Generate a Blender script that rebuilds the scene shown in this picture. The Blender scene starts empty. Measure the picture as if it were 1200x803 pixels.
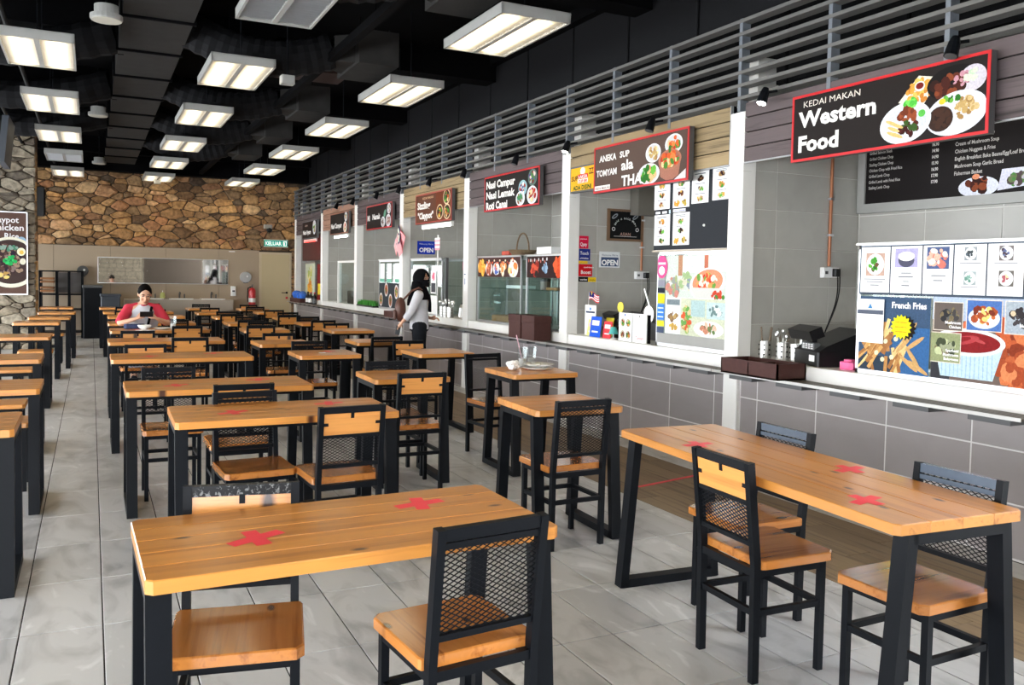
import bpy, bmesh, math, random
from mathutils import Vector, Matrix

R = math.radians
PI = math.pi
random.seed(7)
S = bpy.context.scene
COL = S.collection

# ------------------------------------------------------------------ camera
YAW, PIT, ROL = 0.45680421, -0.04539482, 0.01887915
cd = bpy.data.cameras.new('camera')
cd.sensor_fit = 'HORIZONTAL'
cd.sensor_width = 36.0
cd.lens = 1004.68 / 1200 * 36.0
cd.shift_x = 0.0
cd.shift_y = -30.9 / 1200
cd.clip_start = 0.05
cd.clip_end = 200
cam = bpy.data.objects.new('camera', cd)
COL.objects.link(cam)
fw = Vector((math.sin(YAW) * math.cos(PIT), math.cos(YAW) * math.cos(PIT), math.sin(PIT)))
rt = fw.cross(Vector((0, 0, 1))).normalized()
up = rt.cross(fw)
r2 = math.cos(ROL) * rt + math.sin(ROL) * up
u2 = -math.sin(ROL) * rt + math.cos(ROL) * up
m = Matrix.Identity(4)
for i in range(3):
    m[i][0] = r2[i]; m[i][1] = u2[i]; m[i][2] = -fw[i]
m.translation = (0, 0, 1.53)
cam.matrix_world = m
S.camera = cam

# ------------------------------------------------------------------ world, exposure
W = bpy.data.worlds.new('daylight')
S.world = W
W.use_nodes = True
bg = W.node_tree.nodes['Background']
bg.inputs['Color'].default_value = (0.92, 0.96, 1.0, 1)
bg.inputs['Strength'].default_value = 13.0
LAMP = 6.0
S.view_settings.view_transform = 'Standard'
S.view_settings.look = 'None'
S.view_settings.gamma = 1.0
S.view_settings.exposure = 0.2
S.view_settings.use_curve_mapping = False
S.cycles.transparent_max_bounces = 32

# ------------------------------------------------------------------ materials
MATS = {}
def mat(name, col, rough=0.5, metal=0.0, var=0.08, scale=12.0, coat=0.0, emit=0.0, bump=0.0, spec=None):
    if name in MATS: return MATS[name]
    M = bpy.data.materials.new(name); M.use_nodes = True
    nt = M.node_tree; b = nt.nodes['Principled BSDF']
    b.inputs['Roughness'].default_value = rough
    b.inputs['Metallic'].default_value = metal
    b.inputs['Coat Weight'].default_value = coat
    if spec is not None: b.inputs['Specular IOR Level'].default_value = spec
    if emit:
        b.inputs['Emission Color'].default_value = (*col, 1)
        b.inputs['Emission Strength'].default_value = emit
    tc = nt.nodes.new('ShaderNodeTexCoord')
    n = nt.nodes.new('ShaderNodeTexNoise'); n.inputs['Scale'].default_value = scale; n.inputs['Detail'].default_value = 4
    nt.links.new(tc.outputs['Object'], n.inputs['Vector'])
    r = nt.nodes.new('ShaderNodeMix'); r.data_type = 'RGBA'
    r.inputs[6].default_value = (*[c * (1 - var) for c in col], 1)
    r.inputs[7].default_value = (*[min(1, c * (1 + var)) for c in col], 1)
    nt.links.new(n.outputs['Fac'], r.inputs[0])
    nt.links.new(r.outputs[2], b.inputs['Base Color'])
    if bump:
        bp = nt.nodes.new('ShaderNodeBump'); bp.inputs['Strength'].default_value = bump; bp.inputs['Distance'].default_value = 0.01
        nt.links.new(n.outputs['Fac'], bp.inputs['Height']); nt.links.new(bp.outputs['Normal'], b.inputs['Normal'])
    MATS[name] = M
    return M

def ramp(nt, stops):
    r = nt.nodes.new('ShaderNodeValToRGB'); e = r.color_ramp.elements
    while len(e) < len(stops): e.new(0.5)
    for k, (p, c) in enumerate(stops):
        e[k].position = p; e[k].color = (*c, 1)
    return r

def wood(name, light, dark, knot, rough=0.22, coat=0.5, axis=0, knots=True):
    """varnished pine: long grain, soft growth bands, scattered knots, tone varies per object"""
    M = bpy.data.materials.new(name); M.use_nodes = True
    nt = M.node_tree; L = nt.links; b = nt.nodes['Principled BSDF']
    b.inputs['Roughness'].default_value = rough; b.inputs['Coat Weight'].default_value = coat; b.inputs['Coat Roughness'].default_value = 0.12
    tc = nt.nodes.new('ShaderNodeTexCoord'); oi = nt.nodes.new('ShaderNodeObjectInfo')
    off = nt.nodes.new('ShaderNodeVectorMath'); off.operation = 'MULTIPLY_ADD'
    comb = nt.nodes.new('ShaderNodeCombineXYZ')
    for k in range(3): L.new(oi.outputs['Random'], comb.inputs[k])
    L.new(comb.outputs[0], off.inputs[0]); off.inputs[1].default_value = (37, 53, 71); L.new(tc.outputs['Object'], off.inputs[2])
    mp = nt.nodes.new('ShaderNodeMapping'); sc = [22, 22, 22]; sc[axis] = 1.1; mp.inputs['Scale'].default_value = sc
    L.new(off.outputs[0], mp.inputs['Vector'])
    n1 = nt.nodes.new('ShaderNodeTexNoise'); n1.inputs['Scale'].default_value = 1.0; n1.inputs['Detail'].default_value = 5; n1.inputs['Distortion'].default_value = 0.6
    L.new(mp.outputs[0], n1.inputs['Vector'])
    mp2 = nt.nodes.new('ShaderNodeMapping'); sc2 = [120, 120, 120]; sc2[axis] = 4; mp2.inputs['Scale'].default_value = sc2
    L.new(off.outputs[0], mp2.inputs['Vector'])
    n2 = nt.nodes.new('ShaderNodeTexNoise'); n2.inputs['Detail'].default_value = 3; L.new(mp2.outputs[0], n2.inputs['Vector'])
    n2.inputs['Scale'].default_value = 1.0
    mx = nt.nodes.new('ShaderNodeMath'); mx.operation = 'MULTIPLY_ADD'; mx.inputs[1].default_value = 0.28
    L.new(n2.outputs['Fac'], mx.inputs[0]); L.new(n1.outputs['Fac'], mx.inputs[2])
    rp = ramp(nt, [(0.38, dark), (0.62, light), (0.85, [c * 0.9 for c in light])])
    L.new(mx.outputs[0], rp.inputs[0])
    out = rp.outputs[0]
    if knots:
        mp3 = nt.nodes.new('ShaderNodeMapping'); sc3 = [9, 9, 9]; sc3[axis] = 4.2; mp3.inputs['Scale'].default_value = sc3
        L.new(off.outputs[0], mp3.inputs['Vector'])
        v = nt.nodes.new('ShaderNodeTexVoronoi'); v.inputs['Scale'].default_value = 1.0; v.voronoi_dimensions = '2D'
        L.new(mp3.outputs[0], v.inputs['Vector'])
        kr = ramp(nt, [(0.05, (1, 1, 1)), (0.13, (0, 0, 0))]); L.new(v.outputs['Distance'], kr.inputs[0])
        sp = nt.nodes.new('ShaderNodeSeparateColor'); L.new(v.outputs['Color'], sp.inputs[0])
        gt = nt.nodes.new('ShaderNodeMath'); gt.operation = 'GREATER_THAN'; gt.inputs[1].default_value = 0.74; L.new(sp.outputs[0], gt.inputs[0])
        ml = nt.nodes.new('ShaderNodeMath'); ml.operation = 'MULTIPLY'; L.new(kr.outputs[0], ml.inputs[0]); L.new(gt.outputs[0], ml.inputs[1])
        mk = nt.nodes.new('ShaderNodeMix'); mk.data_type = 'RGBA'; L.new(ml.outputs[0], mk.inputs[0]); L.new(out, mk.inputs[6])
        mk.inputs[7].default_value = (*knot, 1); out = mk.outputs[2]
    hs = nt.nodes.new('ShaderNodeHueSaturation')
    mr = nt.nodes.new('ShaderNodeMapRange'); mr.inputs[3].default_value = 0.82; mr.inputs[4].default_value = 1.12
    L.new(oi.outputs['Random'], mr.inputs[0]); L.new(mr.outputs[0], hs.inputs['Value']); L.new(out, hs.inputs['Color'])
    L.new(hs.outputs[0], b.inputs['Base Color'])
    MATS[name] = M
    return M

PINE = wood('varnished_pine', (0.60, 0.25, 0.052), (0.35, 0.12, 0.020), (0.06, 0.016, 0.006), rough=0.31, coat=0.22)
PINE_Y = wood('varnished_pine_seat', (0.50, 0.185, 0.038), (0.26, 0.08, 0.015), (0.05, 0.013, 0.005), axis=1, rough=0.20, coat=0.55)
PINE_B = wood('pine_board', (0.68, 0.295, 0.075), (0.48, 0.18, 0.04), (0.05, 0.02, 0.01), rough=0.3, coat=0.3)
DARKWOOD = wood('weathered_dark_planks', (0.105, 0.08, 0.082), (0.035, 0.026, 0.027), (0.02, 0.015, 0.015), rough=0.7, coat=0, axis=1)
LIGHTWOOD = wood('weathered_tan_planks', (0.34, 0.25, 0.13), (0.13, 0.088, 0.042), (0.05, 0.03, 0.015), rough=0.7, coat=0, axis=1)
REDWOOD = wood('weathered_red_planks', (0.34, 0.19, 0.13), (0.15, 0.075, 0.05), (0.05, 0.03, 0.015), rough=0.7, coat=0, axis=1)
STRIPWOOD = wood('brown_vinyl_planks', (0.235, 0.165, 0.095), (0.085, 0.056, 0.031), (0.05, 0.03, 0.015), rough=0.55, coat=0, axis=1, knots=False)
RACKWOOD = wood('rack_board', (0.28, 0.12, 0.045), (0.17, 0.07, 0.025), (0.05, 0.02, 0.01), rough=0.5, coat=0)

BLACK = mat('black_steel', (0.004, 0.005, 0.007), 0.45, 0.0, 0.2, 30, spec=0.12)
SKYSHEEN_BLACK = mat('black_steel_painted_sky_sheen', (0.075, 0.105, 0.145), 0.22, 0.1, 0.2, 20)  # glossy black rails with the window sky's blue reflection painted into the base colour
def flaked():
    M = mat('worn_black_steel', (0.01, 0.011, 0.013), 0.4, 0.0, 0.2, 30, spec=0.2)
    nt = M.node_tree; b = nt.nodes['Principled BSDF']; tc = nt.nodes.new('ShaderNodeTexCoord'); n = nt.nodes.new('ShaderNodeTexNoise')
    n.inputs['Scale'].default_value = 75; n.inputs['Detail'].default_value = 5; n.inputs['Distortion'].default_value = 1.0; nt.links.new(tc.outputs['Object'], n.inputs['Vector'])
    r = nt.nodes.new('ShaderNodeValToRGB'); e = r.color_ramp.elements; e[0].position = 0.54; e[0].color = (0.012, 0.013, 0.015, 1); e[1].position = 0.66; e[1].color = (0.20, 0.21, 0.21, 1)
    nt.links.new(n.outputs['Fac'], r.inputs[0]); nt.links.new(r.outputs[0], b.inputs['Base Color']); return M
STEELBLUE = flaked()
DARK = mat('ceiling_black', (0.003, 0.003, 0.0035), 0.9, spec=0.05)
DUCT = mat('duct_grey', (0.026, 0.025, 0.024), 0.75, 0, 0.3, 6, spec=0.1)
FLEX = mat('flexible_duct', (0.009, 0.009, 0.010), 0.75, 0, 0.4, 9, spec=0.1)
PANELBLK = mat('charcoal_panel', (0.009, 0.009, 0.010), 0.7, spec=0.1)
ALU = mat('aluminium', (0.62, 0.63, 0.65), 0.3, 0.9, 0.05)
STAIN = mat('stainless', (0.55, 0.54, 0.51), 0.28, 0.95, 0.06)
RAIL = mat('louvre_grey', (0.14, 0.136, 0.128), 0.5, 0.1, 0.06)
RAILPOST = mat('louvre_post', (0.17, 0.19, 0.215), 0.5, 0.1, 0.06)
WHITE = mat('white_paint', (0.80, 0.79, 0.76), 0.45, 0, 0.02)
CREAM = mat('white_stone_sill', (0.78, 0.77, 0.74), 0.3, 0, 0.03)
HOUSING = mat('lamp_housing_grey', (0.33, 0.33, 0.31), 0.5)
TAN = mat('tan_panel', (0.36, 0.285, 0.205), 0.55, 0, 0.05, 3)
TANDARK = mat('tan_panel_basin', (0.40, 0.35, 0.29), 0.5, 0, 0.04, 3)
DOORM = mat('cream_door', (0.52, 0.43, 0.26), 0.5, 0, 0.03, 3)
DOORF = mat('cream_door_frame', (0.55, 0.46, 0.31), 0.5, 0, 0.03, 3)
GROUT = mat('dark_grout', (0.018, 0.017, 0.016), 0.95)
GROUTW = mat('white_grout', (0.62, 0.60, 0.59), 0.8)
GROUTG = mat('grey_grout', (0.56, 0.55, 0.51), 0.8)
MORTAR = mat('stone_mortar', (0.05, 0.036, 0.025), 0.95)
RED = mat('red_tape', (0.80, 0.035, 0.06), 0.45)
REDP = mat('red_plastic', (0.55, 0.02, 0.025), 0.3)
WHITEP = mat('white_plastic', (0.80, 0.80, 0.79), 0.35, 0, 0.02)
PAPER = mat('white_paper', (0.86, 0.86, 0.85), 0.6, 0, 0.02)
BLACKP = mat('black_plastic', (0.008, 0.008, 0.009), 0.35, spec=0.25)
BROWNBOX = mat('brown_box', (0.065, 0.024, 0.020), 0.5, 0, 0.2, 30, spec=0.2)
TRAYST = mat('tray_steel', (0.11, 0.095, 0.075), 0.4, 0.5, 0.3, 20)
COPPER = mat('copper_conduit', (0.33, 0.12, 0.05), 0.4, 0.3)
BLUEP = mat('blue_plastic', (0.02, 0.14, 0.62), 0.4)
GRASSM = mat('artificial_grass', (0.05, 0.27, 0.03), 0.8, 0, 0.4, 90)
CERAMIC = mat('white_ceramic', (0.85, 0.85, 0.83), 0.12)
PINKP = mat('pink_plastic', (0.85, 0.12, 0.32), 0.4)
TEAL = mat('teal_shade', (0.08, 0.45, 0.42), 0.5)
GREYD = mat('dark_grey_plastic', (0.08, 0.082, 0.085), 0.5)
BLUEGREY = mat('blue_grey_crate', (0.035, 0.045, 0.06), 0.5)
SKIN = mat('skin', (0.56, 0.31, 0.20), 0.5, 0, 0.06, 20)
HAIR = mat('black_hair', (0.004, 0.0035, 0.0035), 0.7, 0, 0.3, 80, spec=0.03)
REDCLOTH = mat('red_cloth', (0.50, 0.022, 0.05), 0.85, 0, 0.1, 40)
GREYCLOTH = mat('grey_cloth', (0.52, 0.53, 0.57), 0.85, 0, 0.06, 40)
SHIRT = mat('pale_grey_cloth', (0.62, 0.62, 0.66), 0.85, 0, 0.06, 40)
BLKCLOTH = mat('black_cloth', (0.006, 0.006, 0.007), 0.95, 0, 0.3, 40, spec=0.03)
DENIM = mat('charcoal_denim', (0.014, 0.016, 0.020), 0.9, 0, 0.25, 60, spec=0.1)
LEATHER = mat('brown_leather', (0.10, 0.035, 0.022), 0.45, 0, 0.25, 40)
REFL = mat('reflector_off', (0.24, 0.24, 0.23), 0.4)
BRICKRED = mat('red_brick_print', (0.07, 0.016, 0.011), 0.8, 0, 0.4, 25)
EYEW = mat('eye_white', (0.35, 0.30, 0.28), 0.4)

def glass(name, tint=(0.9, 0.96, 0.95), alpha=0.25):
    M = bpy.data.materials.new(name); M.use_nodes = True
    nt = M.node_tree; nt.nodes.remove(nt.nodes['Principled BSDF'])
    out = nt.nodes['Material Output']
    t = nt.nodes.new('ShaderNodeBsdfTransparent'); t.inputs[0].default_value = (*tint, 1)
    g = nt.nodes.new('ShaderNodeBsdfGlossy'); g.inputs['Roughness'].default_value = 0.03
    mx = nt.nodes.new('ShaderNodeMixShader')
    lw = nt.nodes.new('ShaderNodeLayerWeight'); lw.inputs['Blend'].default_value = 0.5
    pw = nt.nodes.new('ShaderNodeMath'); pw.operation = 'POWER'; pw.inputs[1].default_value = 4.0; nt.links.new(lw.outputs['Facing'], pw.inputs[0])
    ma = nt.nodes.new('ShaderNodeMath'); ma.operation = 'MULTIPLY_ADD'; ma.inputs[1].default_value = 0.45; ma.inputs[2].default_value = alpha * 0.12; nt.links.new(pw.outputs[0], ma.inputs[0])
    nt.links.new(ma.outputs[0], mx.inputs[0]); nt.links.new(t.outputs[0], mx.inputs[1]); nt.links.new(g.outputs[0], mx.inputs[2])
    nt.links.new(mx.outputs[0], out.inputs[0])
    MATS[name] = M
    return M
GLASS = glass('clear_glass')
PLASTICFILM = glass('clear_plastic', (0.93, 0.95, 0.95), 0.5)

def mirror_mat():
    M = mat('mirror_silver', (0.72, 0.72, 0.70), 0.03, 1.0, 0.01)
    return M
MIRROR = mirror_mat()

def lamp_mat():
    M = bpy.data.materials.new('lit_diffuser'); M.use_nodes = True
    nt = M.node_tree; b = nt.nodes['Principled BSDF']
    b.inputs['Base Color'].default_value = (0.8, 0.78, 0.7, 1)
    tc = nt.nodes.new('ShaderNodeTexCoord'); sx = nt.nodes.new('ShaderNodeSeparateXYZ')
    nt.links.new(tc.outputs['Object'], sx.inputs[0])
    # brightest along the lamp behind each panel (x = +-0.15 m), dimmer and warmer towards the rims
    ab = nt.nodes.new('ShaderNodeMath'); ab.operation = 'ABSOLUTE'; nt.links.new(sx.outputs[0], ab.inputs[0])
    sb_ = nt.nodes.new('ShaderNodeMath'); sb_.operation = 'SUBTRACT'; sb_.inputs[1].default_value = 0.15; nt.links.new(ab.outputs[0], sb_.inputs[0])
    a2 = nt.nodes.new('ShaderNodeMath'); a2.operation = 'ABSOLUTE'; nt.links.new(sb_.outputs[0], a2.inputs[0])
    mr = nt.nodes.new('ShaderNodeMapRange'); mr.interpolation_type = 'SMOOTHSTEP'; mr.inputs[1].default_value = 0.01; mr.inputs[2].default_value = 0.12
    mr.inputs[3].default_value = LAMP * 1.9; mr.inputs[4].default_value = LAMP * 0.12
    nt.links.new(a2.outputs[0], mr.inputs[0]); nt.links.new(mr.outputs[0], b.inputs['Emission Strength'])
    rp = ramp(nt, [(0.0, (1.0, 0.88, 0.62)), (1.0, (1.0, 0.72, 0.36))]); m2 = nt.nodes.new('ShaderNodeMapRange'); m2.inputs[2].default_value = 0.12
    nt.links.new(a2.outputs[0], m2.inputs[0]); nt.links.new(m2.outputs[0], rp.inputs[0]); nt.links.new(rp.outputs[0], b.inputs['Emission Color'])
    MATS['lit'] = M
    return M
LIT = lamp_mat()
TUBE = mat('lit_tube_white', (1.0, 0.97, 0.93), 0.5, 0, 0.01, 3, emit=16.0)
TUBER = mat('lit_tube_red', (1.0, 0.05, 0.04), 0.5, 0, 0.01, 3, emit=6.0)
EXITG = mat('exit_green_lit', (0.01, 0.33, 0.25), 0.5, 0, 0.02, 3, emit=0.35)
EXITW = mat('exit_white_lit', (0.8, 0.95, 0.9), 0.5, 0, 0.02, 3, emit=0.8)

def tile_mat(name, base, vein, rough, var=0.10, veins=True):
    M = bpy.data.materials.new(name); M.use_nodes = True
    nt = M.node_tree; L = nt.links; b = nt.nodes['Principled BSDF']
    b.inputs['Roughness'].default_value = rough
    tc = nt.nodes.new('ShaderNodeTexCoord'); oi = nt.nodes.new('ShaderNodeObjectInfo')
    ge = nt.nodes.new('ShaderNodeNewGeometry')
    mp = nt.nodes.new('ShaderNodeMapping'); mp.inputs['Scale'].default_value = (3.2, 1.5, 2.5); mp.inputs['Rotation'].default_value = (0, 0, 0.35)
    L.new(ge.outputs['Position'], mp.inputs['Vector'])
    n = nt.nodes.new('ShaderNodeTexNoise'); n.inputs['Scale'].default_value = 1.3; n.inputs['Detail'].default_value = 7; n.inputs['Distortion'].default_value = 1.6
    L.new(mp.outputs[0], n.inputs['Vector'])
    if veins:
        rp = ramp(nt, [(0.30, [c * (1 - var * 2.2) for c in base]), (0.5, base), (0.60, base), (0.68, vein), (0.74, base)])
    else:
        rp = ramp(nt, [(0.3, [c * (1 - var) for c in base]), (0.7, [c * (1 + var) for c in base])])
    L.new(n.outputs['Fac'], rp.inputs[0])
    hs = nt.nodes.new('ShaderNodeHueSaturation'); mr = nt.nodes.new('ShaderNodeMapRange')
    mr.inputs[3].default_value = 0.93; mr.inputs[4].default_value = 1.07
    L.new(oi.outputs['Random'], mr.inputs[0]); L.new(mr.outputs[0], hs.inputs['Value']); L.new(rp.outputs[0], hs.inputs['Color'])
    L.new(hs.outputs[0], b.inputs['Base Color'])
    MATS[name] = M
    return M
TFLOOR = tile_mat('grey_floor_tile', (0.48, 0.48, 0.48), (0.64, 0.64, 0.64), 0.30, 0.17)
TWALL = tile_mat('mauve_grey_wall_tile', (0.25, 0.222, 0.22), (0.2, 0.2, 0.2), 0.33, 0.05, False)
TSTALL = tile_mat('grey_stall_tile', (0.40, 0.39, 0.355), (0.3, 0.3, 0.3), 0.25, 0.04, False)

def stone_mat(name, stops):
    M = bpy.data.materials.new(name); M.use_nodes = True
    nt = M.node_tree; L = nt.links; b = nt.nodes['Principled BSDF']; b.inputs['Roughness'].default_value = 0.9
    oi = nt.nodes.new('ShaderNodeObjectInfo'); rp = ramp(nt, stops); L.new(oi.outputs['Random'], rp.inputs[0])
    ge = nt.nodes.new('ShaderNodeNewGeometry'); n = nt.nodes.new('ShaderNodeTexNoise'); n.inputs['Scale'].default_value = 14; n.inputs['Detail'].default_value = 6
    L.new(ge.outputs['Position'], n.inputs['Vector'])
    mr = nt.nodes.new('ShaderNodeMapRange'); mr.inputs[1].default_value = 0.3; mr.inputs[2].default_value = 0.7; mr.inputs[3].default_value = 0.55; mr.inputs[4].default_value = 1.3
    L.new(n.outputs['Fac'], mr.inputs[0])
    hs = nt.nodes.new('ShaderNodeHueSaturation'); L.new(mr.outputs[0], hs.inputs['Value']); L.new(rp.outputs[0], hs.inputs['Color'])
    L.new(hs.outputs[0], b.inputs['Base Color'])
    bp = nt.nodes.new('ShaderNodeBump'); bp.inputs['Strength'].default_value = 0.5; bp.inputs['Distance'].default_value = 0.02
    L.new(n.outputs['Fac'], bp.inputs['Height']); L.new(bp.outputs[0], b.inputs['Normal'])
    MATS[name] = M
    return M
STONE = stone_mat('brown_wall_stone', [(0, (0.07, 0.043, 0.026)), (0.15, (0.30, 0.165, 0.07)), (0.35, (0.52, 0.29, 0.11)), (0.48, (0.19, 0.12, 0.07)), (0.6, (0.56, 0.33, 0.14)), (0.75, (0.12, 0.085, 0.055)), (0.88, (0.42, 0.20, 0.09)), (1, (0.60, 0.41, 0.22))])
STONEG = stone_mat('pale_pillar_stone', [(0, (0.12, 0.10, 0.08)), (0.3, (0.30, 0.25, 0.18)), (0.6, (0.38, 0.33, 0.25)), (0.8, (0.20, 0.17, 0.13)), (1, (0.42, 0.35, 0.25))])

def pcol(c):
    """flat print ink"""
    k = 'ink_%02x%02x%02x' % tuple(int(255 * x) for x in c)
    lin = tuple(((x + 0.055) / 1.055) ** 2.4 if x > 0.04 else x / 12.92 for x in c)
    mottled = max(lin) - min(lin) > 0.06
    return mat(k, lin, 0.6, 0, 0.38 if mottled else 0.08, 85, spec=0.15)

# ------------------------------------------------------------------ mesh building
class MB:
    def __init__(s): s.v = []; s.f = []; s.m = []; s.mats = []
    def mi(s, M):
        if M not in s.mats: s.mats.append(M)
        return s.mats.index(M)
    def add(s, vs, fs, M):
        o = len(s.v); s.v += [tuple(p) for p in vs]; i = s.mi(M)
        for f in fs: s.f.append([o + k for k in f]); s.m.append(i)
    def box(s, x0, x1, y0, y1, z0, z1, M):
        s.add([(x0, y0, z0), (x1, y0, z0), (x1, y1, z0), (x0, y1, z0), (x0, y0, z1), (x1, y0, z1), (x1, y1, z1), (x0, y1, z1)],
              [(0, 3, 2, 1), (4, 5, 6, 7), (0, 1, 5, 4), (1, 2, 6, 5), (2, 3, 7, 6), (3, 0, 4, 7)], M)
        return s
    def bev(s, x0, x1, y0, y1, z0, z1, c, M):
        """box with chamfered vertical corners and chamfered rims"""
        def ring(k): return [(x0 + c, y0 + k), (x1 - c, y0 + k), (x1 - k, y0 + c), (x1 - k, y1 - c), (x1 - c, y1 - k), (x0 + c, y1 - k), (x0 + k, y1 - c), (x0 + k, y0 + c)]
        e = min(c, (z1 - z0) / 2) * 0.35
        vs = [(x, y, z0) for x, y in ring(e)] + [(x, y, z0 + e) for x, y in ring(0)] + [(x, y, z1 - e) for x, y in ring(0)] + [(x, y, z1) for x, y in ring(e)]
        fs = [tuple(range(7, -1, -1)), tuple(range(24, 32))]
        for a in range(3):
            for k in range(8):
                j = (k + 1) % 8; fs.append((a * 8 + k, a * 8 + j, a * 8 + 8 + j, a * 8 + 8 + k))
        s.add(vs, fs, M); return s
    def bar(s, p, q, w, h, M, upv=(0, 0, 1), caps=True):
        p = Vector(p); q = Vector(q); d = (q - p).normalized(); u = Vector(upv)
        if abs(d.dot(u)) > 0.98: u = Vector((0, 1, 0))
        a = d.cross(u).normalized() * (w / 2); b = a.cross(d).normalized() * (h / 2)
        vs = [p - a - b, p + a - b, p + a + b, p - a + b, q - a - b, q + a - b, q + a + b, q - a + b]
        fs = [(0, 1, 5, 4), (1, 2, 6, 5), (2, 3, 7, 6), (3, 0, 4, 7)]
        if caps: fs += [(0, 3, 2, 1), (4, 5, 6, 7)]
        s.add(vs, fs, M); return s
    def tube(s, pts, r, n, M, caps=True):
        pts = [Vector(p) for p in pts]; rs = r if isinstance(r, (list, tuple)) else [r] * len(pts)
        vs = []; fs = []
        d0 = (pts[1] - pts[0]).normalized()
        ref = Vector((0, 0, 1)) if abs(d0.z) < 0.9 else Vector((1, 0, 0))
        for k, p in enumerate(pts):
            d = (pts[min(k + 1, len(pts) - 1)] - pts[max(k - 1, 0)]).normalized()
            a = d.cross(ref)
            if a.length < 1e-4: a = d.cross(Vector((0, 1, 0)))
            a.normalize(); b = a.cross(d)
            for i in range(n):
                t = 2 * PI * i / n; vs.append(p + (a * math.cos(t) + b * math.sin(t)) * rs[k])
        for k in range(len(pts) - 1):
            for i in range(n):
                j = (i + 1) % n; fs.append((k * n + i, k * n + j, (k + 1) * n + j, (k + 1) * n + i))
        if caps: fs += [tuple(range(n - 1, -1, -1)), tuple(range((len(pts) - 1) * n, len(pts) * n))]
        s.add(vs, fs, M); return s
    def lathe(s, prof, n, M, c=(0, 0, 0), axis='z', closed=True):
        vs = []; fs = []
        for r, z in prof:
            for i in range(n):
                t = 2 * PI * i / n; x, y = r * math.cos(t), r * math.sin(t)
                p = (x, y, z) if axis == 'z' else ((z, x, y) if axis == 'x' else (x, z, y))
                vs.append((p[0] + c[0], p[1] + c[1], p[2] + c[2]))
        for k in range(len(prof) - 1):
            for i in range(n):
                j = (i + 1) % n; fs.append((k * n + i, k * n + j, (k + 1) * n + j, (k + 1) * n + i))
        if closed: fs += [tuple(range(n - 1, -1, -1)), tuple(range((len(prof) - 1) * n, len(prof) * n))]
        s.add(vs, fs, M); return s
    def ball(s, c, r, M, n=10, m=7):
        rx, ry, rz = (r, r, r) if not isinstance(r, (tuple, list)) else r
        vs = [(c[0], c[1], c[2] - rz)]; fs = []
        for a in range(1, m):
            ph = -PI / 2 + PI * a / m
            for i in range(n):
                t = 2 * PI * i / n; vs.append((c[0] + rx * math.cos(ph) * math.cos(t), c[1] + ry * math.cos(ph) * math.sin(t), c[2] + rz * math.sin(ph)))
        vs.append((c[0], c[1], c[2] + rz))
        for i in range(n):
            j = (i + 1) % n; fs.append((0, 1 + j, 1 + i)); fs.append((len(vs) - 1, 1 + (m - 2) * n + i, 1 + (m - 2) * n + j))
            for a in range(m - 2): fs.append((1 + a * n + i, 1 + a * n + j, 1 + (a + 1) * n + j, 1 + (a + 1) * n + i))
        s.add(vs, fs, M); return s
    def mesh(s, name, smooth=False):
        me = bpy.data.meshes.new(name); me.from_pydata(s.v, [], s.f)
        for M in s.mats: me.materials.append(M)
        me.polygons.foreach_set('material_index', s.m)
        if smooth: me.polygons.foreach_set('use_smooth', [True] * len(me.polygons))
        me.update(); return me
    def build(s, name, parent=None, smooth=False, **kw):
        return link(name, s.mesh(name, smooth), parent, **kw)

def link(name, me, parent=None, **kw):
    o = bpy.data.objects.new(name, me); COL.objects.link(o)
    if parent is not None: o.parent = parent
    for k, v in kw.items(): o[k] = v
    return o
def thing(name, label, cat, loc=(0, 0, 0), rz=0, group=None):
    o = bpy.data.objects.new(name, None); COL.objects.link(o); o.empty_display_size = 0.1
    o.location = loc; o.rotation_euler = (0, 0, rz); o['label'] = label; o['category'] = cat
    if group: o['group'] = group
    return o
def tag(o, label, cat, group=None):
    o['label'] = label; o['category'] = cat
    if group: o['group'] = group
    return o
def struct(o): o['kind'] = 'structure'; return o
def kids(o): return [c for c in bpy.data.objects if c.parent == o]
def children_map():
    d = {}
    for c in bpy.data.objects:
        if c.parent: d.setdefault(c.parent.name, []).append(c)
    return d
def dup(root, tree, loc, rz, label, group=None):
    r = root.copy(); COL.objects.link(r); r.location = loc; r.rotation_euler = (0, 0, rz); r['label'] = label
    if group: r['group'] = group
    for ch in tree:
        c = ch[0].copy(); COL.objects.link(c); c.parent = r
        for g in ch[1]:
            d = g.copy(); COL.objects.link(d); d.parent = c
    return r
def tree_of(root):
    d = children_map()
    return [(c, d.get(c.name, [])) for c in d.get(root.name, [])]

TXT = {}
def text_geo(s, bold=0.0, sp=1.0):
    k = (s, bold, sp)
    if k in TXT: return TXT[k]
    cu = bpy.data.curves.new('lettering', 'FONT'); cu.body = s; cu.size = 1.0; cu.offset = bold; cu.resolution_u = 2; cu.space_character = sp
    o = bpy.data.objects.new('lettering', cu); COL.objects.link(o)
    dg = bpy.context.evaluated_depsgraph_get(); me = o.evaluated_get(dg).to_mesh()
    vs = [(v.co.x, v.co.y) for v in me.vertices]; fs = [tuple(p.vertices) for p in me.polygons]
    o.evaluated_get(dg).to_mesh_clear(); bpy.data.objects.remove(o); bpy.data.curves.remove(cu)
    w = max([v[0] for v in vs], default=1); TXT[k] = (vs, fs, w)
    return TXT[k]

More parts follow.
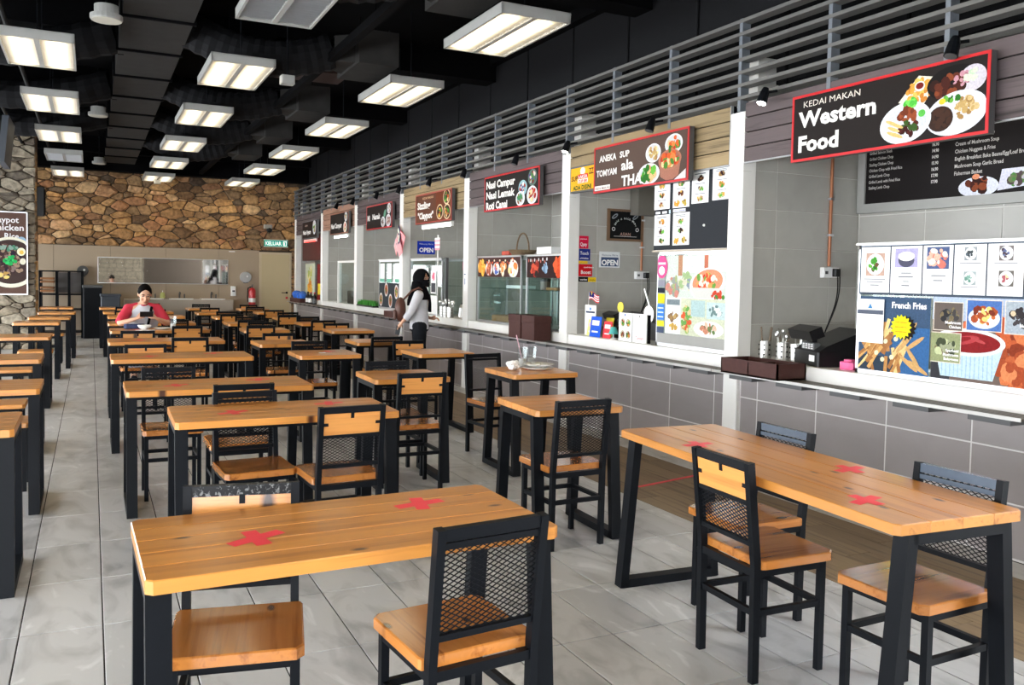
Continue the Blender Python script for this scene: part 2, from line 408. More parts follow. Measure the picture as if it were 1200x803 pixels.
class Paint:
    """flat print on a plane: origin o, right u, up v (metres); each shape a hair above the last"""
    def __init__(s, o, u, v):
        s.o = Vector(o); s.u = Vector(u).normalized(); s.v = Vector(v).normalized(); s.n = s.u.cross(s.v); s.d = 0.0004; s.mb = MB(); s.clip = None
    def put(s, pts, faces, c, step=True):
        M = c if isinstance(c, bpy.types.Material) else pcol(c)
        if s.clip: a, b, c_, d_ = s.clip; pts = [(min(max(x, a), c_), min(max(y, b), d_)) for x, y in pts]
        s.mb.add([s.o + s.u * x + s.v * y + s.n * s.d for x, y in pts], faces, M)
        if step: s.d += 0.00007
    def rect(s, x, y, w, h, c): s.put([(x, y), (x + w, y), (x + w, y + h), (x, y + h)], [(0, 1, 2, 3)], c); return s
    def poly(s, pts, c): s.put(pts, [tuple(range(len(pts)))], c); return s
    def ell(s, x, y, rx, ry, c, n=20, a=0.0):
        ca, sa = math.cos(a), math.sin(a)
        s.put([(x + rx * math.cos(t) * ca - ry * math.sin(t) * sa, y + rx * math.cos(t) * sa + ry * math.sin(t) * ca) for t in [2 * PI * k / n for k in range(n)]], [tuple(range(n))], c); return s
    def text(s, t, x, y, h, c, w=None, bold=0.0, sx=1.0, align='l', sp=1.0):
        vs, fs, tw = text_geo(t, bold, sp)
        if w: sx = w / (tw * h)
        off = 0 if align == 'l' else (-tw * h * sx / 2 if align == 'c' else -tw * h * sx)
        s.put([(x + off + a * h * sx, y + b * h) for a, b in vs], fs, c); return s
    def blobs(s, x, y, rx, ry, cols, n, r0, r1, seed=0):
        rg = random.Random(seed)
        for k in range(n):
            t = rg.random() * 2 * PI; q = math.sqrt(rg.random()) * 0.85
            r = rg.uniform(r0, r1)
            s.ell(x + rx * q * math.cos(t), y + ry * q * math.sin(t), r, r * rg.uniform(0.5, 1), rg.choice(cols), 8, rg.random() * 3)
            s.d -= 0.00005
        s.d += 0.00005
        return s
    def plate(s, x, y, rx, ry, cols, n=26, rim=(0.86, 0.87, 0.88), seed=0, fill=None):
        s.ell(x, y, rx, ry, rim, 28); s.ell(x, y, rx * 0.86, ry * 0.86, fill or tuple(c * 0.9 for c in rim), 24)
        s.blobs(x, y, rx * 0.78, ry * 0.78, cols, n, rx * 0.12, rx * 0.26, seed); return s
    def build(s, name, parent, **kw): return s.mb.build(name, parent, **kw)

MEAT = [(0.35, 0.16, 0.10), (0.25, 0.10, 0.07), (0.50, 0.25, 0.14), (0.18, 0.08, 0.06)]
FRY = [(0.85, 0.60, 0.25), (0.93, 0.72, 0.36), (0.75, 0.48, 0.18)]
GREEN = [(0.25, 0.55, 0.18), (0.40, 0.68, 0.25), (0.15, 0.40, 0.12)]
NOODLE = [(0.72, 0.60, 0.38), (0.60, 0.47, 0.28), (0.80, 0.70, 0.5)]
SOUP = [(0.80, 0.35, 0.15), (0.88, 0.50, 0.25), (0.70, 0.20, 0.12), (0.90, 0.75, 0.55), (0.30, 0.5, 0.2)]
MIX = MEAT + GREEN + FRY
U_R, V_UP = (0, -1, 0), (0, 0, 1)     # facing -X (the counter front)
U_B = (1, 0, 0)                        # facing -Y (back wall, stall partitions)

# =================================================================== STRUCTURE
CY = [2.64 + 2.72 * k for k in range(8)]       # column lines along the counter
YB = 22.0                                      # back wall
XW = 4.62                                      # counter wall face

# --- floor with its tiles
fl = struct(MB().box(-6, 7, -3, YB + 0.3, -0.12, -0.005, GROUT).build('floor'))
tile_cache = {}
def tile_mesh(w, l, M, key, t=0.006, g=0.006):
    k = (round(w, 3), round(l, 3), key)
    if k not in tile_cache:
        c = 0.0015; mb = MB()
        x, y = w / 2 - g / 2, l / 2 - g / 2
        mb.add([(-x, -y, -t), (x, -y, -t), (x, y, -t), (-x, y, -t), (-x, -y, -c), (x, -y, -c), (x, y, -c), (-x, y, -c), (-x + c, -y + c, 0), (x - c, -y + c, 0), (x - c, y - c, 0), (-x + c, y - c, 0)],
               [(8, 9, 10, 11)] + [(a, (a + 1) % 4, 4 + (a + 1) % 4, 4 + a) for a in range(4)] + [(4 + a, 4 + (a + 1) % 4, 8 + (a + 1) % 4, 8 + a) for a in range(4)], M)
        tile_cache[k] = mb.mesh('tile')
    return tile_cache[k]
cells = []
def zone(xs, y0, ln):
    for a, b in zip(xs, xs[1:]):
        k = 0
        while y0 + k * ln < YB: cells.append((a, b, y0 + k * ln, y0 + (k + 1) * ln)); k += 1
xl = [0.042 + 0.3164 * k for k in range(-9, 5)]
zone(xl + [1.535], 4.0235 - 0.6319 * 6, 0.6319)
zone([1.535] + [1.7626 + 0.2547 * k for k in range(0, 7)] + [3.42], 3.0577 - 0.5386 * 5, 0.5386)
zone([4.36, 4.61], 0.6, 0.6)
def score(c):
    x, y = (c[0] + c[1]) / 2, (c[2] + c[3]) / 2
    a = math.degrees(math.atan2(x, y)) - 26.2
    inview = -33.5 < a < 33.5 and y > 1.2
    return (0 if inview else 100) + math.hypot(x, y)
cells.sort(key=score)
rest = MB()
for k, (a, b, c, d) in enumerate(cells):
    me = tile_mesh(b - a, d - c, TFLOOR, 'floor')
    if k < 296:
        o = link('tile', me, fl); o.location = ((a + b) / 2, (c + d) / 2, 0)
    else:
        rest.add([((a + b) / 2 + v.co.x, (c + d) / 2 + v.co.y, v.co.z) for v in me.vertices], [tuple(p.vertices) for p in me.polygons], TFLOOR)
rest.build('distant_tiles', fl, kind='stuff')
# brown plank strip along the counter
ps = struct(MB().box(3.42, 4.36, 0.4, YB, -0.12, -0.004, GROUT).build('floor_plank_strip'))
pm = {}
for c in range(5):
    w = 0.188; y = 0.4 - random.random() * 0.9
    while y < YB - 0.2:
        y0, y1 = max(y, 0.4), min(y + 1.2, YB)
        k = round(y1 - y0, 2)
        if k > 0.05:
            if k not in pm: pm[k] = MB().box(-w / 2 + 0.001, w / 2 - 0.001, -k / 2, k / 2, -0.004, 0.001, STRIPWOOD).mesh('plank')
            o = link('plank', pm[k], ps); o.location = (3.42 + w * (c + 0.5), (y0 + y1) / 2, 0)
        y += 1.203
def strip_tape(pts, label):
    mb = MB()
    for a, b in zip(pts, pts[1:]): mb.bar((*a, 0.0018), (*b, 0.0018), 0.035, 0.0012, RED)
    tag(mb.build('floor_tape'), label, 'tape')
strip_tape([(3.62, 5.2), (4.30, 5.35)], 'thin red tape line across the brown floor strip behind the long table')
strip_tape([(3.55, 2.75), (3.95, 2.78)], 'short red tape line on the brown floor strip behind the front right chair')

# --- counter wall (lower) with wall tiles
wr = struct(MB().box(XW + 0.0022, XW + 0.16, 0.5, YB, 0, 0.835, GROUTW).build('wall_right'))
wt = {}
def wall_tile(parent, x, ya, yb, za, zb, M, name='tile'):
    """tile facing -X, proud by 8 mm"""
    g = 0.0045; k = (round(yb - ya, 3), round(zb - za, 3), M.name, 'x')
    if k not in wt:
        w, h = (yb - ya) / 2 - g, (zb - za) / 2 - g; c = 0.002
        vs = [(0.006, s * w, t * h) for s, t in ((-1, -1), (1, -1), (1, 1), (-1, 1))] + [(c, s * w, t * h) for s, t in ((-1, -1), (1, -1), (1, 1), (-1, 1))] + [(0, s * (w - c), t * (h - c)) for s, t in ((-1, -1), (1, -1), (1, 1), (-1, 1))]
        mb = MB(); mb.add(vs, [(11, 10, 9, 8)] + [(4 + a, 4 + (a + 1) % 4, (a + 1) % 4, a) for a in range(4)] + [(8 + a, 8 + (a + 1) % 4, 4 + (a + 1) % 4, 4 + a) for a in range(4)], M)
        wt[k] = mb.mesh(name)
    o = link(name, wt[k], parent); o.location = (x, (ya + yb) / 2, (za + zb) / 2); return o
ROWS = [(0.008, 0.3135), (0.3135, 0.6165), (0.6165, 0.795)]
def bay_joints(k):
    a, b = (CY[k] + 0.09, CY[k + 1] - 0.09)
    if k == 0: return [a] + [x for x in [5.08 - 0.6 * j for j in range(4, -1, -1)] if x > a + 0.02] + [b]
    ys = [a]; y = a + 0.14 if k == 1 else a + 0.3
    while y < b - 0.02: ys.append(y); y += 0.602
    return ys + [b]
for k in range(7):
    js = bay_joints(k)
    for a, b in zip(js, js[1:]):
        for za, zb in ROWS: wall_tile(wr, XW, a, b, za, zb, TWALL)

# --- columns between the stalls
for k, y in enumerate(CY):
    mb = MB().bev(XW - 0.035, XW + 0.10, y - 0.083, y + 0.083, 0, 2.86, 0.006, WHITE)
    mb.box(XW - 0.0352, XW + 0.05, y - 0.0832, y + 0.0832, 2.395, 2.398, GROUTG)
    struct(mb.build('trim_%d' % (k + 1)))
# white sills
for k in range(7):
    struct(MB().bev(XW - 0.015, XW + 0.42, CY[k] + 0.085, CY[k + 1] - 0.085, 0.80, 0.93, 0.006, CREAM).build('trim_%d' % (k + 10)))
# --- partitions between stalls, tiled on the side that faces the camera
pt = {}
for k, y in enumerate(CY):
    p = struct(MB().box(XW + 0.10, 5.87, y - 0.07, y + 0.07, 0, 3.3, GROUTG).build('wall_partition_%d' % (k + 1)))
    if k == 0: continue
    xs = [XW + 0.10, 4.95, 5.55, 5.87]
    zs = [2.41 - 0.305 * j for j in range(-2, 8)]
    for a, b in zip(xs, xs[1:]):
        for z1, z0 in zip(zs, zs[1:]):
            if z0 < 0.85: continue
            key = (round(b - a, 3),)
            if key not in pt:
                w, h, g, c = (b - a) / 2, 0.1525, 0.0025, 0.0015; mb = MB()
                w -= g; h -= g; sg = ((-1, -1), (1, -1), (1, 1), (-1, 1))
                vs = [(s * w, 0.008, t * h) for s, t in sg] + [(s * w, c, t * h) for s, t in sg] + [(s * (w - c), 0, t * (h - c)) for s, t in sg]
                mb.add(vs, [(8, 9, 10, 11)] + [(a_, (a_ + 1) % 4, 4 + (a_ + 1) % 4, 4 + a_) for a_ in range(4)] + [(4 + a_, 4 + (a_ + 1) % 4, 8 + (a_ + 1) % 4, 8 + a_) for a_ in range(4)], TSTALL)
                pt[key] = mb.mesh('tile')
            o = link('tile', pt[key], p); o.location = ((a + b) / 2, y - 0.073, (z0 + z1) / 2)
YP = [y - 0.0735 for y in CY]
# --- stall back wall and stall ceiling
sb = struct(MB().box(5.873, 6.02, 0.5, YB, 0, 3.3, GROUTG).build('wall_stall_back'))
for k in range(4):
    a, b = CY[k] + 0.07, CY[k + 1] - 0.08
    js = [a + j * (b - a) / 4 for j in range(5)]
    for c, d in zip(js, js[1:]):
        for j in range(4): wall_tile(sb, 5.87, c, d, 1.49 + 0.305 * j, 1.795 + 0.305 * j, TSTALL)
struct(MB().box(XW + 0.2, 6.02, 0.5, YB, 3.0, 3.05, mat('stall_ceiling_grey', (0.30, 0.30, 0.30), 0.8)).build('ceiling_stalls'))
struct(MB().box(XW + 0.16, 6.02, 0.5, YB, 0, 0.05, TWALL).build('floor_stalls'))

# --- fascia planks above each opening
FM = [DARKWOOD, LIGHTWOOD, DARKWOOD, LIGHTWOOD, DARKWOOD, REDWOOD, DARKWOOD]
for k in range(7):
    a, b = CY[k] + 0.09, CY[k + 1] - 0.075
    f = struct(MB().box(XW - 0.005, XW + 0.03, a, b, 2.465, 2.93, DARK).box(XW - 0.03, XW - 0.006, a - 0.008, a + 0.004, 2.46, 2.93, ALU).box(XW - 0.03, XW - 0.006, a, b, 2.455, 2.464, ALU).build('trim_%d' % (k + 20)))
    for j in range(4):
        z0 = 2.466 + 0.116 * j
        mb = MB().bev(0, 0.020 + 0.006 * random.random(), 0, b - a - 0.008, 0, 0.107, 0.004, FM[k])
        o = mb.build('plank', f); o.location = (XW - 0.028, a + 0.004, z0)

# --- dark wall above the louvre, in panels
wu = struct(MB().box(4.93, 5.0, 0.5, YB, 2.95, 4.6, DARK).build('wall_right_upper'))
pme = MB().bev(0, 0.03, 0.015, 1.105, 0, 1.35, 0.008, PANELBLK).mesh('panel')
for k in range(19):
    o = link('panel', pme, wu); o.location = (4.905, 0.7 + 1.12 * k, 3.1)

# --- ceiling, beams of the dark void
struct(MB().box(-6, 5.0, -3, YB + 0.3, 4.5, 4.65, DARK).build('ceiling'))
for k in range(6):
    struct(MB().box(-6, 4.9, 3.4 + 3.6 * k, 3.7 + 3.6 * k, 4.15, 4.5, DARK).build('trim_%d' % (k + 40)))
struct(MB().box(-1.2, 4.93, YB - 0.35, YB, 3.78, 4.5, DARK).build('trim_50'))
# the void rail along the right light row
struct(MB().box(2.30, 2.38, 2, 21.6, 3.82, 3.90, DARK).build('trim_51'))
struct(MB().box(4.80, 4.93, 0.5, YB, 4.36, 4.5, DARK).build('trim_52'))

# --- left window wall and front opening (behind the camera): piers with wide openings for the daylight
mb = MB()
mb.box(-4.9, -4.7, -3, YB, 0, 0.08, WHITE).box(-4.9, -4.7, -3, YB, 2.3, 4.5, DARK)
for k in range(9): mb.box(-4.9, -4.7, -3 + 3.1 * k - 0.08, -3 + 3.1 * k + 0.08, 0.08, 2.3, GREYD)
struct(mb.build('wall_left'))
mb = MB()
mb.box(-4.9, -4.5, -3.0, -2.8, 0, 4.5, DARK).box(-4.5, -0.6, -3.0, -2.8, 2.8, 4.5, DARK).box(-0.6, 6.2, -3.0, -2.8, 0, 4.5, MORTAR)
wf = struct(mb.build('wall_front'))
mb = MB(); rg = random.Random(77); z = 0.0
while z < 4.3:
    hgt = rg.uniform(0.12, 0.26); x = -0.6
    while x < 2.3:
        wd = rg.uniform(0.2, 0.55); mb.bev(x + 0.01, min(x + wd, 2.35) - 0.01, -2.82, -2.75 + rg.uniform(-0.02, 0.02), z + 0.01, z + hgt - 0.01, 0.02, STONEG); x += wd
    z += hgt
mb.build('stone_facing', wf, kind='stuff')

# --- back wall
wb = struct(MB().box(-5, 6.0, YB + 0.03, YB + 0.25, 0, 4.5, MORTAR).build('wall_back'))
for k, (a, b) in enumerate([(-1.9, -0.76), (-0.755, 0.4), (0.405, 1.6), (1.605, 2.8), (2.805, 3.763)]):
    MB().bev(a, b, YB, YB + 0.06, 0.0, 2.075, 0.003, TAN).build('panel', wb)
def clip_poly(poly, nx, nz, c):
    """keep the side nx*x + nz*z <= c"""
    out = []
    for k in range(len(poly)):
        a, b = poly[k], poly[(k + 1) % len(poly)]; da, db = nx * a[0] + nz * a[1] - c, nx * b[0] + nz * b[1] - c
        if da <= 0: out.append(a)
        if (da < 0 < db) or (db < 0 < da): t = da / (da - db); out.append((a[0] + (b[0] - a[0]) * t, a[1] + (b[1] - a[1]) * t))
    return out
def stones(parent, x0, x1, z0, z1, n, M, yface, sd, ax=0.5):
    """irregular rubble facing -Y: uneven convex stones with chamfered, knocked-about faces and recessed joints"""
    rg = random.Random(sd); seeds = []; area = (x1 - x0) * ax * (z1 - z0); r0 = math.sqrt(area / n)
    while len(seeds) < n:
        best = None
        for _ in range(8):
            c = (rg.uniform(x0, x1) * ax, rg.uniform(z0, z1)); d = min([(c[0] - q[0]) ** 2 + (c[1] - q[1]) ** 2 for q in seeds], default=1)
            if best is None or d > best[0]: best = (d, c)
        seeds.append((*best[1], rg.choice((0, 0, 0.2, 0.5, 0.9)) * r0 * r0))
    for i, (sx, sz, w) in enumerate(seeds):
        poly = [(x0 * ax, z0), (x1 * ax, z0), (x1 * ax, z1), (x0 * ax, z1)]
        near = sorted(((q[0] - sx) ** 2 + (q[1] - sz) ** 2, k) for k, q in enumerate(seeds) if k != i)[:26]
        for d2, k in near:
            q = seeds[k]; nx, nz = q[0] - sx, q[1] - sz
            poly = clip_poly(poly, nx, nz, (q[0] ** 2 + q[1] ** 2 - sx * sx - sz * sz + w - q[2]) / 2)
            if len(poly) < 3: break
        if len(poly) < 3: continue
        P = [(a / ax, b) for a, b in poly]; cx = sum(a for a, b in P) / len(P); cz = sum(b for a, b in P) / len(P)
        Q = []
        for k in range(len(P)):
            a, b = P[k], P[(k + 1) % len(P)]; L_ = math.hypot(b[0] - a[0], b[1] - a[1])
            if L_ < 0.02: Q.append(a); continue
            Q += [(a[0] + (b[0] - a[0]) * 0.14, a[1] + (b[1] - a[1]) * 0.14), (a[0] + (b[0] - a[0]) * 0.86, a[1] + (b[1] - a[1]) * 0.86)]
        rr = max(0.03, min(math.hypot(a - cx, b - cz) for a, b in Q)); f = max(0.6, 1 - 0.006 / rr); m_ = len(Q)
        dp = rg.uniform(0.03, 0.085); e = rg.uniform(0.66, 0.86); tx, tz = rg.uniform(-0.012, 0.012), rg.uniform(-0.015, 0.015)
        vs = [((a - cx) * f, 0.03, (b - cz) * f) for a, b in Q] + [((a - cx) * f, -dp * 0.45, (b - cz) * f) for a, b in Q] + [((a - cx) * f * e + tx, -dp + 0.02 * rg.random(), (b - cz) * f * e + tz) for a, b in Q]
        fs = [tuple(range(2 * m_, 3 * m_))]
        for L_ in (0, m_):
            for k in range(m_): fs.append((L_ + k, L_ + (k + 1) % m_, L_ + m_ + (k + 1) % m_, L_ + m_ + k))
        mb = MB(); mb.add(vs, fs, M); o = mb.build('stone', parent); o.location = (cx, yface, cz)
stones(wb, -1.2, 4.75, 2.08, 3.80, 272, STONE, YB + 0.03, 11)
stones(wb, 4.56, 4.78, 0.0, 2.08, 16, STONE, YB + 0.03, 5)
pl = struct(MB().box(-2.6, -0.96, 18.53, 18.95, 0, 4.5, MORTAR).build('wall_left_pillar'))
stones(pl, -1.85, -0.93, 0.0, 4.1, 120, STONEG, 18.53, 21, 0.5)
# side face of the pillar (facing +X) in plain pale stone blocks
for k in range(22):
    z = 0.186 * k; mb = MB().bev(0, 0.05, 0, 0.36 + 0.02 * (k % 2), 0, 0.178, 0.008, STONE); o = mb.build('stone', pl); o.location = (-0.965, 18.55, z)

# --- door in the back wall
d1 = struct(MB().bev(3.82, 4.50, YB - 0.02, YB + 0.03, 0.0, 1.985, 0.004, DOORM).build('door_1'))
MB().box(3.765, 3.82, YB - 0.035, YB + 0.03, 0, 2.04, DOORF).box(4.50, 4.555, YB - 0.035, YB + 0.03, 0, 2.04, DOORF).box(3.82, 4.50, YB - 0.035, YB + 0.03, 1.985, 2.04, DOORF).build('door_frame', d1)
mb = MB().lathe([(0.028, 0), (0.028, -0.02)], 12, BLACK, (4.44, YB - 0.02, 1.03), 'y'); mb.bar((4.45, YB - 0.05, 1.03), (4.31, YB - 0.05, 1.03), 0.02, 0.02, BLACK); mb.bar((4.44, YB - 0.02, 1.03), (4.44, YB - 0.06, 1.03), 0.02, 0.02, BLACK); mb.build('door_handle', d1)
MB().lathe([(0.03, 0), (0.03, -0.012)], 12, REDP, (4.44, YB - 0.02, 0.90), 'y').build('door_lock', d1, label='small red round lock plate')

# =================================================================== CEILING THINGS
lv = thing('louvre_screen', 'long grey louvre screen of seven metal rails running above the stall fronts', 'louvre', (XW - 0.02, 0, 2.97))
for k in range(7):
    mb = MB(); z = 0.1 * k
    mb.bev(-0.02, 0.075, 0.8, YB - 0.1, z - 0.014, z + 0.014, 0.006, RAIL)
    mb.build('rail', lv)
pm2 = MB().box(0.0, 0.03, -0.017, 0.017, -0.10, 0.62, RAILPOST).box(0.03, 0.085, -0.012, 0.012, -0.10, 0.62, RAILPOST).mesh('post')
y = 3.525 - 0.9135 * 3
while y < YB - 0.2:
    o = link('post', pm2, lv); o.location = (-0.012, y, 0); y += 0.9135

# ceiling lights: two-lamp louvred fittings
def make_light(lit):
    t = thing('ceiling_light', '', 'ceiling light', (0, 0, 0))
    mb = MB()
    w, l, h = 0.31, 0.62, 0.085
    mb.box(-w, -w + 0.02, -l, l, 0, h, HOUSING).box(w - 0.02, w, -l, l, 0, h, HOUSING).box(-w, w, -l, -l + 0.02, 0, h, HOUSING).box(-w, w, l - 0.02, l, 0, h, HOUSING).box(-w, w, -l, l, h - 0.008, h, HOUSING)
    mb.build('housing', t)
    for sx in (-1, 1):
        MB().box(sx * 0.15 - 0.125, sx * 0.15 + 0.125, -l + 0.03, l - 0.03, 0.040, 0.046, LIT if lit else REFL).build('diffuser', t)
    MB().box(-0.022, 0.022, -l + 0.02, l - 0.02, 0.004, 0.04, HOUSING).build('spine', t)
    mb = MB()
    for k in range(19):
        y = -0.54 + 0.06 * k; mb.box(-0.285, -0.025, y - 0.002, y + 0.002, 0.006, 0.03, ALU).box(0.025, 0.285, y - 0.002, y + 0.002, 0.006, 0.03, ALU)
    mb.build('louvre_fins', t, kind='stuff')
    mb = MB()
    for sy in (-0.4, 0.4): mb.tube([(0, sy, h), (0, sy, 0.84)], 0.006, 6, BLACK)
    mb.build('hanger', t)
    return t
L_on, L_off = make_light(True), make_light(False)
T_on, T_off = tree_of(L_on), tree_of(L_off)
used = {True: False, False: False}
NTH = ['nearest', 'second', 'third', 'fourth', 'fifth', 'sixth', 'seventh', 'eighth', 'ninth', 'tenth', 'eleventh']
YL = [6.78, 9.57, 12.42, 15.35, 18.2, 21.1]
ROWL = [(-0.44, 'left row over the stone pillar side', YL[1:], (4,)), (1.375, 'middle row over the aisle tables', YL, (0,)), (3.2, 'row beside the louvre screen', YL, ())]
for ri, (x, rn, ys, off) in enumerate(ROWL):
    seen = 0
    for y in ys:
        lit = not ((ri == 0 and abs(y - 18.2) < 0.1) or (ri == 1 and abs(y - 6.78) < 0.1))
        if lit: lab = '%s lit twin-lamp ceiling light in the %s' % (NTH[seen], rn); seen += 1
        else: lab = 'switched-off grey ceiling light in the ' + rn
        root, tr = (L_on, T_on) if lit else (L_off, T_off)
        if not used[lit]: used[lit] = True; root.location = (x, y, 3.6); root['label'] = lab; root['group'] = 'twin-lamp ceiling lights'
        else: dup(root, tr, (x, y, 3.6), 0, lab, 'twin-lamp ceiling lights')
# fittings over the front of the hall, out of frame, that light the near tables
for x, y, lab in ((-0.44, 6.78, 'over the second left-row table'), (-0.44, 3.9, 'over the front end of the aisle'), (1.375, 3.9, 'over the gap between the two nearest aisle-row tables'), (3.2, 3.9, 'over the far end of the extra long table'), (3.2, 1.0, 'in front of the extra long table'), (1.375, 1.0, 'in front of the nearest long table')):
    dup(L_on, T_on, (x, y, 3.6), 0, 'lit twin-lamp ceiling light hanging ' + lab, 'twin-lamp ceiling lights')

# main air duct, its branches and boxes
ad = thing('air_duct', 'wide grey sheet-metal air duct running down the ceiling', 'duct', (0.58, 0, 3.9))
for k in range(14):
    y0 = 2.0 + 1.37 * k
    MB().box(-0.31, 0.31, y0, y0 + 1.345, 0.0, 0.42, DUCT).build('duct_section', ad)
    MB().box(-0.335, 0.335, y0 + 1.345, y0 + 1.37, -0.025, 0.44, DARK).build('flange', ad)
def flex(x0, y0, x1, y1, z0, z1, sag, label):
    t = thing('flexible_duct', label, 'duct', (x0, y0, z0), 0, 'flexible branch ducts')
    pts = []; rs = []
    n = 26
    for k in range(n + 1):
        u = k / n; pts.append((u * (x1 - x0), u * (y1 - y0), (z1 - z0) * u - sag * math.sin(PI * u))); rs.append(0.185 + (0.014 if k % 2 else 0))
    MB().tube(pts, rs, 14, FLEX).build('hose', t)
    MB().lathe([(0.205, -0.03), (0.205, 0.03)], 16, DARK, (0.05, 0, 0), 'x').build('clamp', t)
    return t
BX = [(2.78, 6.55), (2.78, 9.45), (2.80, 12.5), (2.82, 15.1), (2.76, 17.6)]
for k, (x, y) in enumerate(BX):
    b = thing('diffuser_box', 'black air outlet box hung beside the right lights, %s from the front' % NTH[k].replace('nearest', 'first'), 'vent', (x, y, 3.78), 0, 'air outlet boxes')
    MB().box(-0.22, 0.22, -0.45, 0.45, 0.0, 0.36, DUCT).build('casing', b)
    mb = MB(); mb.add([(-0.22, -0.3, 0.33), (-0.22, 0.3, 0.33), (-0.22, 0.3, 0.03), (-0.22, -0.3, 0.03), (-0.42, -0.19, 0.31), (-0.42, 0.19, 0.31), (-0.42, 0.19, 0.05), (-0.42, -0.19, 0.05)], [(0, 4, 5, 1), (1, 5, 6, 2), (2, 6, 7, 3), (3, 7, 4, 0)], DUCT); mb.build('collar', b)
    MB().bar((0, -0.3, 0.36), (0, -0.3, 0.7), 0.01, 0.01, DARK).bar((0, 0.3, 0.36), (0, 0.3, 0.7), 0.01, 0.01, DARK).build('hanger', b)
    flex(0.9, y + 0.35, x - 0.40, y, 4.1, 3.96, 0.18, 'sagging black flexible duct feeding the %s outlet box from the main duct' % NTH[k].replace('nearest', 'first'))
for k, y in enumerate((7.6, 10.5, 13.3, 16.0)):
    flex(0.25, y, -2.2, y + 0.5, 4.1, 4.1, 0.22, 'black flexible duct leaving the main duct to the left side, %s from the front' % NTH[k].replace('nearest', 'first'))
# cross duct above the second outlet box (reddish brown)
tag(MB().box(2.0, 2.9, 10.6, 11.2, 4.0, 4.35, mat('duct_brown', (0.035, 0.016, 0.013), 0.8)).build('cross_duct'), 'dull red-brown duct piece above the lamps', 'duct')
for k, (x, y) in enumerate(((0.13, 8.58), (0.10, 13.92), (0.16, 20.15))):
    t = thing('ceiling_speaker', 'round white ceiling speaker drum under the air duct, %s from the front' % NTH[k].replace('nearest', 'first'), 'speaker', (x, y, 3.75), 0, 'round ceiling speakers')
    MB().lathe([(0.13, 0.0), (0.135, 0.01), (0.135, 0.045), (0.10, 0.05), (0.10, 0.13)], 20, HOUSING).build('drum', t)
    MB().lathe([(0.125, -0.004), (0.125, 0.001)], 20, mat('speaker_grille', (0.45, 0.43, 0.36), 0.7)).build('grille', t)
    MB().tube([(0, 0, 0.13), (0, 0, 0.70)], 0.01, 6, BLACK).build('rod', t)
for x, nm in ((-1.15, 'outer'), (-0.72, 'inner')):
    tag(MB().tube([(x, 5.0, 3.86), (x, 21.5, 3.86)], 0.025, 8, DUCT).build('ceiling_pipe'), 'thin grey pipe along the left ceiling, the %s one of two' % nm, 'pipe')
for k, (x, y) in enumerate(((1.85, 9.2), (1.36, 21.2), (3.55, 10.6))):
    t = thing('smoke_detector', ['small white box hung under a middle-row light', 'small white detector under the far middle light', 'small white detector near the right-row lights'][k], 'detector', (x, y, 3.50 if k < 2 else 3.72))
    MB().bev(-0.07, 0.07, -0.06, 0.06, 0, 0.09, 0.01, HOUSING).build('body', t); MB().tube([(0, 0, 0.09), (0, 0, 0.9 if k < 2 else 0.7)], 0.006, 6, BLACK).build('rod', t)
tv = thing('wall_television', 'black tilted television hanging at the left edge above the stone pillar', 'television', (-1.34, 13.9, 2.95))
MB().bar((0, 0, 0), (0.08, 0, 0.66), 0.10, 0.06, BLACKP).build('back_shell', tv)
mb = MB(); mb.bar((0.05, -0.5, 0.02), (0.05, 0.5, 0.02), 0.05, 0.05, BLACKP); mb.add([(0.30, -0.5, 0), (0.36, -0.5, 0.62), (0.36, 0.5, 0.62), (0.30, 0.5, 0), (0.22, -0.5, 0), (0.28, -0.5, 0.62), (0.28, 0.5, 0.62), (0.22, 0.5, 0)], [(0, 3, 2, 1), (4, 5, 6, 7), (0, 1, 5, 4), (1, 2, 6, 5), (2, 3, 7, 6), (3, 0, 4, 7)], BLUEGREY); mb.build('screen', tv)
MB().tube([(0.14, 0, 0.55), (0.14, 0, 1.55)], 0.025, 8, BLACK).build('pole', tv)
sp = thing('hanging_speaker', 'tall black loudspeaker mounted at the edge of the left stone pillar', 'speaker', (-0.89, 18.72, 2.52))
MB().bev(-0.055, 0.10, -0.13, 0.13, 0, 0.55, 0.015, BLACKP).build('cabinet', sp); MB().bev(0.10, 0.108, -0.11, 0.11, 0.03, 0.52, 0.01, DARK).build('grille', sp)

# spotlights clipped on the lowest louvre rail
def spot(y, lit, lab):
    t = thing('track_spotlight', lab, 'spotlight', (XW - 0.06, y, 2.95), 0, 'small black sign spotlights')
    MB().bar((0.02, 0, 0.0), (-0.07, 0, -0.02), 0.02, 0.02, BLACK).build('arm', t)
    mb = MB(); d = Vector((-0.35, 0, -1)).normalized(); c = Vector((-0.09, 0, -0.01))
    mb.tube([c - d * 0.02, c + d * 0.02, c + d * 0.10], [0.022, 0.034, 0.040], 12, BLACK); mb.build('can', t)
    mb = MB(); mb.tube([c + d * 0.098, c + d * 0.103], [0.034, 0.034], 12, TUBE if lit else GREYD); mb.build('lens', t)
for k, (y, lit) in enumerate(((3.38, False), (4.93, True), (6.35, False), (7.85, True), (9.05, False), (10.6, False), (11.9, False), (13.3, False), (14.5, False), (16.0, False), (17.2, False))):
    spot(y, lit, 'small black spotlight on the lowest louvre rail, %s along from the front' % NTH[k].replace('nearest', 'first'))

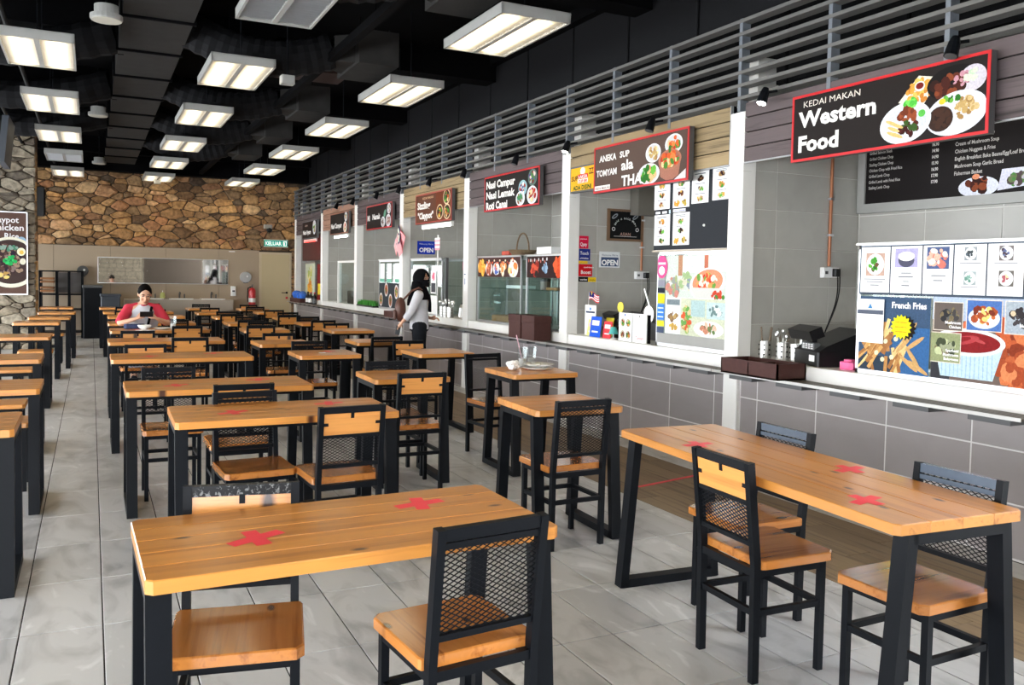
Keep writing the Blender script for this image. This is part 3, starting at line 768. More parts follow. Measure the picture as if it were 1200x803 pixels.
# =================================================================== SHOP SIGNS
def sign(y0, y1, z0, z1, label, draw, x=4.50, frame=REDP, face=(0.125, 0.105, 0.10)):
    t = thing('shop_sign', label, 'sign', (x, y1, z0))
    w, h = y1 - y0, z1 - z0; e = 0.018
    MB().box(0.006, 0.055, -w, 0, 0, h, GREYD).build('box', t)
    if frame is not None:
        MB().box(0, 0.006, -w, 0, 0, e, frame).box(0, 0.006, -w, 0, h - e, h, frame).box(0, 0.006, -e, 0, e, h - e, frame).box(0, 0.006, -w, -w + e, e, h - e, frame).build('border', t)
    MB().box(0.003, 0.0065, -w + e, -e, e, h - e, pcol(face)).build('panel', t)
    MB().bar((0.055, -0.2, h * 0.7), (0.10, -0.2, h * 0.7), 0.04, 0.04, BLACK).bar((0.055, -w + 0.2, h * 0.7), (0.10, -w + 0.2, h * 0.7), 0.04, 0.04, BLACK).build('bracket', t)
    p = Paint((0.003, 0, 0), U_R, V_UP); p.clip = (e, e, w - e, h - e); draw(p, w, h); p.build('print', t)
    return t
WT = (0.95, 0.93, 0.88)
def d_western(p, w, h):
    p.text('KEDAI MAKAN', 0.10, h - 0.09, 0.06, (0.86, 0.84, 0.80), w=0.50, bold=0.0)
    p.text('Western', 0.07, h - 0.225, 0.15, WT, w=0.66, bold=0.035)
    p.text('Food', 0.06, h - 0.395, 0.15, WT, w=0.37, bold=0.04)
    # tray of fries
    p.poly([(0.90, 0.27), (1.06, 0.20), (1.18, 0.375), (1.04, 0.41)], (0.88, 0.84, 0.78)); p.blobs(1.045, 0.31, 0.10, 0.085, FRY, 34, 0.012, 0.03, 3); p.ell(1.05, 0.345, 0.036, 0.03, (0.9, 0.88, 0.85)); p.ell(1.05, 0.348, 0.028, 0.02, (0.45, 0.12, 0.10))
    p.ell(1.28, 0.325, 0.18, 0.10, (0.06, 0.05, 0.05)); p.ell(1.40, 0.33, 0.085, 0.075, (0.78, 0.76, 0.80)); p.blobs(1.25, 0.31, 0.12, 0.065, MEAT, 26, 0.018, 0.04, 5); p.blobs(1.33, 0.335, 0.06, 0.04, [(0.75, 0.55, 0.60), (0.6, 0.4, 0.45)], 12, 0.012, 0.02, 9); p.blobs(1.40, 0.35, 0.06, 0.03, [(0.80, 0.88, 0.75), (0.7, 0.82, 0.68)], 10, 0.014, 0.024, 6)
    p.ell(1.30, 0.145, 0.20, 0.125, (0.82, 0.83, 0.87), 32, 0.12); p.ell(1.20, 0.125, 0.085, 0.075, (0.20, 0.13, 0.10)); p.blobs(1.20, 0.125, 0.075, 0.06, [(0.24, 0.15, 0.11), (0.16, 0.10, 0.08)], 16, 0.015, 0.03, 8); p.blobs(1.37, 0.17, 0.075, 0.075, NOODLE, 34, 0.012, 0.026, 7); p.blobs(1.27, 0.235, 0.06, 0.02, GREEN, 12, 0.012, 0.02, 2); p.ell(1.21, 0.225, 0.022, 0.018, (0.88, 0.75, 0.2))
    p.ell(0.955, 0.14, 0.185, 0.125, (0.83, 0.85, 0.88), 32, 0.1); p.ell(0.955, 0.14, 0.155, 0.10, (0.78, 0.80, 0.83), 28, 0.1); p.blobs(0.98, 0.105, 0.08, 0.05, [(0.22, 0.07, 0.06), (0.3, 0.1, 0.08), (0.2, 0.32, 0.12)], 26, 0.012, 0.03, 4); p.blobs(0.98, 0.185, 0.075, 0.045, [(0.55, 0.27, 0.15), (0.42, 0.19, 0.11)], 16, 0.018, 0.034, 11); p.blobs(0.985, 0.255, 0.055, 0.022, [(0.45, 0.85, 0.35), (0.3, 0.7, 0.25)], 10, 0.016, 0.03, 1); p.ell(1.075, 0.18, 0.025, 0.022, (0.35, 0.7, 0.3))
    for a, b in ((0.86, 0.15), (0.875, 0.11), (0.87, 0.08), (0.90, 0.13), (0.90, 0.07)): p.ell(a, b, 0.05, 0.011, (0.88, 0.72, 0.45), 10, -0.4)
sign(3.175, 4.68, 2.385, 2.848, 'dark red-bordered hanging sign reading Western Food', d_western)
def d_aneka(p, w, h):
    p.text('ANEKA', 0.10, h - 0.15, 0.085, WT, w=0.30, bold=0.03); p.text('SUP', 0.46, h - 0.145, 0.08, WT, w=0.16, bold=0.03)
    p.text('TOMYAM', 0.05, h - 0.29, 0.085, WT, w=0.36, bold=0.03); p.text('ala', 0.49, h - 0.265, 0.13, WT, w=0.20, bold=0.03)
    p.text('THAI', 0.50, 0.035, 0.135, WT, w=0.36, bold=0.03)
    p.rect(0.02, 0.025, 0.28, 0.045, (0.9, 0.88, 0.85)); p.text('KEDAI MAKAN', 0.03, 0.035, 0.03, (0.3, 0.2, 0.18), w=0.26, bold=0.01)
    p.plate(1.0, 0.285, 0.115, 0.085, NOODLE + [(0.85, 0.82, 0.6)], 24, seed=1); p.plate(1.30, 0.33, 0.125, 0.085, SOUP, 26, seed=2); p.plate(0.94, 0.105, 0.165, 0.095, GREEN + [(0.8, 0.55, 0.4), (0.85, 0.7, 0.5)], 30, seed=3)
    p.poly([(1.09, 0.20), (1.41, 0.20), (1.38, 0.06), (1.30, 0.025), (1.20, 0.025), (1.12, 0.06)], (0.62, 0.42, 0.35)); p.plate(1.25, 0.20, 0.165, 0.09, SOUP, 34, rim=(0.66, 0.44, 0.36), seed=4); p.ell(1.25, 0.29, 0.02, 0.035, (0.2, 0.4, 0.15)); p.poly([(1.32, 0.02), (1.48, 0.02), (1.48, 0.10)], (0.82, 0.80, 0.80))
sign(5.86, 7.37, 2.375, 2.825, 'brown red-bordered sign reading Aneka Sup Tomyam ala Thai', d_aneka, face=(0.33, 0.265, 0.235))
def d_yellow(p, w, h):
    p.ell(w / 2, h - 0.06, 0.05, 0.04, (0.95, 0.9, 0.85), 10); p.text('SUP', 0.03, h - 0.15, 0.07, (0.25, 0.17, 0.06), w=0.13, bold=0.03); p.text('ZZ', w - 0.13, h - 0.10, 0.08, (0.3, 0.2, 0.05), w=0.09, bold=0.03)
    p.rect(0.16, 0.135, 0.20, 0.045, (0.80, 0.12, 0.12)); p.text('LAKSA', 0.17, 0.14, 0.045, (0.97, 0.9, 0.9), w=0.18, bold=0.03); p.rect(0.16, 0.09, 0.20, 0.042, (0.95, 0.9, 0.85)); p.text('CUP JER', 0.17, 0.095, 0.04, (0.75, 0.1, 0.1), w=0.18, bold=0.03)
    p.text('ADA DISINI', 0.07, 0.025, 0.06, (0.05, 0.30, 0.08), w=0.36, bold=0.04)
sign(7.37, 7.88, 2.42, 2.69, 'small yellow sign reading Ada Disini beside the Aneka Sup sign', d_yellow, x=4.52, frame=None, face=(0.96, 0.66, 0.13))
def d_nasi(p, w, h):
    for k, s in enumerate(('Nasi Campur', 'Nasi Lemak', 'Roti Canai')): p.text(s, 0.05, h - 0.15 - 0.13 * k, 0.125, WT, w=(0.82, 0.82, 0.62)[k], bold=0.04)
    p.plate(1.32, 0.32, 0.11, 0.095, [(0.85, 0.8, 0.75), (0.3, 0.5, 0.25), (0.45, 0.15, 0.1), (0.3, 0.25, 0.5)], 26, rim=(0.35, 0.45, 0.42), seed=5); p.plate(1.08, 0.22, 0.11, 0.09, [(0.3, 0.3, 0.5), (0.6, 0.2, 0.15), (0.85, 0.85, 0.85)], 24, rim=(0.6, 0.75, 0.78), seed=6)
    p.plate(1.02, 0.10, 0.115, 0.085, [(0.3, 0.5, 0.25), (0.5, 0.35, 0.25), (0.15, 0.5, 0.4)], 24, seed=7); p.plate(1.32, 0.12, 0.13, 0.105, [(0.6, 0.14, 0.10), (0.7, 0.25, 0.15), (0.85, 0.8, 0.6)], 28, seed=8)
sign(8.53, 10.02, 2.35, 2.785, 'dark red-bordered sign reading Nasi Campur, Nasi Lemak, Roti Canai', d_nasi)
def d_clay(p, w, h):
    p.text('KEDAI MAKAN', 0.30, h - 0.085, 0.05, (0.85, 0.7, 0.55), w=0.45); p.text('Sizzling', 0.08, h - 0.22, 0.14, WT, w=0.55, bold=0.04); p.text('"Claypot"', 0.10, h - 0.37, 0.13, WT, w=0.66, bold=0.04)
    p.rect(0.86, 0.018, w - 0.878, h - 0.036, (0.40, 0.20, 0.11)); 
    for x, y, r in ((1.28, 0.34, 0.13), (1.02, 0.14, 0.13), (1.30, 0.13, 0.13)):
        p.ell(x, y, r, r * 0.85, (0.85, 0.75, 0.62), 22); p.ell(x, y, r * 0.85, r * 0.7, (0.20, 0.12, 0.09), 20); p.blobs(x, y, r * 0.7, r * 0.55, MIX + SOUP, 18, 0.016, 0.035, int(x * 100))
sign(11.13, 12.60, 2.31, 2.755, 'brown sign reading Sizzling Claypot with a bright tube beneath', d_clay, frame=mat('dull_red_border', (0.35, 0.04, 0.03), 0.4), face=(0.36, 0.22, 0.16))
def d_five(p, w, h):
    p.text("Mi", 0.05, h - 0.26, 0.13, WT, w=0.15, bold=0.04); p.text('Nanak', 0.36, h - 0.25, 0.13, WT, w=0.46, bold=0.04)
    p.plate(1.30, 0.32, 0.10, 0.09, [(0.85, 0.82, 0.8), (0.6, 0.2, 0.2), (0.3, 0.5, 0.3)], 18, seed=9); p.ell(1.08, 0.25, 0.08, 0.05, (0.4, 0.6, 0.5), 14, 0.7); p.plate(0.98, 0.11, 0.11, 0.09, [(0.5, 0.4, 0.35), (0.35, 0.3, 0.3)], 16, seed=10); p.plate(1.27, 0.12, 0.135, 0.105, [(0.55, 0.3, 0.28), (0.4, 0.25, 0.22), (0.7, 0.6, 0.55)], 22, seed=12)
sign(13.77, 15.23, 2.33, 2.755, 'dark red-bordered sign reading Mi Nanak above the fifth stall', d_five)
def d_six(p, w, h):
    p.text('Nasi Campur', 0.06, h - 0.30, 0.13, WT, w=0.85, bold=0.04); p.ell(1.16, 0.12, 0.13, 0.11, (0.86, 0.82, 0.78), 20); p.blobs(1.16, 0.12, 0.09, 0.08, SOUP, 16, 0.016, 0.035, 13); p.plate(1.22, 0.32, 0.10, 0.09, MIX, 16, seed=14)
sign(16.47, 17.87, 2.34, 2.765, 'dark sign with brown border reading Nasi Campur above the sixth stall', d_six, frame=mat('brown_border', (0.28, 0.10, 0.06), 0.5))
def d_seven(p, w, h):
    p.text('KEDAI', 0.30, h - 0.12, 0.055, (0.85, 0.75, 0.7), w=0.25); p.text('Nasi Ayam', 0.08, h - 0.30, 0.13, WT, w=0.80, bold=0.04); p.plate(1.22, 0.24, 0.15, 0.16, NOODLE + GREEN, 22, seed=15)
sign(19.07, 20.53, 2.33, 2.735, 'dark sign reading Nasi Ayam above the farthest stall by the back wall', d_seven, frame=None, face=(0.15, 0.10, 0.09))
def tube_light(x, y0, y1, z, M, label):
    t = thing('tube_light', label, 'lamp', (x, y0, z))
    MB().box(-0.02, 0.02, 0, y1 - y0, 0.02, 0.045, WHITEP).build('batten', t); MB().tube([(0, 0.02, 0), (0, y1 - y0 - 0.02, 0)], 0.016, 8, M).build('tube', t); MB().box(-0.018, 0.018, 0, 0.02, -0.02, 0.02, WHITEP).build('end_cap', t); MB().box(-0.018, 0.018, y1 - y0 - 0.02, y1 - y0, -0.02, 0.02, WHITEP).build('end_cap', t)
tube_light(4.53, 11.15, 12.35, 2.25, TUBE, 'bright white tube lamp under the Sizzling Claypot sign')
tube_light(4.53, 16.55, 17.6, 2.28, TUBE, 'white tube lamp under the sixth stall Nasi Campur sign')
tube_light(4.53, 19.2, 20.4, 2.27, TUBER, 'red glowing tube lamp under the Nasi Ayam sign')
# battens inside the stalls
for k in range(7):
    tube_light(5.35, CY[k] + 0.6, CY[k] + 1.85, 2.93, TUBE, 'white tube lamp on the ceiling inside the stall, %s stall from the front' % NTH[k].replace('nearest', 'first'))

# =================================================================== COUNTER SHELF
# stainless tray slide along every stall: slats, front lip and brackets
for k in range(7):
    a, b = CY[k] + (0.0 if k else 0.2), CY[k + 1] - 0.01
    t = thing('tray_slide', 'slatted stainless tray shelf along the counter front, %s stall from the front' % NTH[k].replace('nearest', 'first'), 'shelf', (4.39, a, 0.80), 0, 'stainless tray shelves')
    w = b - a
    for j in range(5): MB().bev(0.008 + 0.038 * j, 0.032 + 0.038 * j, 0, w, 0.018, 0.034, 0.004, TRAYST).build('slat', t)
    MB().box(0, 0.005, 0, w, 0.016, 0.036, STAIN).build('front_lip', t)
    n = max(2, int(w / 0.42)); bm_ = None
    for j in range(n):
        y0 = (j + 0.15) * w / n
        me = MB().box(0.03, 0.20, 0, 0.25, -0.018, 0.016, GREYD).mesh('bracket') if bm_ is None else bm_
        bm_ = me; o = link('bracket', me, t); o.location = (0, y0, 0)

# =================================================================== STALL CONTENTS
SZ = 0.93   # sill top
def display_case(y0, y1, label, z1=1.79, depth=0.45, mull=True):
    """glazed counter case, front face to the hall; origin at the front far-end corner, local -Y runs towards the camera"""
    t = thing('display_case', label, 'display case', (4.67, y1, SZ)); w = y1 - y0; h = z1 - SZ
    mb = MB(); f = 0.022
    for yy in (0, -w + f): mb.box(0, f, yy - f, yy, 0, h, ALU); mb.box(depth - f, depth, yy - f, yy, 0, h, ALU)
    mb.box(0, f, -w, 0, 0, 0.03, ALU).box(0, f, -w, 0, h - 0.03, h, ALU).box(depth - f, depth, -w, 0, 0, 0.03, ALU).box(depth - f, depth, -w, 0, h - 0.03, h, ALU)
    mb.build('frame', t)
    MB().box(-0.02, 0.03, -w - 0.01, 0.01, h, h + 0.012, STAIN).box(depth - 0.03, depth + 0.01, -w - 0.01, 0.01, h, h + 0.012, STAIN).box(0.03, depth - 0.03, -w - 0.01, -w + 0.03, h, h + 0.012, STAIN).box(0.03, depth - 0.03, -0.03, 0.01, h, h + 0.012, STAIN).build('top_rim', t)
    MB().box(0.03, depth - 0.03, -w + 0.03, -0.03, h + 0.002, h + 0.008, GLASS).build('top_pane', t)
    MB().box(f, depth - f, -w + f, -f, 0, 0.012, STAIN).build('base_panel', t)
    MB().box(0.008, 0.013, -w + f, -f, 0.03, h - 0.03, GLASS).build('glass_pane', t)
    for yy in (-0.012, -w + 0.012): MB().box(f, depth - f, yy - 0.002, yy + 0.002, 0.03, h - 0.03, GLASS).build('glass_pane', t)
    MB().box(f, depth - f, -w + f, -f, h * 0.52, h * 0.52 + 0.008, GLASS).build('shelf', t)
    return t, w, h
LINE = (0.45, 0.47, 0.50)
def sheet(parent, y, z, w, h, pics, lines, x=-0.004, paper=PAPER, name='menu_sheet', tilt=0.0):
    """paper taped on the glass; y is its far (left) edge, z its lower edge, local to parent"""
    t = MB(); t.box(x - 0.001, x, y - w, y, z, z + h, paper)
    p = Paint((x - 0.001, y, z), U_R, V_UP); p.mb = t
    for q in pics: q(p)
    for lx, ly, lw, lh in lines: p.rect(lx, ly, lw, lh, LINE)
    return t.build(name, parent)

# --- first stall: western food
dc, w, h = display_case(2.72, 4.19, 'aluminium glass display case covered with french fries posters and menu sheets')
Y0 = 4.19
def loc(y): return y - Y0
MB().box(-0.002, 0.0, loc(2.76), loc(4.178), 0.53, 0.855, pcol((0.24, 0.29, 0.35))).build('backing_sheet', dc)
def pic_plate(x, y, r, cols, seed, bgc=(0.75, 0.66, 0.62)):
    return lambda p: (p.rect(x - r, y - r, 2 * r, 2 * r, bgc), p.ell(x, y, r * 0.95, r * 0.95, (0.88, 0.92, 0.92), 20), p.blobs(x - r * 0.2, y, r * 0.6, r * 0.6, cols, 16, r * 0.12, r * 0.3, seed))
zt = 0.545
for k, (ya, yb, pics, lines) in enumerate((
    (4.165, 3.935, [pic_plate(0.115, 0.185, 0.075, GREEN + [(0.4, 0.3, 0.2)], 31, (0.72, 0.60, 0.54))], [(0.03, 0.085, 0.17, 0.006), (0.05, 0.068, 0.13, 0.006), (0.08, 0.045, 0.07, 0.007)]),
    (3.925, 3.695, [lambda p: (p.rect(0.03, 0.165, 0.17, 0.12, (0.66, 0.64, 0.80)), p.ell(0.115, 0.21, 0.06, 0.045, (0.30, 0.30, 0.38), 18), p.ell(0.115, 0.235, 0.062, 0.03, (0.93, 0.93, 0.91), 20))], [(0.08, 0.125, 0.075, 0.007), (0.06, 0.10, 0.11, 0.008), (0.095, 0.072, 0.045, 0.006), (0.085, 0.045, 0.06, 0.008)]),
    (3.685, 3.480, [lambda p: (p.rect(0.025, 0.155, 0.155, 0.135, (0.30, 0.36, 0.52)), p.blobs(0.10, 0.22, 0.075, 0.06, [(0.88, 0.68, 0.60), (0.80, 0.45, 0.40), (0.92, 0.85, 0.80)], 26, 0.012, 0.03, 33))], [(0.06, 0.11, 0.10, 0.007), (0.075, 0.08, 0.065, 0.007)]),
    (3.47, 3.265, [pic_plate(0.105, 0.245, 0.04, [(0.35, 0.4, 0.45), (0.25, 0.28, 0.3)], 34, (0.55, 0.58, 0.6)), pic_plate(0.105, 0.10, 0.04, [(0.5, 0.65, 0.6), (0.4, 0.55, 0.5)], 35, (0.6, 0.65, 0.65))], [(0.035, 0.185, 0.14, 0.005), (0.05, 0.045, 0.11, 0.004)]),
    (3.255, 3.04, [pic_plate(0.11, 0.245, 0.043, [(0.35, 0.4, 0.55), (0.3, 0.25, 0.3)], 36, (0.45, 0.42, 0.42)), pic_plate(0.115, 0.10, 0.045, [(0.65, 0.35, 0.38), (0.85, 0.78, 0.6)], 37, (0.4, 0.38, 0.36))], [(0.04, 0.185, 0.14, 0.004)]),
    (3.03, 2.80, [pic_plate(0.115, 0.22, 0.06, MIX, 38)], [(0.05, 0.11, 0.13, 0.006)]))):
    sheet(dc, loc(ya), zt, ya - yb, 0.30, pics, lines)
# french fries poster
def pr_fries(p):
    W_, H_ = 0.545, 0.49
    p.rect(0, 0, W_, H_, (0.22, 0.31, 0.42)); p.rect(0.27, 0.0, W_ - 0.27, 0.30, (0.20, 0.38, 0.58)); p.rect(0, 0, 0.30, 0.10, (0.17, 0.22, 0.28))
    p.text('French Fries', 0.255, 0.42, 0.055, (0.96, 0.96, 0.96), w=0.26, bold=0.03)
    rg = random.Random(5)
    for k in range(46):
        x, y = rg.uniform(0.03, 0.34), rg.uniform(0.03, 0.30); a = rg.uniform(0.5, 1.1) if k % 3 else rg.uniform(1.2, 1.9)
        if x + y > 0.52: continue
        L_ = rg.uniform(0.10, 0.2); c = rg.choice([(0.72, 0.52, 0.30), (0.82, 0.63, 0.38), (0.62, 0.42, 0.24), (0.90, 0.76, 0.52)]); hw = 0.013
        dx, dy = math.cos(a) * L_ / 2, math.sin(a) * L_ / 2; nx, ny = -math.sin(a) * hw, math.cos(a) * hw
        p.poly([(max(0, x - dx - nx), max(0, y - dy - ny)), (x + dx - nx, max(0, y + dy - ny)), (x + dx + nx, y + dy + ny), (max(0, x - dx + nx), max(0, y - dy + ny))], c)
    for (x, y, a) in ((0.40, 0.27, 0.9), (0.36, 0.19, 0.8), (0.44, 0.20, 0.6), (0.47, 0.05, -0.5), (0.40, 0.07, -0.6), (0.43, 0.11, -0.9)): p.ell(x, y, 0.085, 0.015, (0.78, 0.62, 0.40), 10, a)
    for x, y in ((0.15, 0.12), (0.20, 0.08), (0.27, 0.10), (0.30, 0.22), (0.22, 0.20)): p.ell(x, y, 0.018, 0.016, (0.93, 0.86, 0.72), 8, 0.5)
    pts = []; 
    for k in range(32):
        r = 0.082 if k % 2 == 0 else 0.064; pts.append((0.335 + r * math.cos(2 * PI * k / 32), 0.30 + r * math.sin(2 * PI * k / 32)))
    p.poly([(x + 0.035, y - 0.005) for x, y in pts], (0.08, 0.06, 0.05)); p.poly(pts, (0.97, 0.86, 0.10))
    for dy in (0.03, 0.0, -0.03): p.rect(0.29, 0.295 + dy, 0.09, 0.008, (0.80, 0.66, 0.12))
t = MB(); p = Paint((-0.0015, loc(4.165), 0.028), U_R, V_UP); p.mb = t; p.clip = (0, 0, 0.545, 0.49); pr_fries(p); t.build('poster', dc, label='blue poster of french fries with a yellow star')
def pr_combo(p):
    W_, H_ = 0.86, 0.505
    p.rect(0, 0, W_, H_, (0.42, 0.36, 0.33)); p.rect(0, 0.36, W_, H_ - 0.36, (0.66, 0.72, 0.82)); p.rect(0, 0, 0.13, 0.12, (0.20, 0.20, 0.22))
    p.blobs(0.64, 0.16, 0.24, 0.20, [(0.60, 0.26, 0.13), (0.72, 0.34, 0.18), (0.50, 0.19, 0.09), (0.80, 0.44, 0.26)], 90, 0.03, 0.07, 41); p.blobs(0.42, 0.345, 0.26, 0.03, [(0.70, 0.32, 0.18), (0.82, 0.42, 0.28)], 30, 0.02, 0.045, 42)
    p.poly([(0.07, 0.02), (0.41, 0.02), (0.47, 0.225), (0.02, 0.225)], (0.73, 0.82, 0.90)); 
    for k in range(13): p.rect(0.075 + 0.027 * k, 0.025, 0.007, 0.17, (0.62, 0.74, 0.85))
    p.ell(0.245, 0.235, 0.235, 0.082, (0.86, 0.91, 0.95), 36); p.ell(0.245, 0.235, 0.205, 0.062, (0.50, 0.08, 0.10), 32); p.ell(0.22, 0.245, 0.10, 0.025, (0.66, 0.22, 0.24), 18, 0.2); p.ell(0.20, 0.248, 0.07, 0.014, (0.50, 0.08, 0.10), 14, 0.2); p.ell(0.31, 0.25, 0.05, 0.010, (0.68, 0.26, 0.27), 12, -0.3)
    p.blobs(0.62, 0.10, 0.16, 0.10, [(0.72, 0.36, 0.20), (0.62, 0.27, 0.14), (0.82, 0.50, 0.32)], 44, 0.03, 0.06, 43)
    def small(x, y, w_, h_, bgc, cols, seed, txt, plate):
        p.rect(x - 0.005, y - 0.005, w_ + 0.01, h_ + 0.01, (0.86, 0.82, 0.76)); p.rect(x, y, w_, h_, bgc)
        if plate: p.ell(x + w_ / 2, y + h_ * 0.42, w_ * 0.46, h_ * 0.36, (0.82, 0.88, 0.94), 24)
        p.blobs(x + w_ / 2, y + h_ * 0.5, w_ * 0.40, h_ * 0.34, cols, 34, 0.010, 0.026, seed)
        for k, s in enumerate(txt): p.text(s, x + w_ - 0.008, y + 0.012 + 0.026 * (len(txt) - 1 - k), 0.024, (0.94, 0.94, 0.94), bold=0.03, align='r')
    small(0.015, 0.30, 0.19, 0.165, (0.38, 0.34, 0.32), [(0.16, 0.16, 0.17), (0.25, 0.24, 0.24), (0.35, 0.36, 0.34), (0.45, 0.4, 0.3)], 44, ['Mushroom', 'Chicken'], False)
    small(0.235, 0.31, 0.215, 0.175, (0.28, 0.42, 0.66), [(0.62, 0.28, 0.14), (0.75, 0.40, 0.2), (0.45, 0.17, 0.1), (0.88, 0.78, 0.45)], 45, [], True)
    small(0.475, 0.305, 0.22, 0.18, (0.62, 0.66, 0.70), [(0.18, 0.16, 0.17), (0.25, 0.23, 0.24), (0.8, 0.72, 0.6)], 46, ['Roasted', 'Black Pepper', 'Chicken'], False)
    small(0.0, 0.105, 0.20, 0.175, (0.55, 0.58, 0.42), [(0.75, 0.78, 0.6), (0.45, 0.4, 0.3), (0.25, 0.28, 0.2), (0.6, 0.62, 0.5)], 47, ['Spaghetti', 'Mushroom', 'Bolognese'], False)
    p.text('Chicken', 0.80, 0.07, 0.04, (0.95, 0.93, 0.9), bold=0.02, align='r')
t = MB(); p = Paint((-0.0015, loc(3.605), 0.03), U_R, V_UP); p.mb = t; p.clip = (0, 0, 0.86, 0.505); pr_combo(p); t.build('poster', dc, label='large poster of fried chicken with a bowl of red sauce')
sheet(dc, loc(4.175), 0.21, 0.215, 0.29, [lambda p: (p.rect(0.0, 0.19, 0.21, 0.028, (0.33, 0.36, 0.42)), p.poly([(0.105, 0.262), (0.085, 0.228), (0.125, 0.228)], (0.25, 0.5, 0.72))),], [], x=-0.012, name='payment_card')

cr = thing('cash_register', 'black cash register with raised display on the western stall counter', 'register', (4.86, 4.62, SZ), -0.35)
MB().bev(-0.17, 0.19, -0.20, 0.20, 0, 0.11, 0.012, BLACKP).build('drawer', cr)
mb = MB(); mb.add([(-0.16, -0.20, 0.11), (0.19, -0.20, 0.11), (0.19, 0.20, 0.11), (-0.16, 0.20, 0.11), (-0.10, -0.20, 0.15), (0.19, -0.20, 0.27), (0.19, 0.20, 0.27), (-0.10, 0.20, 0.15)], [(4, 5, 6, 7), (0, 1, 5, 4), (1, 2, 6, 5), (2, 3, 7, 6), (3, 0, 4, 7)], BLACKP); mb.build('keyboard_housing', cr)
MB().bar((-0.16, -0.16, 0.235), (-0.16, 0.2, 0.235), 0.10, 0.075, BLACKP, upv=(-0.4, 0, 1)).build('customer_display', cr); MB().box(-0.13, -0.09, -0.02, 0.06, 0.11, 0.22, BLACKP).build('display_stem', cr)
MB().box(-0.173, -0.170, -0.15, -0.07, 0.035, 0.08, PAPER).build('price_card', cr, label='white card on the drawer front')
MB().bev(-0.155, -0.10, -0.10, 0.10, 0.112, 0.165, 0.006, GREYD).build('receipt_slot', cr)
mb = MB(); rg = random.Random(2)
for k in range(4):
    for j in range(3): mb.box(-0.157, -0.15, -0.09 + 0.045 * k, -0.06 + 0.045 * k, 0.12 + 0.014 * j, 0.128 + 0.014 * j, WHITEP)
mb.build('keys', cr, kind='stuff')
bt = thing('brown_box', 'low dark brown box of cutlery on the tray shelf by the front column', 'box', (4.46, 4.86, 0.836))
mb = MB(); a, b = 0.135, 0.30; mb.box(-a, a, -b, b, 0, 0.012, BROWNBOX).box(-a, -a + 0.012, -b, b, 0, 0.115, BROWNBOX).box(a - 0.012, a, -b, b, 0, 0.115, BROWNBOX).box(-a, a, -b, -b + 0.012, 0, 0.115, BROWNBOX).box(-a, a, b - 0.012, b, 0, 0.115, BROWNBOX).box(-a, a, -0.006, 0.006, 0, 0.10, BROWNBOX); mb.build('tray_body', bt)
def canister(x, y, z, kind, label, hh=0.135, grp=None):
    t = thing('cutlery_canister', label, 'canister', (x, y, z), 0, grp)
    MB().lathe([(0.045, 0), (0.047, 0.004), (0.047, hh), (0.044, hh), (0.044, 0.01)], 16, STAIN, closed=False).build('cup', t)
    for k in range(3):
        for a in (PI * 0.8, PI * 1.15, PI * 1.5): pass
    mb = MB()
    for k in range(3):
        for a in (PI * 0.85, PI * 1.2, PI * 1.5): mb.lathe([(0.008, 0.0), (0.008, 0.0012)], 8, BLACKP, (0, 0, 0), 'z') if False else mb.ball((0.0465 * math.cos(a), 0.0465 * math.sin(a), 0.03 + 0.038 * k), 0.008, BLACKP, 6, 4)
    mb.build('hole_row', t, kind='stuff')
    rg = random.Random(int(y * 100))
    for k in range(5):
        a = rg.random() * 6.28; r = 0.022; q = (r * math.cos(a), r * math.sin(a)); top = (q[0] * 2.2, q[1] * 2.2, hh + 0.05 + 0.05 * rg.random())
        if kind == 'spoon': mb = MB().tube([(*q, 0.02), top], 0.004, 6, STAIN); mb.ball(top, (0.016, 0.016, 0.024), STAIN, 8, 5); mb.build('spoon', t)
        else: MB().tube([(*q, 0.02), (top[0], top[1], top[2] + 0.02)], 0.006, 6, mat('brown_handle', (0.16, 0.11, 0.07), 0.6)).build('chopstick' if kind == 'stick' else 'knife', t)
canister(4.78, 5.18, SZ, 'knife', 'steel canister of knives nearest the front column')
canister(4.86, 5.07, SZ, 'stick', 'steel canister of wooden chopsticks behind the brown cutlery box')
canister(4.78, 4.99, SZ, 'spoon', 'steel canister of spoons, middle of the row by the cash register')
canister(4.80, 4.87, SZ, 'spoon', 'steel canister of forks and spoons next to the cash register')
pk = tag(MB().bev(-0.05, 0.05, -0.06, 0.06, 0, 0.055, 0.02, PINKP).bev(-0.03, 0.03, -0.03, 0.035, 0.055, 0.07, 0.012, PINKP).build('pink_case'), 'small bright pink case beside the western display case', 'case'); pk.location = (4.76, 4.32, SZ)
def socket(y, xs, z, pipe_top, labels, k):
    """conduit, double socket and plug on a stall partition"""
    t = thing('conduit_pipe', labels[0], 'pipe', (xs, y - 0.014, z + 0.05))
    MB().tube([(0, 0, 0), (0, 0, pipe_top - z - 0.05)], 0.014, 10, COPPER).build('pipe', t)
    for q in (0.25, 0.55): MB().box(-0.024, 0.024, -0.018, 0.014, q, q + 0.018, ALU).build('clip', t)
    s = thing('wall_socket', labels[1], 'socket', (xs, y, z - 0.045))
    MB().bev(-0.09, 0.09, -0.045, 0.0, 0, 0.085, 0.006, WHITEP).build('box', s); MB().bev(0.0, 0.07, -0.085, -0.045, 0.01, 0.075, 0.01, BLACKP).build('plug', s)
    MB().box(-0.07, -0.04, -0.048, -0.045, 0.03, 0.055, GREYD).build('switch', s)
    pts = []
    for j in range(13):
        u = j / 12; pts.append((0.04 + 0.02 * math.sin(u * 5) - 0.10 * u * u, -0.075 + 0.04 * u, 0.01 - 0.55 * u))
    MB().tube(pts, 0.005, 6, BLACKP).tube([(x + 0.025 * (1 - j / 12), yy, zz) for j, (x, yy, zz) in enumerate(pts)], 0.005, 6, BLACKP).build('cable', s)
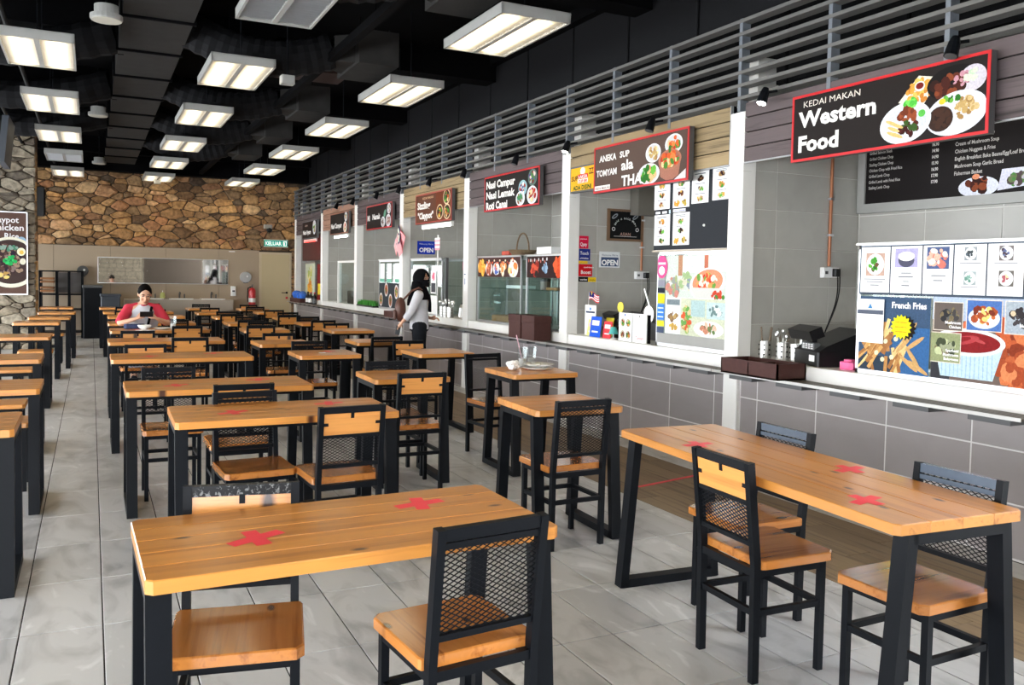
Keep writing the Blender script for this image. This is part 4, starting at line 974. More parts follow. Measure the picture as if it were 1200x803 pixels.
socket(YP[1], 5.53, 1.62, 2.98, ('copper-coloured conduit pipe on the western stall side wall', 'white wall socket with black plug in the western stall'), 1)
socket(YP[2], 5.53, 1.58, 2.98, ('copper-coloured conduit pipe beside the framed chalkboard', 'white wall socket with black plug beneath the framed chalkboard'), 2)
# menu board on the western stall back wall
mbd = thing('menu_board', 'large dark western menu board listing dishes and prices on the stall wall', 'menu board', (5.86, 5.30 - 0.04, 2.12))
wB, hB = 2.45, 0.86
fr = MB(); e = 0.075
fr.box(-0.05, 0.0, -wB, 0, 0, e, HOUSING).box(-0.05, 0, -wB, 0, hB - e, hB, HOUSING).box(-0.05, 0, -e, 0, e, hB - e, HOUSING).box(-0.05, 0, -wB, -wB + e, e, hB - e, HOUSING); fr.build('frame', mbd)
MB().box(-0.035, -0.005, -wB + e, -e, e, hB - e, pcol((0.10, 0.085, 0.085))).build('panel', mbd)
p = Paint((-0.035, -e, e), U_R, V_UP)
items = ['Chicken Chop', 'Fish & Chip with Fried Rice', 'Grilled Salmon Steak', 'Grilled Chicken Chop', 'Sizzling Chicken Chop', 'Chicken Chop with Fried Rice', 'Grilled Lamb Chop', 'Grilled Lamb with Fried Rice', 'Sizzling Lamb Chop']
prices = ['12.90', '14.90', '16.90', '14.90', '14.90', '15.90', '16.90', '17.90', '17.90']
for k, (a, b) in enumerate(zip(items, prices)):
    z = 0.50 - 0.0475 * k; p.text(a, 0.03, z, 0.034, (0.78, 0.77, 0.75), sx=0.78, bold=0.01); p.text(b, 0.62, z, 0.034, (0.85, 0.84, 0.82), bold=0.025, sx=0.8)
for k, a in enumerate(['Western Delight', 'French Fries', 'Cream of Chicken Soup', 'Cream of Mushroom Soup', 'Chicken Nuggets & Fries', 'English Breakfast Bake Beans/Egg/Loaf Bread/Sausages', 'Mushroom Soup Garlic Bread', 'Fisherman Basket']):
    p.text(a, 0.82, 0.545 - 0.055 * k, 0.04, (0.78, 0.77, 0.75), sx=0.8, bold=0.01)
p.ell(1.02, 0.06, 0.16, 0.075, (0.82, 0.83, 0.88), 24); p.blobs(1.02, 0.08, 0.10, 0.06, MEAT, 24, 0.016, 0.04, 61); p.ell(1.0, 0.135, 0.03, 0.02, (0.85, 0.55, 0.4))
p.poly([(1.17, 0.02), (1.50, 0.05), (1.44, 0.17), (1.20, 0.17)], (0.80, 0.80, 0.86)); p.blobs(1.33, 0.095, 0.10, 0.05, [(0.75, 0.72, 0.75), (0.4, 0.45, 0.3), (0.3, 0.25, 0.25), (0.3, 0.5, 0.25)], 30, 0.014, 0.035, 62)
p.poly([(1.52, 0.06), (1.68, 0.03), (1.80, 0.17), (1.62, 0.21)], (0.85, 0.78, 0.72)); p.blobs(1.65, 0.10, 0.10, 0.055, [(0.85, 0.55, 0.42), (0.9, 0.65, 0.5)], 34, 0.012, 0.03, 63); p.ell(1.68, 0.155, 0.03, 0.02, (0.35, 0.12, 0.2)); p.ell(1.95, 0.08, 0.12, 0.06, (0.2, 0.15, 0.15), 20)
p.build('print', mbd)

# --- second stall: soups
dc2, w, h = display_case(5.49, 6.49, 'glass display case plastered with soup posters beneath a black menu panel')
t = MB(); p = Paint((-0.0015, -0.012, 0.12), U_R, V_UP); p.mb = t; p.clip = (0, 0, 0.975, 0.70)
p.rect(0, 0, 0.975, 0.70, (0.86, 0.88, 0.86))
p.rect(0, 0, 0.125, 0.70, (0.60, 0.66, 0.62))
p.rect(0.13, 0.33, 0.845, 0.37, (0.78, 0.82, 0.78)); p.rect(0.30, 0.52, 0.06, 0.18, (0.70, 0.52, 0.40)); p.rect(0.37, 0.55, 0.28, 0.14, (0.90, 0.94, 0.95)); p.rect(0.66, 0.52, 0.05, 0.18, (0.72, 0.42, 0.32)); p.rect(0.72, 0.56, 0.22, 0.13, (0.88, 0.92, 0.95))
p.text('Sup', 0.44, 0.60, 0.05, (0.70, 0.78, 0.85)); p.text('Tomyam', 0.74, 0.60, 0.05, (0.70, 0.78, 0.85), w=0.18)
p.blobs(0.25, 0.43, 0.12, 0.09, [(0.85, 0.87, 0.84), (0.60, 0.65, 0.45), (0.75, 0.5, 0.45), (0.55, 0.58, 0.55)], 34, 0.02, 0.05, 71); p.blobs(0.42, 0.46, 0.10, 0.08, [(0.5, 0.55, 0.6), (0.8, 0.78, 0.7), (0.6, 0.7, 0.5)], 24, 0.02, 0.045, 72)
p.ell(0.70, 0.45, 0.235, 0.14, (0.90, 0.90, 0.90), 30, 0.15); p.ell(0.705, 0.47, 0.20, 0.105, (0.82, 0.55, 0.42), 28, 0.15); p.blobs(0.69, 0.47, 0.17, 0.08, [(0.85, 0.35, 0.2), (0.9, 0.6, 0.35), (0.92, 0.85, 0.78), (0.4, 0.6, 0.25), (0.8, 0.2, 0.15)], 50, 0.014, 0.036, 73)
p.poly([(0.48, 0.42), (0.92, 0.42), (0.86, 0.33), (0.55, 0.33)], (0.80, 0.80, 0.78)); p.blobs(0.85, 0.36, 0.12, 0.03, [(0.75, 0.25, 0.15), (0.3, 0.5, 0.2)], 16, 0.012, 0.03, 74)
p.rect(0.145, 0.02, 0.20, 0.30, (0.92, 0.93, 0.92)); p.rect(0.15, 0.26, 0.19, 0.05, (0.45, 0.50, 0.52)); p.blobs(0.245, 0.16, 0.07, 0.04, NOODLE + [(0.5, 0.4, 0.3)], 16, 0.012, 0.03, 75); p.blobs(0.245, 0.06, 0.07, 0.025, [(0.85, 0.72, 0.35), (0.75, 0.6, 0.3)], 12, 0.012, 0.03, 76)
p.rect(0.36, 0.0, 0.615, 0.325, (0.78, 0.80, 0.70)); p.blobs(0.44, 0.15, 0.07, 0.13, [(0.80, 0.35, 0.2), (0.4, 0.6, 0.3), (0.85, 0.75, 0.55), (0.6, 0.7, 0.4)], 40, 0.015, 0.035, 77)
p.rect(0.50, 0.17, 0.19, 0.14, (0.66, 0.76, 0.76)); p.rect(0.71, 0.16, 0.25, 0.14, (0.72, 0.80, 0.80)); p.blobs(0.83, 0.23, 0.09, 0.05, [(0.4, 0.5, 0.5), (0.85, 0.88, 0.86)], 20, 0.015, 0.03, 78); p.ell(0.74, 0.07, 0.20, 0.07, (0.92, 0.92, 0.88), 24); p.blobs(0.74, 0.075, 0.14, 0.045, [(0.75, 0.5, 0.4), (0.5, 0.4, 0.3), (0.85, 0.7, 0.6), (0.4, 0.5, 0.3)], 30, 0.012, 0.03, 79)
p.ell(0.065, 0.60, 0.085, 0.105, (0.93, 0.32, 0.55), 24); p.rect(0.01, 0.62, 0.11, 0.02, (0.97, 0.85, 0.9)); p.ell(0.065, 0.565, 0.045, 0.04, (0.95, 0.95, 0.95), 14)
for z0, hh, c in ((0.42, 0.06, (0.55, 0.55, 0.6)), (0.365, 0.045, (0.12, 0.14, 0.2)), (0.27, 0.085, (0.95, 0.82, 0.15)), (0.12, 0.14, (0.25, 0.5, 0.85)), (0.06, 0.05, (0.95, 0.85, 0.2)), (0.0, 0.055, (0.3, 0.35, 0.45))): p.rect(0.008, z0, 0.11, hh, c)
for z0 in (0.22, 0.18, 0.14): p.rect(0.02, z0, 0.085, 0.012, (0.8, 0.88, 0.95))
t.build('poster', dc2, label='poster of tomyam bowls with pink badge'); MB().box(-0.001, 0.0, -0.985, -0.012, 0.032, 0.118, HOUSING).build('kick_panel', dc2)
pb = thing('menu_board', 'black menu panel with white food sheets above the soup stall display', 'menu board', (4.655, 6.54, 1.80))
MB().box(0, 0.02, -1.05, 0, 0.0, 0.665, pcol((0.16, 0.17, 0.19))).build('panel', pb); MB().box(-0.02, 0.03, -1.05, 0.0, -0.016, 0.0, mat('tan_ledge', (0.42, 0.36, 0.28), 0.5)).build('ledge', pb)
def pics3(seed, two=False):
    def f(p):
        rg = random.Random(seed)
        for k, z in enumerate((0.21, 0.125, 0.04)):
            if two and k == 2: p.blobs(0.06, z, 0.035, 0.025, [(0.88, 0.55, 0.15), (0.9, 0.65, 0.3)], 12, 0.01, 0.02, seed); p.blobs(0.165, z, 0.035, 0.025, [(0.75, 0.65, 0.3), (0.5, 0.4, 0.2)], 12, 0.01, 0.02, seed + 1); continue
            p.ell(0.115, z, 0.05, 0.028, (0.82, 0.82, 0.80), 16); p.blobs(0.115, z, 0.038, 0.02, [rg.choice(MIX + NOODLE) for _ in range(4)], 14, 0.008, 0.018, seed + k); p.rect(0.05, z + 0.038, 0.13, 0.005, LINE)
    return f
for ya, z0, w_, hh, sd, two in ((-0.0, 0.37, 0.235, 0.27, 81, False), (-0.28, 0.37, 0.235, 0.275, 84, True), (-0.545, 0.39, 0.225, 0.27, 87, False), (-0.82, 0.40, 0.215, 0.26, 90, False), (-0.01, 0.045, 0.235, 0.275, 93, False), (-0.29, 0.04, 0.235, 0.285, 96, True)):
    sheet(pb, ya, z0, w_, hh, [pics3(sd, two)], [(0.04, hh - 0.025, 0.14, 0.006)])
p = Paint((0, -0.02, 0.33), U_R, V_UP); p.rect(0.0, 0, 0.07, 0.022, (0.86, 0.88, 0.92)); p.rect(0.10, 0, 0.07, 0.022, (0.86, 0.88, 0.92)); p.rect(0.20, -0.005, 0.025, 0.035, (0.75, 0.85, 0.95)); p.rect(0.26, 0.002, 0.18, 0.028, (0.86, 0.88, 0.92)); p.text('MENU HARIAN', 0.27, 0.008, 0.018, (0.3, 0.35, 0.6), w=0.16); p.build('price_strip', pb)
MB().ball((-0.003, -0.72, 0.20), 0.012, WHITEP, 8, 5).build('pin', pb)
# framed chalkboard on the partition
cb = thing('chalkboard', 'framed chalkboard with arched white lettering on the second stall side wall', 'chalkboard', (5.07, YP[2], 1.95))
mb = MB(); w_, h_ = 0.46, 0.35; fm = mat('walnut_frame', (0.16, 0.09, 0.045), 0.5)
mb.box(0, w_, -0.03, 0, 0, 0.025, fm).box(0, w_, -0.03, 0, h_ - 0.025, h_, fm).box(0, 0.025, -0.03, 0, 0.025, h_ - 0.025, fm).box(w_ - 0.025, w_, -0.03, 0, 0.025, h_ - 0.025, fm); mb.build('frame', cb)
MB().box(0.02, w_ - 0.02, -0.02, -0.003, 0.02, h_ - 0.02, pcol((0.05, 0.055, 0.06))).build('slate', cb)
p = Paint((0, -0.02, 0), U_B, V_UP)
for k, ch in enumerate('HAVE A NICE MEAL'):
    a = PI * (0.86 - 0.72 * k / 15); p.text(ch, 0.23 + 0.15 * math.cos(a), 0.12 + 0.12 * math.sin(a), 0.03, (0.85, 0.87, 0.85), align='c', bold=0.01)
p.text('ASIAN', 0.23, 0.06, 0.05, (0.75, 0.6, 0.55), align='c'); p.rect(0.08, 0.05, 0.30, 0.004, (0.8, 0.8, 0.8))
for x, z in ((0.09, 0.27), (0.36, 0.27)): p.ell(x, z, 0.045, 0.02, (0.55, 0.58, 0.6), 12, 0.6); p.ell(x, z, 0.03, 0.008, (0.08, 0.08, 0.09), 10, 0.6)
for x in (0.075, 0.385): p.ell(x, 0.13, 0.022, 0.022, (0.8, 0.8, 0.8), 12); p.ell(x, 0.13, 0.014, 0.014, (0.06, 0.06, 0.07), 10)
p.build('chalk_print', cb)
tag(MB().bev(5.36, 5.66, YP[2] - 0.16, YP[2] - 0.002, 2.24, 2.55, 0.01, mat('weathered_box', (0.13, 0.12, 0.10), 0.7)).build('wall_box'), 'weathered grey-brown box high on the wall above the framed chalkboard', 'box')
def open_sign(x0, y, z0, w_, h_, label, face, ink, band):
    t = thing('open_sign', label, 'sign', (x0, y, z0))
    MB().bev(0, w_, -0.012, 0, 0, h_, 0.01, pcol(face)).build('plate', t)
    p = Paint((0, -0.012, 0), U_B, V_UP)
    if band: p.rect(0.02, 0.015, w_ - 0.04, h_ * 0.56, band)
    p.text("Welcome We're", w_ / 2, h_ * 0.72, h_ * 0.18, ink if not band else band, w=w_ * 0.8, align='c'); 
    p.text('OPEN', w_ / 2, h_ * 0.16, h_ * 0.46, (0.95, 0.95, 0.95), w=w_ * 0.8, bold=0.04, align='c'); p.build('print', t)
open_sign(4.98, YP[2], 1.655, 0.265, 0.175, 'white and grey OPEN sign on the second stall side wall', (0.86, 0.87, 0.88), (0.3, 0.35, 0.45), (0.25, 0.32, 0.45))
# payment stickers on the partition edge
def sticker(x, y, z, w_, h_, c, txt, tc, label, nm='payment_sticker'):
    t = MB().box(x, x + w_, y - 0.003, y, z, z + h_, pcol(c)); p = Paint((x, y - 0.003, z), U_B, V_UP); p.mb = t
    for k, (s, fx, fz, fh) in enumerate(txt): p.text(s, w_ * fx, h_ * fz, h_ * fh, tc, w=w_ * 0.75, bold=0.02)
    return tag(t.build(nm), label, 'sticker')
sticker(4.725, YP[2], 1.855, 0.115, 0.135, (0.82, 0.08, 0.25), [('payment', 0.1, 0.72, 0.14), ('Qpay', 0.1, 0.2, 0.4)], (0.95, 0.9, 0.9), 'pinkish red payment sticker, topmost on the stall wall edge')
sticker(4.725, YP[2], 1.725, 0.14, 0.125, (0.12, 0.18, 0.5), [('Touch', 0.1, 0.5, 0.4), ('eWallet', 0.1, 0.12, 0.22)], (0.9, 0.92, 0.95), 'dark blue Touch payment sticker under the topmost red one')
sticker(4.725, YP[2], 1.69, 0.11, 0.03, (0.95, 0.72, 0.2), [], (0.9, 0.9, 0.9), 'thin orange sticker strip under the dark blue sticker')
sticker(4.725, YP[2], 1.555, 0.17, 0.13, (0.80, 0.07, 0.12), [('cashless', 0.35, 0.7, 0.16), ('Boost', 0.15, 0.2, 0.42)], (0.95, 0.93, 0.93), 'bright red Boost payment sticker on the stall wall edge')
sticker(4.725, YP[2], 1.495, 0.12, 0.052, (0.05, 0.05, 0.05), [('wechat', 0.15, 0.3, 0.5)], (0.9, 0.9, 0.9), 'black arrow-shaped sticker under the Boost sticker')
sticker(4.846, YP[2], 1.495, 0.10, 0.05, (0.95, 0.75, 0.1), [('maybe', 0.15, 0.3, 0.5)], (0.5, 0.4, 0.1), 'yellow sticker beside the black one')
# counter clutter of the second stall
def flag(parent_loc, h_, label, rz=0.0, tilt=0.0):
    t = thing('hand_flag', label, 'flag', parent_loc, rz)
    MB().tube([(0, 0, 0), (tilt, 0, h_)], 0.004, 6, WHITEP).build('stick', t)
    mb = MB(); n = 8; w_, hh = 0.13, 0.085
    def P(u, v): return (tilt + u * w_ * 0.35, -u * w_, h_ - hh + v * hh - 0.03 * u + 0.012 * math.sin(u * 6))
    for k in range(7):
        M = pcol((0.80, 0.12, 0.16)) if k % 2 == 0 else pcol((0.92, 0.92, 0.92))
        for j in range(n): mb.add([P(j / n, 1 - (k + 1) / 7), P((j + 1) / n, 1 - (k + 1) / 7), P((j + 1) / n, 1 - k / 7), P(j / n, 1 - k / 7)], [(0, 1, 2, 3)], M)
    mb.build('cloth', t)
    mb = MB(); mb.add([Vector(P(0, 0.43)) + Vector((-0.002, 0, 0)), Vector(P(0.5, 0.43)) + Vector((-0.002, 0, 0)), Vector(P(0.5, 1)) + Vector((-0.002, 0, 0)), Vector(P(0, 1)) + Vector((-0.002, 0, 0))], [(0, 1, 2, 3)], pcol((0.10, 0.12, 0.42)))
    mb.add([Vector(P(0.25, 0.72)) + Vector((-0.003, 0.015 * math.cos(q), 0.02 * math.sin(q))) for q in [2 * PI * i / 8 for i in range(8)]], [tuple(range(8))], pcol((0.93, 0.80, 0.2))); mb.build('canton', t)
qs = thing('counter_card', 'white upright card with blue mark on the second stall counter', 'card', (4.76, 8.00 - 0.28, SZ))
MB().bar((0, 0, 0.16), (0, -0.001, 0.16), 0.004, 0.32, PAPER) if False else None
t = MB().box(0, 0.006, -0.03, 0.19, 0, 0.32, PAPER); p = Paint((0, 0.19, 0), U_R, V_UP); p.mb = t; p.rect(0.02, 0.235, 0.18, 0.02, (0.2, 0.25, 0.35)); p.ell(0.11, 0.28, 0.018, 0.018, (0.25, 0.5, 0.8), 10); t.build('card', qs); MB().box(0.006, 0.06, -0.02, 0.18, 0, 0.01, PAPER).build('foot', qs)
flag((4.80, 7.93, SZ), 0.46, 'small striped flag behind the white counter card', 0, 0.02)
def leaflet(y, w_, h_, c, label, x=4.70, mark=None):
    t = thing('leaflet_stand', label, 'leaflet', (x, y, SZ))
    mb = MB(); mb.bar((0.03, -w_ / 2, 0), (0.055, -w_ / 2, h_), 0.006, w_, pcol(c), upv=(0, 1, 0)); mb.build('card', t)
    p = Paint((0.0265 - 0.001, 0, 0.004), U_R, (0.025 / h_, 0, 1)); 
    p.rect(w_ * 0.15, h_ * 0.55, w_ * 0.7, h_ * 0.25, mark or (0.9, 0.9, 0.95)); p.rect(w_ * 0.2, h_ * 0.2, w_ * 0.6, h_ * 0.08, (0.92, 0.92, 0.92)); p.build('print', t)
    MB().box(0.03, 0.10, -w_, 0, 0, 0.006, WHITEP).build('foot', t)
leaflet(7.80, 0.16, 0.17, (0.93, 0.88, 0.55), 'pale yellow leaflet beside the white counter card', 4.69, (0.85, 0.7, 0.8))
leaflet(7.66, 0.20, 0.21, (0.13, 0.35, 0.82), 'bright blue leaflet with white print on the second stall counter', 4.64)
leaflet(7.44, 0.15, 0.17, (0.85, 0.25, 0.28), 'red leaflet beside the bright blue leaflet', 4.66)
leaflet(7.56, 0.14, 0.20, (0.93, 0.82, 0.25), 'yellow and blue leaflet behind the bright blue leaflet', 4.76, (0.3, 0.5, 0.8))
pdl = thing('yellow_paddle', 'oval yellow paddle sign over the second stall cash register', 'sign', (4.86, 7.38, 1.165))
MB().lathe([(0.055, 0), (0.055, 0.008)], 18, pcol((0.93, 0.82, 0.35)), (0, 0, 0.08), 'x').build('disc', pdl); MB().tube([(0.004, 0, -0.06), (0.004, 0, 0.04)], 0.005, 6, WHITEP).build('stick', pdl)
c2 = thing('cash_register', 'black angular cash register behind the leaflets of the soup stall', 'register', (4.98, 7.52, SZ), -0.2)
MB().bev(-0.15, 0.19, -0.20, 0.20, 0, 0.10, 0.012, BLACKP).build('drawer', c2)
mb = MB(); mb.add([(-0.14, -0.20, 0.10), (0.19, -0.20, 0.10), (0.19, 0.20, 0.10), (-0.14, 0.20, 0.10), (-0.10, -0.20, 0.14), (0.19, -0.20, 0.26), (0.19, 0.20, 0.26), (-0.10, 0.20, 0.14)], [(4, 5, 6, 7), (0, 1, 5, 4), (1, 2, 6, 5), (2, 3, 7, 6), (3, 0, 4, 7)], BLACKP); mb.build('keyboard_housing', c2)
MB().bar((-0.10, -0.12, 0.22), (-0.10, 0.2, 0.22), 0.08, 0.06, BLACKP, upv=(-0.4, 0, 1)).build('customer_display', c2); MB().box(-0.10, -0.06, 0.0, 0.06, 0.10, 0.20, BLACKP).build('display_stem', c2)
for y, lab, pc in ((6.98, 'white menu stand with four food pictures beside the teal lamp', True), (6.74, 'plain white menu stand with red script beside the poster-covered case', False)):
    ms = thing('menu_stand', lab, 'menu stand', (4.66, y + 0.115, SZ))
    t = MB().box(0, 0.012, -0.225, 0, 0, 0.275, PAPER); p = Paint((0, 0, 0), U_R, V_UP); p.mb = t
    if pc:
        for a in (0.03, 0.125):
            for b in (0.02, 0.135): p.ell(a + 0.04, b + 0.045, 0.042, 0.04, (0.75, 0.72, 0.66), 14); p.blobs(a + 0.04, b + 0.045, 0.03, 0.03, MIX, 14, 0.008, 0.018, int(a * 1000 + b * 100))
        p.ell(0.11, 0.255, 0.012, 0.012, (0.25, 0.4, 0.75), 8)
    else: p.text('Tomyam', 0.05, 0.03, 0.045, (0.85, 0.35, 0.4), w=0.13); p.rect(0.10, 0.245, 0.02, 0.012, (0.3, 0.3, 0.3)); p.rect(0.06, 0.20, 0.10, 0.003, LINE)
    t.build('face', ms); MB().box(0.012, 0.05, -0.225, -0.215, 0, 0.27, BLACKP).box(0.012, 0.05, -0.01, 0, 0, 0.27, BLACKP).build('stand', ms)
tl = thing('table_lamp', 'tiny teal shaded lamp on the second stall counter', 'lamp', (4.66, 7.19, SZ))
MB().lathe([(0.035, 0), (0.03, 0.008), (0.006, 0.012), (0.006, 0.07)], 12, WHITEP).build('base', tl); MB().lathe([(0.048, 0.055), (0.026, 0.125)], 16, TEAL).build('shade', tl)
pn = thing('saucepan', 'steel saucepan with upright handle behind the menu stands', 'pan', (4.98, 6.98, SZ + 0.20))
mb = MB(); mb.lathe([(0.0, -0.05), (0.085, -0.05), (0.09, 0.04), (0.085, 0.04), (0.08, -0.042)], 18, STAIN, (0, 0, 0.06), 'x'); mb.build('bowl', pn); MB().tube([(0.0, 0.05, 0.13), (-0.02, 0.12, 0.31)], 0.010, 8, STAIN).build('handle', pn)
MB().box(0.02, 0.12, -0.10, 0.10, -0.20, -0.035, GREYD).build('stand', pn)
fn = thing('steel_bowl', 'white round bowl beside the poster-covered display case', 'bowl', (4.98, 6.62, SZ + 0.22))
MB().lathe([(0.03, 0.03), (0.085, -0.02), (0.09, -0.025), (0.08, -0.015), (0.028, 0.035)], 20, WHITEP, (0, 0, 0.06), 'x').build('bowl', fn); MB().box(-0.02, 0.06, -0.06, 0.06, -0.22, -0.02, GREYD).build('stand', fn)

# --- third stall: two glass cases with a food banner
def banner(parent, y, w_, z, h_, items, bgc, seed):
    t = MB(); p = Paint((-0.0015, y, z), U_R, V_UP); p.mb = t; p.clip = (0, 0, w_, h_); p.rect(0, 0, w_, h_, bgc)
    for fx, r, cols, pl_ in items:
        if pl_: p.ell(w_ * fx, h_ * 0.42, r, r * 0.8, (0.88, 0.86, 0.84), 18)
        p.blobs(w_ * fx, h_ * 0.45, r * 0.8, r * 0.75, cols, 18, r * 0.2, r * 0.42, seed + int(fx * 100))
    return t, p
dc3, w, h = display_case(9.27, 10.58, 'glass food case with shelf and orange food banner, third stall')
t, p = banner(dc3, -0.02, 1.26, 0.60, 0.25, [(0.10, 0.14, [(0.92, 0.70, 0.3), (0.85, 0.55, 0.2)], False), (0.28, 0.11, [(0.85, 0.5, 0.35), (0.6, 0.3, 0.2)], True), (0.46, 0.10, [(0.3, 0.4, 0.7), (0.85, 0.85, 0.8), (0.8, 0.4, 0.2)], True), (0.62, 0.11, [(0.92, 0.85, 0.75), (0.9, 0.55, 0.3)], False), (0.85, 0.14, [(0.95, 0.8, 0.55), (0.88, 0.5, 0.25), (0.9, 0.9, 0.9)], True)], (0.26, 0.15, 0.14), 101)
for k in range(16): p.ell(0.3 + 0.055 * k, 0.19 + 0.02 * math.sin(k * 2), 0.02, 0.014, [(0.85, 0.35, 0.2), (0.95, 0.85, 0.75), (0.6, 0.25, 0.2)][k % 3], 8)
t.build('banner', dc3)
for x, y, z, lab in ((4.80, 9.75, 0.51, 'white tray on the shelf of the third stall glass case'),): tag(MB().bev(x, x + 0.22, y - 0.22, y + 0.22, SZ + h * 0.52 + 0.010, SZ + h * 0.52 + 0.05, 0.02, WHITEP).build('food_tray'), lab, 'tray')
tag(MB().bev(4.78, 5.02, 9.55, 10.35, SZ + 0.014, SZ + 0.10, 0.02, mat('bread_brown', (0.30, 0.17, 0.08), 0.7, 0, 0.4, 40)).build('bread_tray'), 'long tray of brown food at the bottom of the glass case', 'tray')
bag = MB().ball((4.80, 10.22, SZ + 0.115 + 0.15), (0.08, 0.16, 0.16), PLASTICFILM, 12, 8); bag.lathe([(0.10, 0.10), (0.03, 0.27), (0.07, 0.32)], 10, PLASTICFILM, (4.80, 10.22, SZ + 0.14), closed=False); tag(bag.build('plastic_bag', smooth=True), 'clear plastic bag inside the third stall glass case', 'bag')
dc4, w, h = display_case(8.19, 9.14, 'narrower glass case with dark banner beside the brown stacked boxes')
t, p = banner(dc4, -0.02, 0.91, 0.60, 0.25, [(0.22, 0.14, [(0.55, 0.15, 0.1), (0.15, 0.1, 0.08), (0.75, 0.3, 0.2)], False), (0.50, 0.09, [(0.55, 0.65, 0.75), (0.4, 0.5, 0.6)], False), (0.84, 0.15, [(0.85, 0.35, 0.18), (0.75, 0.25, 0.1)], False)], (0.16, 0.07, 0.07), 121)
for k in range(10): p.ell(0.05 + 0.05 * k, 0.20 + 0.015 * math.sin(k * 3), 0.014, 0.02, [(0.7, 0.4, 0.35), (0.85, 0.85, 0.85)][k % 2], 8)
t.build('banner', dc4)
btl = thing('sauce_bottle', 'pale plastic bottle on the shelf of the narrower glass case', 'bottle', (4.83, 8.42, SZ + h * 0.52 + 0.009)); MB().lathe([(0.035, 0), (0.037, 0.01), (0.037, 0.12), (0.014, 0.16), (0.014, 0.18)], 14, mat('milky_plastic', (0.70, 0.72, 0.74), 0.3)).build('body', btl); MB().lathe([(0.016, 0.18), (0.016, 0.205)], 12, WHITEP).build('cap', btl)
jar = thing('food_jar', 'dark lidded jar on the shelf of the narrower glass case', 'jar', (4.86, 9.0, SZ + h * 0.52 + 0.009)); MB().lathe([(0.06, 0), (0.062, 0.01), (0.062, 0.10)], 14, mat('sauce_brown', (0.10, 0.06, 0.04), 0.3)).build('body', jar); MB().lathe([(0.064, 0.10), (0.064, 0.13)], 14, BLACKP).build('lid', jar)
tag(MB().bev(4.80, 5.0, 8.62, 8.88, SZ + h * 0.52 + 0.009, SZ + h * 0.52 + 0.04, 0.01, mat('pastry', (0.32, 0.16, 0.06), 0.7, 0, 0.4, 30)).build('pastry_tray'), 'small tray of brown pastries on the narrower case shelf', 'tray')
rc = thing('rice_cooker', 'round black pot at the back of the narrower glass case', 'pot', (5.30, 8.55, SZ + 0.02)); MB().lathe([(0.10, 0), (0.13, 0.02), (0.135, 0.12), (0.125, 0.15)], 20, BLACKP).build('body', rc); MB().lathe([(0.14, 0.15), (0.12, 0.19), (0.05, 0.215)], 20, GREYD).build('lid', rc)
struct(MB().box(5.06, 5.87, 0.6, YB, 0.05, 0.925, STAIN).build('trim_60'))
bx = thing('brown_box', 'tall dark brown lidded box on the tray shelf by the second column', 'box', (4.46, 8.48, 0.836))
MB().bev(-0.10, 0.115, -0.16, 0.14, 0, 0.19, 0.006, BROWNBOX).build('body', bx); MB().bev(-0.105, 0.12, -0.165, 0.145, 0.19, 0.27, 0.006, BROWNBOX).build('lid', bx)
bx = thing('brown_box', 'second dark brown lidded box beside the column, right behind the tall one', 'box', (4.46, 8.82, 0.836))
MB().bev(-0.10, 0.115, -0.16, 0.14, 0, 0.19, 0.006, BROWNBOX).build('body', bx); MB().bev(-0.105, 0.12, -0.165, 0.145, 0.19, 0.27, 0.006, BROWNBOX).build('lid', bx)
bk = thing('wicker_basket', 'round-handled basket with red cloth on top of the glass case', 'basket', (4.86, 9.62, 1.803))
WK = mat('wicker', (0.17, 0.11, 0.06), 0.8, 0, 0.4, 60)
MB().lathe([(0.13, 0), (0.17, 0.05), (0.18, 0.07), (0.16, 0.06), (0.12, 0.012)], 20, WK).build('bowl', bk); MB().tube([(0, 0.17 * math.cos(a), 0.06 + 0.22 * math.sin(a)) for a in [PI * k / 16 for k in range(17)]], 0.010, 8, WK).build('handle', bk)
tag(MB().bev(-0.08, 0.08, -0.09, 0.09, 0, 0.06, 0.03, mat('red_packet', (0.50, 0.06, 0.03), 0.5)).build('red_packet'), 'small red packet on top of the glass case beside the basket', 'packet').location = (4.82, 9.92, 1.803)
tag(MB().box(-0.06, 0.06, -0.18, 0.18, 0, 0.09, PAPER).build('paper_box'), 'flat white paper box on the narrower glass case', 'box').location = (4.86, 8.95, 1.803)
vc = tag(MB().box(4.5845 - 0.003, 4.5845, 10.775, 10.835, 1.33, 1.63, PAPER).box(4.5845 - 0.0034, 4.5845 - 0.003, 10.78, 10.83, 1.55, 1.565, pcol((0.25, 0.35, 0.5))).box(4.5845 - 0.0034, 4.5845 - 0.003, 10.79, 10.82, 1.42, 1.50, pcol((0.6, 0.66, 0.76))).build('column_notice'), 'narrow white notice stuck on the third white column', 'notice')

